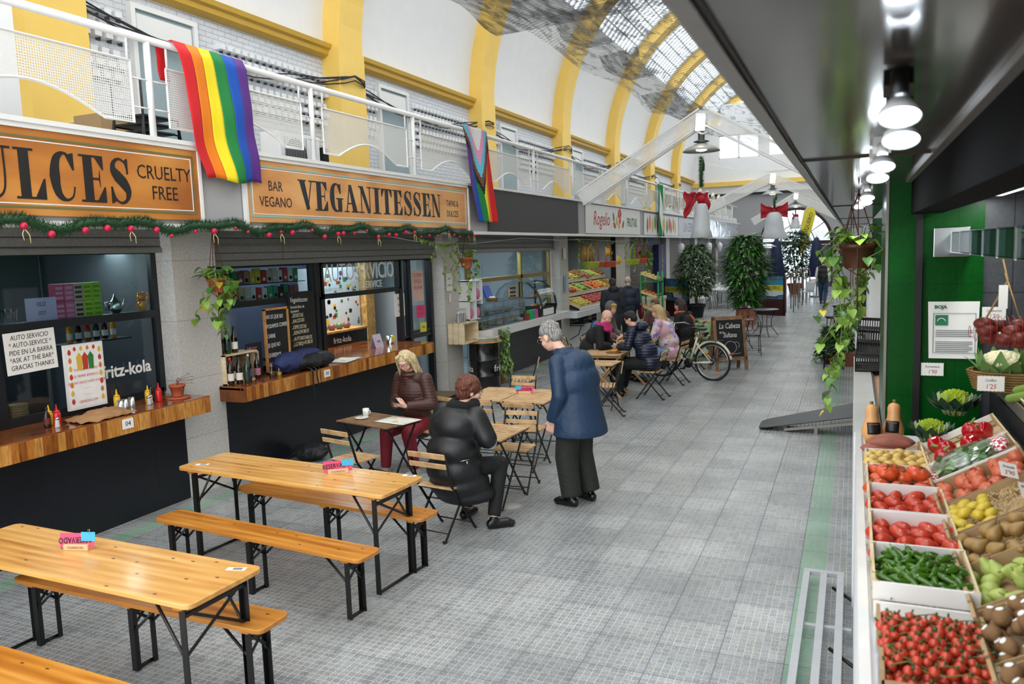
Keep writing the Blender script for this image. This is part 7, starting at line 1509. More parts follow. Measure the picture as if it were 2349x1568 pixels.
t=bush('dense low ivy bush on the floor at the right below the hanging pots','ivy_bush',-.3,17.3,.05,.72,.42,620,.11,ivy1,ivy2,51,lambda f:1-.45*f,'heart'); m=MB(); m.lathe([(.2,0),(.26,.12),(.25,.12),(0,.1)],16,cap=False); m.build('pot',terra,t)
m=MB(); m.box(-.1,-.12,0,.1,.12,.26); m.build('wooden_box',mt('reddish_brown_box','7a4230',.6),loc=(-.03,16.8,0),bevel=.004,label='reddish brown wooden box at the end of the marble ledge',cat='box')
def stool(label,x,y,rz):
    t=thing('bar_stool',label,'stool',(x,y,0),rz); m=MB(); m.lathe([(.15,.98),(.16,.99),(.16,1.02),(0,1.02)],20,cap=False); m.build('seat',black_metal,t)
    for k in range(4): a=PI/4+PI/2*k; q=V(math.cos(a),math.sin(a),0); s_=V(-math.sin(a),math.cos(a),0); m=MB(); m.tube([q*.12+s_*.05+V(0,0,.98),q*.24+s_*.01+V(0,0,.01),q*.24-s_*.01+V(0,0,.01),q*.12-s_*.05+V(0,0,.98)],.008,6); m.build('leg',black_metal,t)
    m=MB(); m.tube([(.19*math.cos(a),.19*math.sin(a),.35) for a in [2*PI*k/16 for k in range(16)]],.007,5,closed=True); m.build('footring',black_metal,t); return t
s0=stool('black hairpin bar stool nearest the camera at the right stalls',-.32,16.4,0); dup(s0,(-.2,17.9,0),.4,'black hairpin bar stool just behind the nearest one'); dup(s0,(-.25,19.2,0),.2,'third black hairpin bar stool along the right stalls')
m=MB(); m.box(0,0,0,.3,1.2,.5); o=m.build('white_side_counter',white_paint,loc=(.05,13.9,.7)); tag(o,'white stall counter at the right behind the hanging vines','counter')
for k in range(14):
    c_=['c8a070','b84a2a','e0d8c8','8a5a3a','3a6ab8'][k%5]; m=MB(); m.ell((0,0,.06),(.05,.06,.07),10,6); o=m.build('spice_bag',mt('goods_'+c_,c_,.6,var=.4,sc=25),loc=(.12+.1*(k%2),14.25+.16*(k//2),1.2)); tag(o,'small bag of dried goods on the white counter behind the vines','bag','dried goods on the right white counter')
m=MB(); m.box(0,0,0,.2,.02,.8); o=m.build('blackboard_panel',chalkb,loc=(.06,14.4,1.2)); tag(o,'dark upright board behind the hanging vines on the right','board')
# ramp
t=thing('ramp_board','long dark grey rubber covered ramp board resting against the right stall','ramp',(-1.15,10.95,0),rot=(0,0,.0)); m=MB(); m.prism([(0,.06),(.02,.0),(.08,-.03),(1.4,-.12),(1.4,.9),(.08,.52),(.02,.46),(0,.4)],-.015,.0,T=Matrix.Translation((.02,-.2,.03))@Matrix.Rotation(-.19,4,'Y')); m.build('board',mt('dark_rubber_sheet','2b2d31',.45,var=.2,sc=4),t,bevel=.006)
m=MB(); m.bar((.35,-.24,.03),(1.38,-.32,.2),.02,.035); m.bar((.35,.2,.03),(1.38,.5,.2),.02,.035); m.box(.72,-.3,0,.76,-.26,.1); m.build('support_rail',alum,t)
# steel trolley frame on the floor
t=thing('steel_rack','brushed steel frame lying along the foot of the vegetable stand','rack',(-.3,5.9,0)); sb=mt('worn_steel','b8babc',.4,m=.35)
for x0 in (0.0,.115,.225): m=MB(); m.box(x0,-2.9,.07,x0+.045,0,.1); m.build('long_bar',sb,t,bevel=.002)
m=MB(); m.box(0,-.05,.071,.27,0,.101); [m.box(0,-y,.05,.32,-y+.035,.07) for y in (.85,1.75,2.6)]; m.build('cross_bar',sb,t)
m=MB(); [m.tube([(x_,-y,.0),(x_,-y,.07)],.015,8) for x_ in (.02,.25) for y in (.05,1.75,2.6)]; m.tube([(.2,-.2,.06),(.36,-.35,.03)],.012,6); m.tube([(.2,-1.1,.06),(.36,-1.25,.03)],.012,6); m.build('foot',black_metal,t)
# ================================================================ chalkboard easel, bicycle, bistro set
t=thing('pavement_board','wooden A-frame chalkboard with white handwriting La Cabeza de la Sultana behind the bicycle','board',(-2.25,15.95,0),.55); oldw=wood('weathered_brown_frame','6a4c34','7f5e42','957252',(4,4,4),.7,False)
for s_,nm in ((-1,'back_board'),(1,'front_board')):
    T=Matrix.Rotation(rad(-9)*s_,4,'X')@Matrix.Translation((0,-.19*s_,0)); T=Matrix.Translation((0,0,1.06))@Matrix.Rotation(rad(10)*s_,4,'X')@Matrix.Translation((0,0,-1.07)) if 0 else Matrix.Translation((0,-.2*s_,0))@Matrix.Rotation(-rad(10)*s_,4,'X')
    m=MB(); [m.box(a,-.018,b_,c_,.018,d_,T=T) for a,b_,c_,d_ in ((-.33,0,-.27,1.07),(.27,0,.33,1.07),(-.33,1.0,.33,1.07),(-.33,.2,.33,.27))]; m.build(nm,oldw,t); m=MB(); m.box(-.28,-.008,.25,.28,.008,1.02,T=T); m.build('slate',chalkb,t)
    if s_>0:
        for s2,zz,sz in (('La Cabeza',.88,.15),('de la',.76,.07),('Sultana',.7,.14)): me=txt_mesh(s2,sz,.0005,shear=.3,m=chalkw); o=bpy.data.objects.new('lettering',me); COL.objects.link(o); o.parent=t; o.matrix_local=T@Matrix.Translation((-.0 if s2!='de la' else -.17,-.011,zz))@FY@Matrix.Diagonal((.7,1,1,1))
        m=MB(); m.tube([T@V(.0+.12*math.cos(a),-.012,.46+.12*math.sin(a)) for a in [2*PI*k/20 for k in range(20)]],.003,4,closed=True); m.tube([T@V(.12+.06*math.cos(a),-.012,.5+.06*math.sin(a)) for a in [PI*k/10-1 for k in range(11)]],.003,4); m.tube([T@V(-.2,-.012,.3),T@V(.2,-.012,.34)],.003,4); m.build('chalk_drawing',chalkw,t)
t=thing('bicycle','cream city bicycle with black saddle, white front basket and rear rack','bicycle',(-2.33,14.55,0),PI-.32)
cream=mt('cream_bicycle_paint','ddd6ba',.3); rub=mt('tyre_rubber','17181a',.7); R_=.34
def wheel(x):
    m=MB(); m.tube([(x+R_*math.cos(a),0,R_+R_*math.sin(a)+.005) for a in [2*PI*k/40 for k in range(40)]],.02,8,closed=True); m.build('tyre',rub,t); m=MB(); m.tube([(x+(R_-.03)*math.cos(a),0,R_+.005+(R_-.03)*math.sin(a)) for a in [2*PI*k/40 for k in range(40)]],.011,6,closed=True)
    for k in range(28): a=2*PI*k/28; m.tube([(x+.02*math.cos(a+.5),.015*(-1)**k,R_+.02*math.sin(a+.5)),(x+(R_-.03)*math.cos(a),0,R_+(R_-.03)*math.sin(a))],.0013,3)
    m.tube([(x,-.05,R_),(x,.05,R_)],.02,8); m.build('wheel_rim',chrome,t)
    m=MB(); m.tube([(x+(R_+.035)*math.cos(a),0,R_+.005+(R_+.035)*math.sin(a)) for a in [rad(20+150*k/20) for k in range(21)]],.022,6); m.build('mudguard',cream,t)
wheel(0); wheel(1.07)
m=MB(); m.tube([(0,.05,R_),(.46,.04,.3)],.013,8); m.tube([(0,-.05,R_),(.46,-.04,.3)],.013,8); m.tube([(0,.05,R_),(.33,.02,.68)],.011,8); m.tube([(0,-.05,R_),(.33,-.02,.68)],.011,8); m.tube([(.46,0,.29),(.3,0,.78)],.02,10); m.tube([(.46,0,.3),(.7,0,.42),(.86,0,.72)],.026,10); m.tube([(.84,0,.66),(.8,0,.88)],.024,10); m.tube([(.85,.05,.62),(.9,.05,.5),(1.07,.05,R_)],.014,8); m.tube([(.85,-.05,.62),(.9,-.05,.5),(1.07,-.05,R_)],.014,8); m.build('frame',cream,t)
m=MB(); m.tube([(.3,0,.76),(.26,0,.9)],.014,8); m.tube([(.8,0,.86),(.77,0,1.02)],.013,8); m.tube([(.62,.3,.98),(.72,.26,1.02),(.79,.08,1.02),(.79,-.08,1.02),(.72,-.26,1.02),(.62,-.3,.98)],.011,8); m.build('seatpost_and_handlebar',chrome,t)
m=MB(); m.ell((.2,0,.94),(.1,.1,.035),16,8); m.ell((.34,0,.945),(.1,.035,.028),14,8); remesh(m,'saddle',mt('black_saddle','1c1d20',.35),t,.009,2); m=MB(); m.tube([(.62,.3,.98),(.52,.31,.95)],.017,8); m.tube([(.62,-.3,.98),(.52,-.31,.95)],.017,8); m.build('grips',rub,t)
m=MB(); [m.tube([(-.18,y,.74),(.22,y,.74)],.006,5) for y in (-.06,-.02,.02,.06)]; [m.tube([(x_,-.06,.74),(x_,.06,.74)],.006,5) for x_ in (-.18,-.05,.1,.22)]; [m.tube([(-.1,y,.74),(0,y,R_)],.006,5) for y in (-.06,.06)]; m.build('rear_rack',black_metal,t)
m=MB(); m.lathe([(.09,-.006),(.09,.006)],20,T=Matrix.Translation((.46,.05,.3))@Matrix.Rotation(PI/2,4,'X')); m.tube([(.46,.06,.3),(.56,.09,.2)],.009,6); m.tube([(.46,-.06,.3),(.36,-.09,.4)],.009,6); m.box(.52,.07,.19,.6,.13,.21); m.box(.32,-.13,.39,.4,-.07,.41); m.lathe([(.05,-.03),(.05,-.02)],14,T=Matrix.Translation((0,.0,R_))@Matrix.Rotation(PI/2,4,'X')); m.build('crankset',black_metal,t)
m=MB(); m.ell((-.36,0,.5),(.02,.03,.03),8,6); m.build('rear_light',redpl,t); m=MB(); m.box(-.15,-.01,.14,-.08,.01,.16); m.box(.08,-.01,.5,.14,.01,.53); m.build('orange_reflector',mt('orange_reflector','f08a1a',.3),t)
m=MB()
for k in range(9): z=.82+k*.028; m.tube([(x_,y,z) for x_,y in ((.88,-.15),(1.14,-.15),(1.14,.15),(.88,.15))],.005,4,closed=True)
for k in range(9):
    for x_ in (.88,1.14): m.tube([(x_,-.15+k*.0375,.82),(x_,-.15+k*.0375,1.05)],.005,4)
    for y in (-.15,.15): m.tube([(.88+k*.0325,y,.82),(.88+k*.0325,y,1.05)],.005,4)
m.build('front_basket',mt('white_wire_basket','e2e2de',.4),t)
def bistro(label,x,y,r=.33,h=.72):
    t=thing('bistro_table',label,'table',(x,y,0)); m=MB(); m.cyl((0,0,h-.02),r,.02,32); m.build('round_top',mt('grey_bistro_top','565a60',.3),t,bevel=.004)
    for k in range(4): a=PI/2*k+.4; c,s_=math.cos(a),math.sin(a); m=MB(); m.tube([(r*.75*c,r*.75*s_,h-.02),(r*.5*c,r*.5*s_,h*.6),(r*.5*c,r*.5*s_,h*.35),(r*1.0*c,r*1.0*s_,.01)],.01,6); m.build('leg',black_metal,t)
    m=MB(); m.tube([(r*.5*math.cos(a),r*.5*math.sin(a),h*.35) for a in [2*PI*k/18 for k in range(18)]],.008,5,closed=True); m.build('ring',black_metal,t); return t
bistro('dark round bistro table farther from the chalkboard easel',-2.15,22.0,.36); bistro('dark round bistro table partly behind the wooden chalkboard easel',-2.4,19.0,.3)
def bchair(label,x,y,rz):
    t=thing('bistro_chair',label,'chair',(x,y,0),rz); m=MB(); m.cyl((0,0,.43),.19,.018,24); m.build('seat',black_metal,t)
    for sx in (-1,1):
        m=MB(); m.tube([(sx*.16,.15,.43),(sx*.17,.19,.01)],.009,6); m.build('leg',black_metal,t); m=MB(); m.tube([(sx*.16,-.15,.43),(sx*.18,-.22,.01)],.009,6); m.build('leg',black_metal,t)
    m=MB(); m.tube([(-.16,-.17,.43),(-.17,-.2,.75),(-.1,-.22,.88),(0,-.225,.92),(.1,-.22,.88),(.17,-.2,.75),(.16,-.17,.43)],.009,6)
    for sx in (-1,1): m.tube([(sx*.06+.07*math.cos(a),-.205,.68+.13*math.sin(a)) for a in [2*PI*k/14 for k in range(14)]],.006,5,closed=True)
    m.build('backrest',black_metal,t); m=MB(); m.tube([(-.17,.17,.12),(.17,.17,.12),(.18,-.19,.12),(-.18,-.19,.12)],.007,5,closed=True); m.build('stretcher',black_metal,t); return t
b0=bchair('black wrought-iron bistro chair right of the chalkboard easel',-2.05,18.2,.2); dup(b0,(-2.6,20.3,0),2.8,'black wrought-iron bistro chair behind the nearer bistro table'); dup(b0,(-4.0,19.3,0),1.9,'black wrought-iron chair by the potted tree, left of the easel')
# ================================================================ potted trees and leafy plants
def tree(label,x,y,ph,top,r,n,L,mats,seed,potmat,potr,kind='leaf',trough=False,shape=None,z0=.75,stems=3):
    t=bush(label,'potted_tree',x,y,z0,top,r,n,L,mats[0],mats[1],seed,shape,kind); random.seed(seed)
    if trough: m=MB(); m.prism([(-.28,-.2),(.28,-.2),(.28,.2),(-.28,.2)],0,ph); m.prism([(-.3,-.22),(.3,-.22),(.3,.22),(-.3,.22)],ph-.05,ph); m.build('planter',potmat,t,bevel=.01)
    else: pot(t,potr,ph,potmat)
    m=MB()
    for k in range(stems): a=2*PI*k/stems; m.tube([(.03*math.cos(a),.03*math.sin(a),ph*.8),(.05*math.cos(a+1),.05*math.sin(a+1),z0),(r*.4*math.cos(a+.5),r*.4*math.sin(a+.5),(z0+top)/2),(r*.3*math.cos(a),r*.3*math.sin(a),top*.93)],[.022,.02,.014,.006],7)
    m.build('trunk',mt('pale_trunk','8a6a48',.8,var=.3),t); return t
g1=(mt('grey_green_leaf','5c7a4a',.5,var=.35),mt('grey_green_leaf_dark','38552f',.5,var=.3)); g2=(mt('fresh_green_leaf','4d8a30',.45,var=.3),mt('fresh_green_dark','28561f',.5,var=.3)); g3=(mt('dark_tree_leaf','2f5a30',.5,var=.3),mt('dark_tree_leaf2','1c3a1e',.5,var=.3))
tree('potted ficus tree in a black pot in front of the left boat banner',-4.95,27.6,.46,2.5,.72,2200,.17,g1,61,mt('black_plastic_pot','1d1f22',.6),.3,stems=3,shape=lambda f:math.sin(PI*(f*.85+.12))**.6)
tree('tall long-leaved plant in a terracotta trough between the two boat banners',-3.02,25.3,.48,2.7,.6,1700,.3,g2,62,mt('terracotta_trough','b5694a',.7),.3,'long',True,lambda f:.45+.6*math.sin(PI*f),.6,4)
tree('dark bushy potted tree farther back in front of the arched window',-2.55,40.5,.5,3.0,.95,1300,.24,g3,63,terra,.35,shape=lambda f:math.sin(PI*(f*.85+.12))**.5)
bush('broad-leaved plant on the floor behind the bicycle saddle','leafy_plant',-2.75,17.3,.1,.85,.42,120,.32,g2[0],potd,64,lambda f:1-.3*f)
# boat banners: wooden screens with printed fabric
seaN=NT('printed_boat_scene'); cc=seaN.n('ShaderNodeTexCoord'); sp2=seaN.n('ShaderNodeSeparateXYZ'); seaN.l(cc.outputs['Object'],sp2.inputs[0]); wv=seaN.n('ShaderNodeTexNoise',i_Scale=14.,i_Detail=4.,i_Distortion=2.); seaN.l(cc.outputs['Object'],wv.inputs[0]); seaN.l(seaN.ramp(wv.outputs['Fac'],(.35,'2c4a5c'),(.55,'5a7f94'),(.7,'8fb0c0')),seaN.b.inputs['Base Color']); seaN.b.inputs['Roughness'].default_value=.5
boat=mt('boat_blue','2a9ac8',.5,var=.2); boatw=mt('boat_white','dfe6ea',.5); dkw=mt('dark_red_brown_wood','3a1713',.5); bany=mt('banner_yellow','e2d440',.6); bank=mt('banner_ink','3a3a20',.7); chin=mt('dark_blue_hull','1e3a5a',.5)
def banner(label,x,y,rz,W=1.1):
    t=thing('boat_banner',label,'banner',(x,y,0),rz); h=W/2; m=MB(); m.box(-h-.05,-.03,0,h+.05,.03,.56); m.box(-h-.05,-.03,0,-h,.03,1.36); m.box(h,-.03,0,h+.05,.03,1.36); m.build('wooden_frame',dkw,t)
    m=MB(); m.box(-h,-.012,.56,h,.0,1.33); m.build('printed_fabric',seaN.m,t)
    def pl(poly,mat,d,nm): mm=MB(); mm.prism([(a*h*2,b_) for a,b_ in poly],d,d+.003,T=FY); mm.build(nm,mat,t)
    pl([(-.38,1.25),(-.2,1.12),(.2,1.05),(.5,1.04),(.5,1.2),(.1,1.18),(-.2,1.24)],boat,.012,'printed_boat'); pl([(-.2,.86),(-.1,.66),(.2,.64),(.35,.7),(.5,.72),(.5,.86)],boatw,.012,'printed_boat'); pl([(-.22,.86),(-.15,.64),(.3,.6),(.32,.64),(-.1,.67),(-.15,.86)],chin,.014,'printed_hull'); pl([(-.5,.84),(.5,.84),(.5,1.04),(-.5,1.04)],bany,.016,'yellow_band')
    me=txt_mesh('EL PESQUERO',.16,.0008,m=bank); o=bpy.data.objects.new('lettering',me); COL.objects.link(o); o.parent=t; o.matrix_local=Matrix.Translation((0,-.021,.94))@FY@Matrix.Diagonal((.95,1,1,1)); return t
banner('banner with blue boat and yellow EL PESQUERO band, left of two, behind the ficus',-5.72,28.0,-.75,1.35); banner('banner with blue boat and yellow EL PESQUERO band, right of two, by the trough plant',-2.65,28.5,-.55,1.2)
t=thing('sail_banner','yellow teardrop sail banner leaning near the arched window','banner',(-2.3,41.5,0),rot=(0,.0,0)); m=MB(); m.prism([(-.15,1.9),(.1,2.0),(.45,3.1),(.62,3.8),(.5,4.1),(.3,4.15),(.08,3.9),(-.05,3.2)],-.01,.01,T=FY); m.build('sail',bany,t); m=MB(); m.tube([(-.3,0,0),(-.16,0,1.8),(-.06,0,3.2),(.08,0,3.95),(.3,0,4.17)],.02,6); m.build('pole',white_metal,t); me=txt_mesh('EL PESQUERO',.26,.001,m=bank); o=bpy.data.objects.new('lettering',me); COL.objects.link(o); o.parent=t; o.matrix_local=Matrix.Translation((.2,-.02,3.1))@FY@Matrix.Rotation(rad(73),4,'Z')
parc=fabric('navy_parasol_cloth','16264a',.7)
def parasol(label,x,y,h=2.65):
    t=thing('closed_parasol',label,'parasol',(x,y,0)); m=MB(); n=16; pr=((.07,h),(.12,h-.12),(.15,h-.14),(.24,h-.9),(.33,.95),(.28,.9)); vs=[];fs=[]
    for i,(r,z) in enumerate(pr):
        for k in range(n): a=2*PI*k/n; q=r*(1+.16*(-1)**k*(i>1)); vs.append((q*math.cos(a),q*math.sin(a),z))
    for i in range(len(pr)-1):
        for k in range(n): fs.append((i*n+k,(i+1)*n+k,(i+1)*n+(k+1)%n,i*n+(k+1)%n))
    m.add(vs,fs,True); m.build('folded_canopy',parc,t); m=MB(); m.tube([(0,0,0),(0,0,h+.08)],.025,8); m.cyl((0,0,0),.25,.06,20); m.build('pole_and_base',alum,t)
parasol('closed navy parasol left of the dark bushy tree',-3.2,38.0); parasol('closed navy parasol behind the walking person near the gate',-1.5,38.0)
t=thing('patio_heater','tall metal patio heater left of the closed navy parasol','heater',(-3.5,36.5,0)); m=MB(); m.cyl((0,0,0),.25,.5,16); m.build('base',soot,t); m=MB(); m.tube([(0,0,.5),(0,0,2.0)],.04,8); m.cyl((0,0,1.9),.09,.3,12); m.build('burner_pole',chrome,t); m=MB(); m.lathe([(.45,2.3),(.2,2.42),(0,2.45)],20,cap=False); m.build('reflector',chrome,t,solid=.01)
# white terrace furniture
wpl=mt('white_plastic','e8eaec',.35,var=.03)
def wchair(label,x,y,rz):
    t=thing('white_chair',label,'chair',(x,y,0),rz,group=None); m=MB(); m.box(-.22,-.2,.42,.22,.22,.46); m.build('seat',wpl,t,bevel=.01); m=MB(); m.sheet(lambda u,v:((u-.5)*.44,-.2-.08*v+.05*math.sin(PI*u)*-1,.46+.42*v),6,4); m.build('backrest',wpl,t,solid=.015)
    for sx in (-1,1):
        for sy in (-1,1): m=MB(); m.tube([(sx*.19,sy*.18,.43),(sx*.22,sy*.23,0)],.014,6); m.build('leg',alum,t)
    return t
wc=wchair('white plastic chair at the white terrace tables, foremost left',-5.3,31.0,1.6); wc['group']='white chairs at the left terrace tables'; wc['label']='white chair at the white terrace tables beyond the ficus tree'
for x,y,rz in ((-5.4,32.0,1.6),(-5.4,33.0,1.5),(-5.45,34.2,1.6),(-4.1,31.6,-1.6),(-4.2,32.8,-1.5),(-4.2,34.0,-1.6),(-5.2,36,1.5),(-4.2,36,-1.5)): dup(wc,(x,y,0),rz)
def wtab(label,x,y,L=.8,W=2.): 
    t=thing('white_table',label,'table',(x,y,0)); m=MB(); m.box(-L/2,-W/2,.71,L/2,W/2,.75); m.build('top',wpl,t,bevel=.01)
    for sx in (-1,1):
        for sy in (-1,1): m=MB(); m.tube([(sx*(L/2-.06),sy*(W/2-.06),0),(sx*(L/2-.06),sy*(W/2-.06),.71)],.02,8); m.build('leg',alum,t)
    return t
wtab('white terrace table nearer the ficus tree',-4.75,32.2); wtab('white terrace table farther back, with chairs on both sides',-4.75,35.2)
wc2=wchair('white plastic armchair beyond the right boat banner',-1.75,34.5,.8); dup(wc2,(-1.8,36.5,0),.9,'second white plastic armchair behind the first, right of the dark tree')
def loop(label,x,y):
    m=MB(); m.tube([(-.14,0,0),(-.14,0,1.2),(-.09,0,1.34),(0,0,1.39),(.09,0,1.34),(.14,0,1.2),(.14,0,0)],.022,8); o=m.build('hoop_barrier',alum,loc=(x,y,0)); o.rotation_euler=(0,0,.5); tag(o,label,'barrier')
for k,nm in enumerate(('nearest','second','third','fourth','farthest')): loop('tall steel hoop rail beside the right boat banner, %s of five'%nm,-2.05+.06*k,29.7+1.6*k)
# ================================================================ roof frames, pendant lamps, bells and bows
clear=mt('cloudy_white_beam','f0efec',.35,alpha=.45)
for nm,Y,ax,az,fl,fr,w_ in (('nearest',17.8,-3.0,5.33,(-5.8,3.62),(-.28,3.62),.32),('middle',32,-2.9,5.02,(-5.6,3.72),(-.4,3.7),.34),('farthest',44,-2.8,4.9,(-4.9,3.6),(-.7,3.7),.34)):
    t=thing('roof_frame','white translucent gable frame spanning the aisle, %s one'%nm,'frame',(ax,Y,az))
    for f in (fl,fr):
        m=MB(); m.bar((ax,Y,az-.1),(f[0],Y,f[1]),.3,w_-.06,(0,0,1)); keep(m.build('clear_panel',clear),t)
        m=MB(); d=(V(f[0],Y,f[1])-V(ax,Y,az-.1)).normalized(); u=V(-d.z,0,d.x); u=u if u.z>0 else -u
        for s_ in (-1,1):
            for dy in (-.15,.15): m.bar(V(ax,Y+dy,az-.1)+u*s_*w_*.5,V(f[0],Y+dy,f[1])+u*s_*w_*.5,.035,.035)
        keep(m.build('edge_bar',white_metal),t)
lite=mt('warm_lit_floodlight','fff6e0',.4,var=0,emit=3,ec='fff2d8'); enam=mt('white_enamel_shade','a8aba8',.35,m=.2)
for nm,x,y,z,k in (('nearest',-3.05,17.75,4.48,1.),('middle',-2.83,31.9,4.28,1.),('farthest',-2.75,43.9,4.25,1.)):
    t=thing('pendant_lamp','enamel dish pendant lamp hanging under the %s gable frame'%nm,'lamp',(x,y,z)); m=MB(); m.lathe([(.4,0),(.34,.06),(.14,.15),(.09,.17)],28,cap=False); m.build('lamp_shade',enam,t,solid=.006); m=MB(); m.lathe([(.16,.2),(.17,.21),(.07,.24),(.075,.42),(.04,.46),(.02,.5)],16,cap=False); m.build('socket',mt('dark_green_grey_socket','3c4844',.5),t); m=MB(); m.ell((0,0,.03),(.12,.12,.03),14,6); m.build('bulb',mt('pendant_bulb','fff8e8',.4,var=0,emit=2.5),t); m=MB(); m.tube([(0,0,.48),(0,0,.8)],.008,5); m.build('cord',black_metal,t)
    t=thing('floodlight','lit floodlight fixed at the apex of the %s gable frame'%nm,'lamp',(x,y-.15,z+.62),rot=(.5,0,.3)); m=MB(); m.box(-.11,-.08,-.2,.11,.06,.16); m.build('housing',white_metal,t,bevel=.03); m=MB(); m.box(-.095,-.09,-.18,.095,-.079,.14); m.build('lens',lite,t,bevel=.02); m=MB(); m.tube([(-.1,0,-.2),(.05,-.05,-.27),(.2,-.02,-.24)],.03,6); m.build('bracket',white_metal,t)
bowm=fabric('crimson_felt','b0182a',.8); bellm=mt('silver_white_bell_cloth','c2c6ca',.5,var=.12,sc=5,bump=.3,bsc=20)
for nm,x,y,rz,k in (('nearest',-3.07,17.8,1.0,1.),('middle',-2.78,32.,0.1,1.),('farthest',-2.75,43.5,1.2,.6)):
    t=thing('bell_decoration','grey cloth bell with crimson bow on a green tinsel rope, %s one'%nm,'decoration',(x,y,2.62 if k==1 else 3.15),rz); t.scale=(k,k,k)
    m=MB(); m.lathe([(.22,0),(.24,.03),(.19,.25),(.17,.6),(.14,.9),(.1,1.0),(0,1.02)],24,cap=False,T=Matrix.Scale(.74,4,(0,0,1))) if nm=='nearest' else m.lathe([(.5,0),(.51,.03),(.38,.3),(.33,.6),(.27,.9),(.16,1.0),(0,1.02)],24,cap=False); m.build('bell',bellm,t)
    for s_ in (-1,1):
        m=MB(); m.sheet(lambda u,v,s_=s_:(s_*(.03+(.34 if nm=='nearest' else .46)*u),(.12 if nm=='nearest' else 0)+.09*math.sin(v*PI*1)*(1-u)+.05*math.sin(v*9)*u,(.9-.2*u if nm=='nearest' else 1.06)+(v-.5)*(.16+.42*u)+.02*math.sin(u*8)),12,10); m.build('bow_loop',bowm,t,solid=.04)
    m=MB(); m.ell((0,0,.85 if nm=='nearest' else 1.06),(.07,.09,.08),12,8); m.build('bow_knot',bowm,t); m=MB(); random.seed(3); m.tube([(0,0,1.1),(.01,0,1.7)],.035,6); m.tube([(0,0,1.6),(0,0,1.9)],.006,4); m.tube([(-.03,0,1.65),(.03,0,1.7),(.08,0,1.6),(.07,0,1.45)],.03,6)
    for q in range(700): z=random.uniform(1.1,1.75); a=random.uniform(0,6.28); c=V(.01,0,z); e=c+V(math.cos(a),math.sin(a),random.uniform(-.5,.5))*.08; m.add([c,c+V(0,0,.008),e],[(0,1,2)])
    m.build('tinsel_rope',gar,t)
# ================================================================ bird netting and shade cloth under the vault
def net_mat():
    N=NT('thin_bird_netting'); co=N.coord('Object',(1,1,1),(0,0,rad(38))); b=N.b
    k=N.n('ShaderNodeTexBrick',offset=0.,squash=1.); N.l(co,k.inputs['Vector'])
    for i,v in (('Scale',1.),('Mortar Size',.0055),('Mortar Smooth',.0),('Bias',0.),('Brick Width',.09),('Row Height',.09)): k.inputs[i].default_value=v
    nz=N.n('ShaderNodeTexNoise',i_Scale=2.2,i_Detail=5.,i_Distortion=1.5); N.l(N.coord('Object',(1.6,.5,1)),nz.inputs[0]); st_=N.ramp(nz.outputs['Fac'],(.5,0.),(.62,.55))
    mx=N.n('ShaderNodeMath',operation='MAXIMUM'); N.l(k.outputs['Fac'],mx.inputs[0]); N.l(st_,mx.inputs[1]); N.l(mx.outputs[0],b.inputs['Alpha']); b.inputs['Base Color'].default_value=lin('a4a9ad'); b.inputs['Roughness'].default_value=.9; return N.m
def nz_(x,y): return 6.05+.25*math.sin(x*1.1)*math.sin(y*.55)+.1*math.sin(y*1.07+x)+.12*((x+3)/2.2)**2
def nedge(v): return -5.35+.45*math.sin(v*2.2)*math.exp(-v)-.0
m=MB(); m.sheet(lambda u,v:((lambda y:((-5.5+.055*(y-10.8)+.1*math.cos(y*1.3))+5.0*u,y,nz_(-5.3+5*u,y)))(10.8+v*19)),40,90)
m.build('bird_net',net_mat(),label='wide sagging bird netting stretched below the skylights over the aisle',cat='net')
shadeN=NT('grey_shade_cloth'); co=shadeN.coord('Object',(3,.6,1),(0,0,.4)); nn=shadeN.n('ShaderNodeTexNoise',i_Scale=3.,i_Detail=4.); shadeN.l(co,nn.inputs[0]); shadeN.l(shadeN.ramp(nn.outputs['Fac'],(.4,.35),(.65,.8)),shadeN.b.inputs['Alpha']); shadeN.b.inputs['Base Color'].default_value=lin('4a4e54'); shadeN.b.inputs['Roughness'].default_value=.9
for k,(ya,yb,xa,xb,dz) in enumerate(((10.2,13.0,-5.6,-1.2,.05),(13.2,15.6,-5.0,-3.4,.08),(16.0,18.6,-4.9,-4.0,.1),(19.,24.,-4.7,-3.6,.1))):
    m=MB(); m.sheet(lambda u,v:(xa+(xb-xa)*u+.12*math.sin(v*5+k),ya+(yb-ya)*v-.4*u,nz_(xa,ya)+dz-.15*math.sin(PI*u)*math.sin(PI*v)),16,12)
    m.build('shade_cloth',shadeN.m,label='strip of dark grey shade cloth on the net edge, %s from the camera'%('nearest','second','third','fourth')[k],cat='cloth')
m=MB(); m.sheet(lambda u,v:(-5.6+5.2*u,33+3.5*v,5.75-.5*math.sin(PI*u)+.25*v),24,12); m.build('bird_net',_M.get('x') or bpy.data.materials['thin_bird_netting'],label='short sagging piece of netting beyond the nearest pendant lamp',cat='net')
m=MB(); m.tube([(-1.9,13,6.3),(-1.5,14.2,5.9),(-1.2,15.8,6.0),(-.9,17.5,5.8),(-.8,19.2,5.5)],.022,5); m.build('black_cable',black_metal,label='black cable snaking along the netting near the canopy edge',cat='cable')
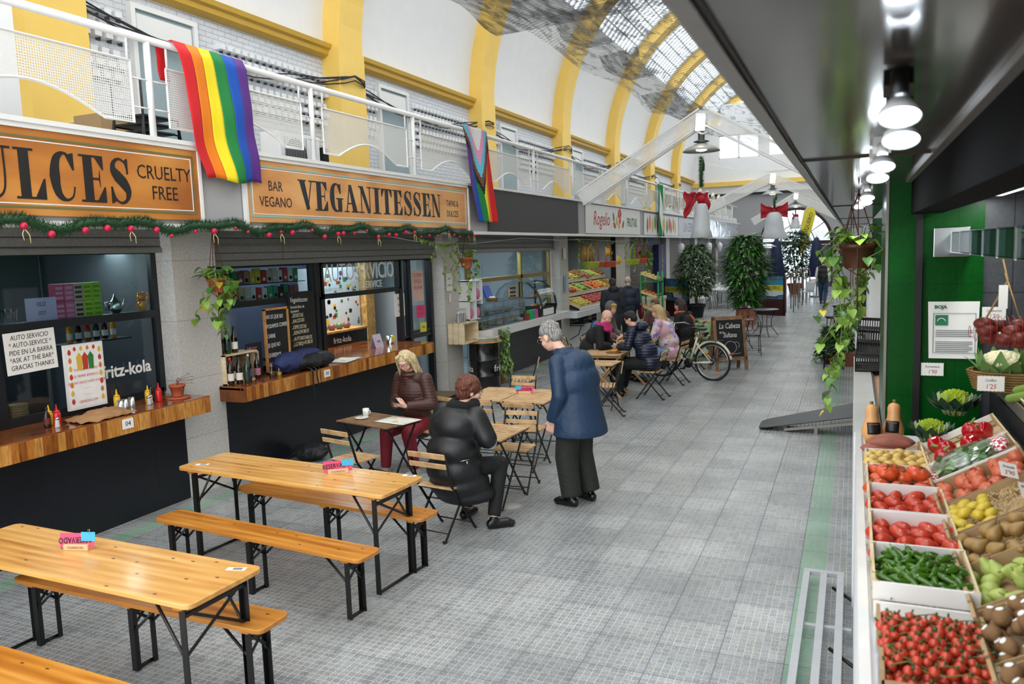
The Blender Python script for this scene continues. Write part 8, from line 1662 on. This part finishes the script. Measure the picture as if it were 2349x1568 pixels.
# ================================================================ gallery objects
t=thing('stacked_gallery_chairs','stack of black metal chairs on the gallery behind the first flag','chair stack',(-6.7,6.2,3.1))
for k in range(6):
    m=MB(); z=.45+k*.075; m.box(-.2,-.2,z,.2,.2,z+.02); 
    for sx in (-1,1): m.tube([(sx*.2,-.2,z+.35),(sx*.2,-.2,z),(sx*.22,.22,z),(sx*.24,.26,z-.44)],.013,6); m.tube([(sx*.2,-.2,z),(sx*.22,-.26,z-.44)],.013,6)
    m.build('chair_frame',black_metal,t)
for k,(x,y,w_,h,nm) in enumerate(((-7.6,6.4,.5,.35,'lowest'),(-7.6,6.4,.45,.3,'middle'),(-7.55,6.42,.4,.3,'topmost'))): m=MB(); m.box(-.2,-w_/2,0,.2,w_/2,h); o=m.build('cardboard_box',cardb,loc=(x,y,3.1+.75*(k>0)*0+[0,.36,.67][k]),bevel=.004); tag(o,'cardboard box on the gallery behind the black chairs, %s of the pile'%nm,'box')
m=MB(); m.box(-.2,-.3,0,.2,.3,1.0); o=m.build('grey_cabinet',mt('gallery_grey_cabinet','9aa6ac',.5),loc=(-8.3,6.9,3.1)); tag(o,'grey cabinet on the gallery beneath the first rainbow flag','cabinet')
t=thing('air_conditioner','white air conditioning unit with round fan grille on the gallery','air conditioner',(-7.0,8.9,3.5)); m=MB(); m.box(-.16,-.42,0,.16,.42,.62); m.build('casing',wpl,t,bevel=.01); m=MB(); m.lathe([(.23,0),(.22,.012)],28,T=Matrix.Translation((.161,-.1,.32))@Matrix.Rotation(PI/2,4,'Y')); m.build('fan_grille',mt('grey_fan','4a4c50',.5),t); m=MB()
for k in range(9): m.box(.172,-.34+k*.055,.08,.178,-.335+k*.055,.56)
m.build('guard_bars',alum,t); m=MB(); m.box(-.2,-.5,-.4,.2,.5,0); m.build('stand',alum,t); m=MB(); m.box(-.2,.5,0,.16,.62,.5); m.build('dark_side_vent',soot,t)
for k,(y,c_,nm) in enumerate(((15.2,'b8a080','beige'),(19.6,'d8b04a','yellow'),(21.2,'8a5a2a','brown'),(22.6,'3a3a3a','dark'))): m=MB(); m.box(-.2,-.35,0,.2,.35,.35); o=m.build('stored_crate',mt('stored_'+c_,c_,.6),loc=(-6.6,y,3.1)); tag(o,'%s box stored on the gallery behind the railing'%nm,'box')
m=MB(); m.box(-7.0,4.2,3.1,-6.8,4.95,5.8)
o=m.build('white_boxed_column',white_paint); tag(o,'white boxed panel on the gallery at the far left edge','panel')
for k in range(7): 
    t=thing('ring_panel','white panel with three oval hoops on the far railing, %s from the camera'%('first','second','third','fourth','fifth','sixth','seventh')[k],'panel',(-5.9,26.6+1.6*k,3.62)); m=MB(); m.box(-.01,0,0,.01,1.5,.75); m.build('sheet',white_metal,t); m=MB()
    for q in range(3): m.tube([(.02,.3+.45*q+.15*math.cos(a),.4+.2*math.sin(a)) for a in [2*PI*j/16 for j in range(16)]],.02,5,closed=True)
    m.build('oval_hoops',brass,t)
for k in range(5): m=MB(); m.box(-.05,-.25,0,.05,.25,1.3,T=Matrix.Rotation(.35,4,'X')); o=m.build('leaning_board',mt('beige_board','cfc4b0',.6),loc=(-6.1,35.5+1.7*k,3.6)); tag(o,'beige board leaning over the far railing above the silvery plastic','board','leaning boards on the far railing')
# picket teeth on the far fascia
m=MB(); [m.lathe([(.05,0),(.0,.3)],6,(-5.86,34.9+.3*k,3.6)) for k in range(34)]; o=m.build('picket_edging',white_metal); tag(o,'row of white pointed pickets along the far fascia top','edging')
# ================================================================ fruit stall
t=thing('fruit_rack','stepped rack of the fruit stall holding sloped crates','rack',(-6.6,20.6,1.0)); m=MB()
for r in range(3): x0=-6.15-.42*r; z=1.0+.3*r; m.add([(x0,18.4,z),(x0-.42,18.4,z+.18),(x0-.42,23.5,z+.18),(x0,23.5,z),(x0,18.4,z-.04),(x0-.42,18.4,z+.14),(x0-.42,23.5,z+.14),(x0,23.5,z-.04)],[(0,1,2,3),(4,7,6,5),(0,3,7,4),(0,4,5,1)])
keep(m.build('sloped_shelf',soot),t); m=MB(); [m.box(-6.13-.42*r,18.4,.99+.3*r,-6.11-.42*r,23.5,1.05+.3*r) for r in (0,1,2)]; keep(m.build('shelf_edge',white_metal),t)
FS=Matrix(); rows=[('yapple','lemon','rapple','rapple','bell','padron','orange','orange','rapple','mango'),('gapple','mango','potato','gapple','padron','carrot','orange','lemon','cpear','potato'),('sweet','potato','gapple','padron','lemon','cpear','sweet','gapple','potato','cpear')]
nmz={'yapple':'yellow apples','lemon':'yellow quinces','rapple':'red apples','bell':'red peppers','padron':'green peppers','orange':'oranges','mango':'mangoes','gapple':'green apples','potato':'potatoes','carrot':'carrots','cpear':'brown pears','sweet':'sweet potatoes'}
sing={'yapple':'yellow apple','lemon':'quince','rapple':'red apple','bell':'red pepper','padron':'green pepper','orange':'orange','mango':'mango','gapple':'green apple','potato':'potato','carrot':'carrot','cpear':'pear','sweet':'sweet potato'}
for r in range(3):
    for k in range(10):
        kd=rows[r][k]; row=('lowest','middle','top')[r]; y=18.42+k*.505
        c=thing('produce_crate','wooden crate of %s, %s row of the fruit stall, %s from the left'%(nmz[kd],row,('first','second','third','fourth','fifth','sixth','seventh','eighth','ninth','tenth')[k]),'crate',(-6.14-.42*r,y,1.01+.3*r),rot=(0,rad(23),PI)); c.rotation_euler=(0,rad(23),0)
        m=MB(); m.box(-.42,0,0,0,.48,.01); m.box(-.42,0,0,0,.012,.09); m.box(-.42,.468,0,0,.48,.09); m.box(-.012,0,0,0,.48,.07); m.box(-.42,0,0,-.41,.48,.09); m.build('box',crate_w,c)
        T=c.matrix_basis.copy(); random.seed(r*10+k); nx,ny=(4,5) if kd not in('padron','carrot') else (5,5)
        for i in range(nx):
            for j in range(ny): put(kd,'%s in the %s row of the distant fruit stall'%(sing[kd],row),sing[kd].split()[-1],'%s, %s row of the fruit stall'%(nmz[kd],row),T,(-.04-.36*(i+.3)/nx,.04+.42*(j+.3)/ny,.05+random.uniform(0,.02)),(random.uniform(-.5,.5),random.uniform(-.5,.5),random.uniform(0,3)),1.25 if kd!='bell' else .9,part=False)
# hanging baskets, bananas
def hb(label,y,x,z,c_,nm):
    t=thing('hanging_basket',label,'basket',(x,y,z)); mt_=mt('basket_'+nm,c_,.6,var=.3,sc=30); m=MB(); basket(m,0,0,0,.16,.24,.13,7,1.2,.012); m.build('woven_body',mt_,t); m=MB(); m.tube([(0,-.27,.13),(0,-.2,.45),(0,0,.58),(0,.2,.45),(0,.27,.13)],.014,6); m.build('handle',mt_,t); m=MB(); m.tube([(0,0,.57),(0,0,2.78-z)],.004,4); m.build('hanging_string',soot,t); return t
hb('lime green wicker basket hanging at the left of the fruit stall',19.0,-6.0,2.0,'a8b83a','lime'); hb('orange-red wicker basket hanging second from the left, fruit stall',19.9,-6.15,2.0,'c8583a','orange'); hb('orange-red wicker basket with bananas above, third from the left',20.6,-6.0,1.98,'c8583a','orange'); hb('lime green wicker basket hanging at the right of the fruit stall',22.9,-5.95,1.98,'a8b83a','lime'); hb('small orange wicker basket at the far right of the fruit stall',24.0,-6.0,2.0,'c8583a','orange')
for nm,y,z in (('above the orange basket',20.5,2.35),('hanging free in the middle of the fruit stall',21.6,2.1)):
    t=thing('banana_bunch','yellow banana bunch %s'%nm,'bananas',(-6.05,y,z)); m=MB()
    for k in range(9): a=-1.2+k*.3; m.tube([(0,0,.16),(.04,.1*math.sin(a),.1),(.06,.16*math.sin(a),0),(.03,.15*math.sin(a),-.09)],[.008,.022,.022,.006],7)
    m.build('bananas',mt('banana_yellow','d8b82a',.4,var=.15),t); m=MB(); m.tube([(0,0,.15),(0,0,.5)],.005,5); m.build('hanging_string',soot,t)
for k in range(3): m=MB(); m.ell((0,0,0),(.08,.12,.2),12,8,fn=lambda d:1+.15*noise.noise(d*4)); o=m.build('garlic_string',mt('straw_braid','a87a4a',.7,var=.4,sc=20),loc=(-6.1,18.7+.25*k,2.35)); tag(o,'braided dried bunch hanging behind the lime green basket','bunch','dried bunches at the fruit stall')
pc=pcrate('black plastic crate under the fruit stall counter, left one',(-6.1,18.6,.62),(0,0,PI/2),.4,.5,.22); dup(pc,(-6.1,19.3,.62),PI/2,'black plastic crate under the fruit stall counter, right one')
for nm,y in (('left',18.5),('right',19.4)): m=MB(); m.tube([(-6.42,y,.25),(-6.2,y,.38),(-6.12,y,.6)],.012,6); m.box(-6.5,y-.02,.59,-6.05,y+.02,.61); o=m.build('shelf_bracket',soot); tag(o,'black iron bracket under the fruit stall crates, %s one'%nm,'bracket')
# green display stand
grm=mt('green_steel','1f9a4a',.4); t=thing('green_display_stand','green wire display stand with fruit trays right of the fruit stall','stand',(-5.4,22.9,0))
m=MB(); [m.tube([(x_,y,0),(x_,y,1.75)],.025,8) for x_ in (-.25,.25) for y in (-.25,.3)]; m.build('post',grm,t); m=MB()
for z in (.25,.65,1.05,1.45): m.box(-.28,-.3,z,.28,.35,z+.02); m.box(.26,-.3,z,.28,.35,z+.08)
m.build('shelf',grm,t)
for k,(z,c_,nm) in enumerate(((.27,'d8a030','yellow fruit'),(.67,'8a7a6a','mixed goods'),(1.07,'d8602a','orange fruit'),(1.6,'e0c030','yellow lemons'))):
    c=thing('produce_tray','tray of %s on the green display stand'%nm,'tray',(-5.4,22.7,z),rot=(.0,.35,0)); m=MB(); m.box(-.25,-.25,0,.25,.3,.01); m.box(-.25,-.25,0,-.24,.3,.08); m.box(.24,-.25,0,.25,.3,.08); m.box(-.25,-.25,0,.25,-.24,.08); m.build('box',crate_w,c)
    T=c.matrix_basis.copy(); random.seed(k)
    for i in range(12): put(('yapple','potato','orange','lemon')[k],'piece of fruit in the tray of %s on the green stand'%nm,'fruit','%s on the green stand'%nm,T,(-.18+.12*(i%4),-.18+.15*(i//4),.04),(0,0,i),1.2,part=False)
m=MB(); m.box(-.3,-.3,0,.3,.3,.45); m.box(-.33,-.33,.42,.33,.33,.47); o=m.build('beige_bin',mt('beige_plastic_bin','d8d0b8',.5),loc=(-5.7,24.5,.0)); o.scale=(1,1,2); tag(o,'beige plastic container beside the green display stand','bin')
# vertical cerveceria sign and others
t=thing('vertical_sign','blue vertical sign with yellow letters CERVECERIA on the pillar','sign',(-6.3,28.5,1.2)); bl_=mt('deep_blue_sign','1a2a6a',.5); m=MB(); m.box(-6.5,28.0,.3,-6.33,29.2,2.55); keep(m.build('board',bl_),t)
for k,c_ in enumerate('CERVECERIA'): text(c_,(-6.325,28.6,2.4-.215*k),.26,mt('sign_yellow','d8c83a',.5),FX,t,sx=1.6)
t=thing('villa_sign','dark sign with yellow letters SEVILLA under the fascia beyond the fruit stall','sign',(-6.45,26,2.65)); m=MB(); m.box(-6.5,24.3,2.5,-6.46,27.9,2.8); keep(m.build('board',bl_),t); text('SEVILLA',(-6.45,26.0,2.65),.3,mt('sign_yellow','d8c83a',.5),FX,t,sx=1.8)
for k,(y,x) in enumerate(((30.2,-6.0),(36.,-5.9),(39,-5.9))): m=MB(); m.lathe([(.03,.5),(.14,.42),(.16,.3),(.1,.1),(.02,0)],10); m.tube([(0,0,.5),(0,0,.75)],.01,5); o=m.build('wall_lantern',wpl,loc=(x,y,2.1)); tag(o,'white hanging lantern under the far fascia, %s one'%('nearest','middle','farthest')[k],'lantern')
m=MB(); m.box(0,0,0,.5,3,1.1); o=m.build('white_bar_counter',white_paint,loc=(-6.2,33,.0)); tag(o,'white bar counter behind the white terrace chairs','counter')
# fluorescent tube glowing inside the first stall and kitchen light
t=thing('ceiling_tube_lamp','lit fluorescent tube inside the nearest stall','lamp',(-7.4,5.9,2.62)); m=MB(); m.tube([(0,-.5,0),(0,.5,0)],.022,8); m.build('tube',mt('lit_tube','eefcf4',.4,var=0,emit=8,ec='e0fff0'),t); m=MB(); m.box(-.05,-.55,.03,.05,.55,.07); m.build('housing',white_metal,t)
def inner(x,y,z,e,sx=.3,sy=1.5):
    l=bpy.data.lights.new('ceiling_light','AREA'); l.shape='RECTANGLE'; l.size=sx; l.size_y=sy; l.energy=e; l.color=(.92,1,.97); o=bpy.data.objects.new('ceiling_light',l); COL.objects.link(o); o.location=(x,y,z)
inner(-7.4,5.9,2.58,5); inner(-7.4,10.2,2.7,16,.8,2.); inner(-7.1,14.6,2.75,40,.8,3); inner(-6.9,21,2.75,7,.6,4)
# ================================================================ shared group phrases for repeats
from collections import Counter
_top=[o for o in COL.objects if not o.parent and o.get('label')]
_b=lambda o:o.name.split('.')[0]
_c=Counter(_b(o) for o in _top)
for o in _top:
    if _c[_b(o)]>1 and not o.get('group'): o['group']='people in the market hall' if _b(o)=='person' else _b(o).replace('_',' ')+'s in the market hall'
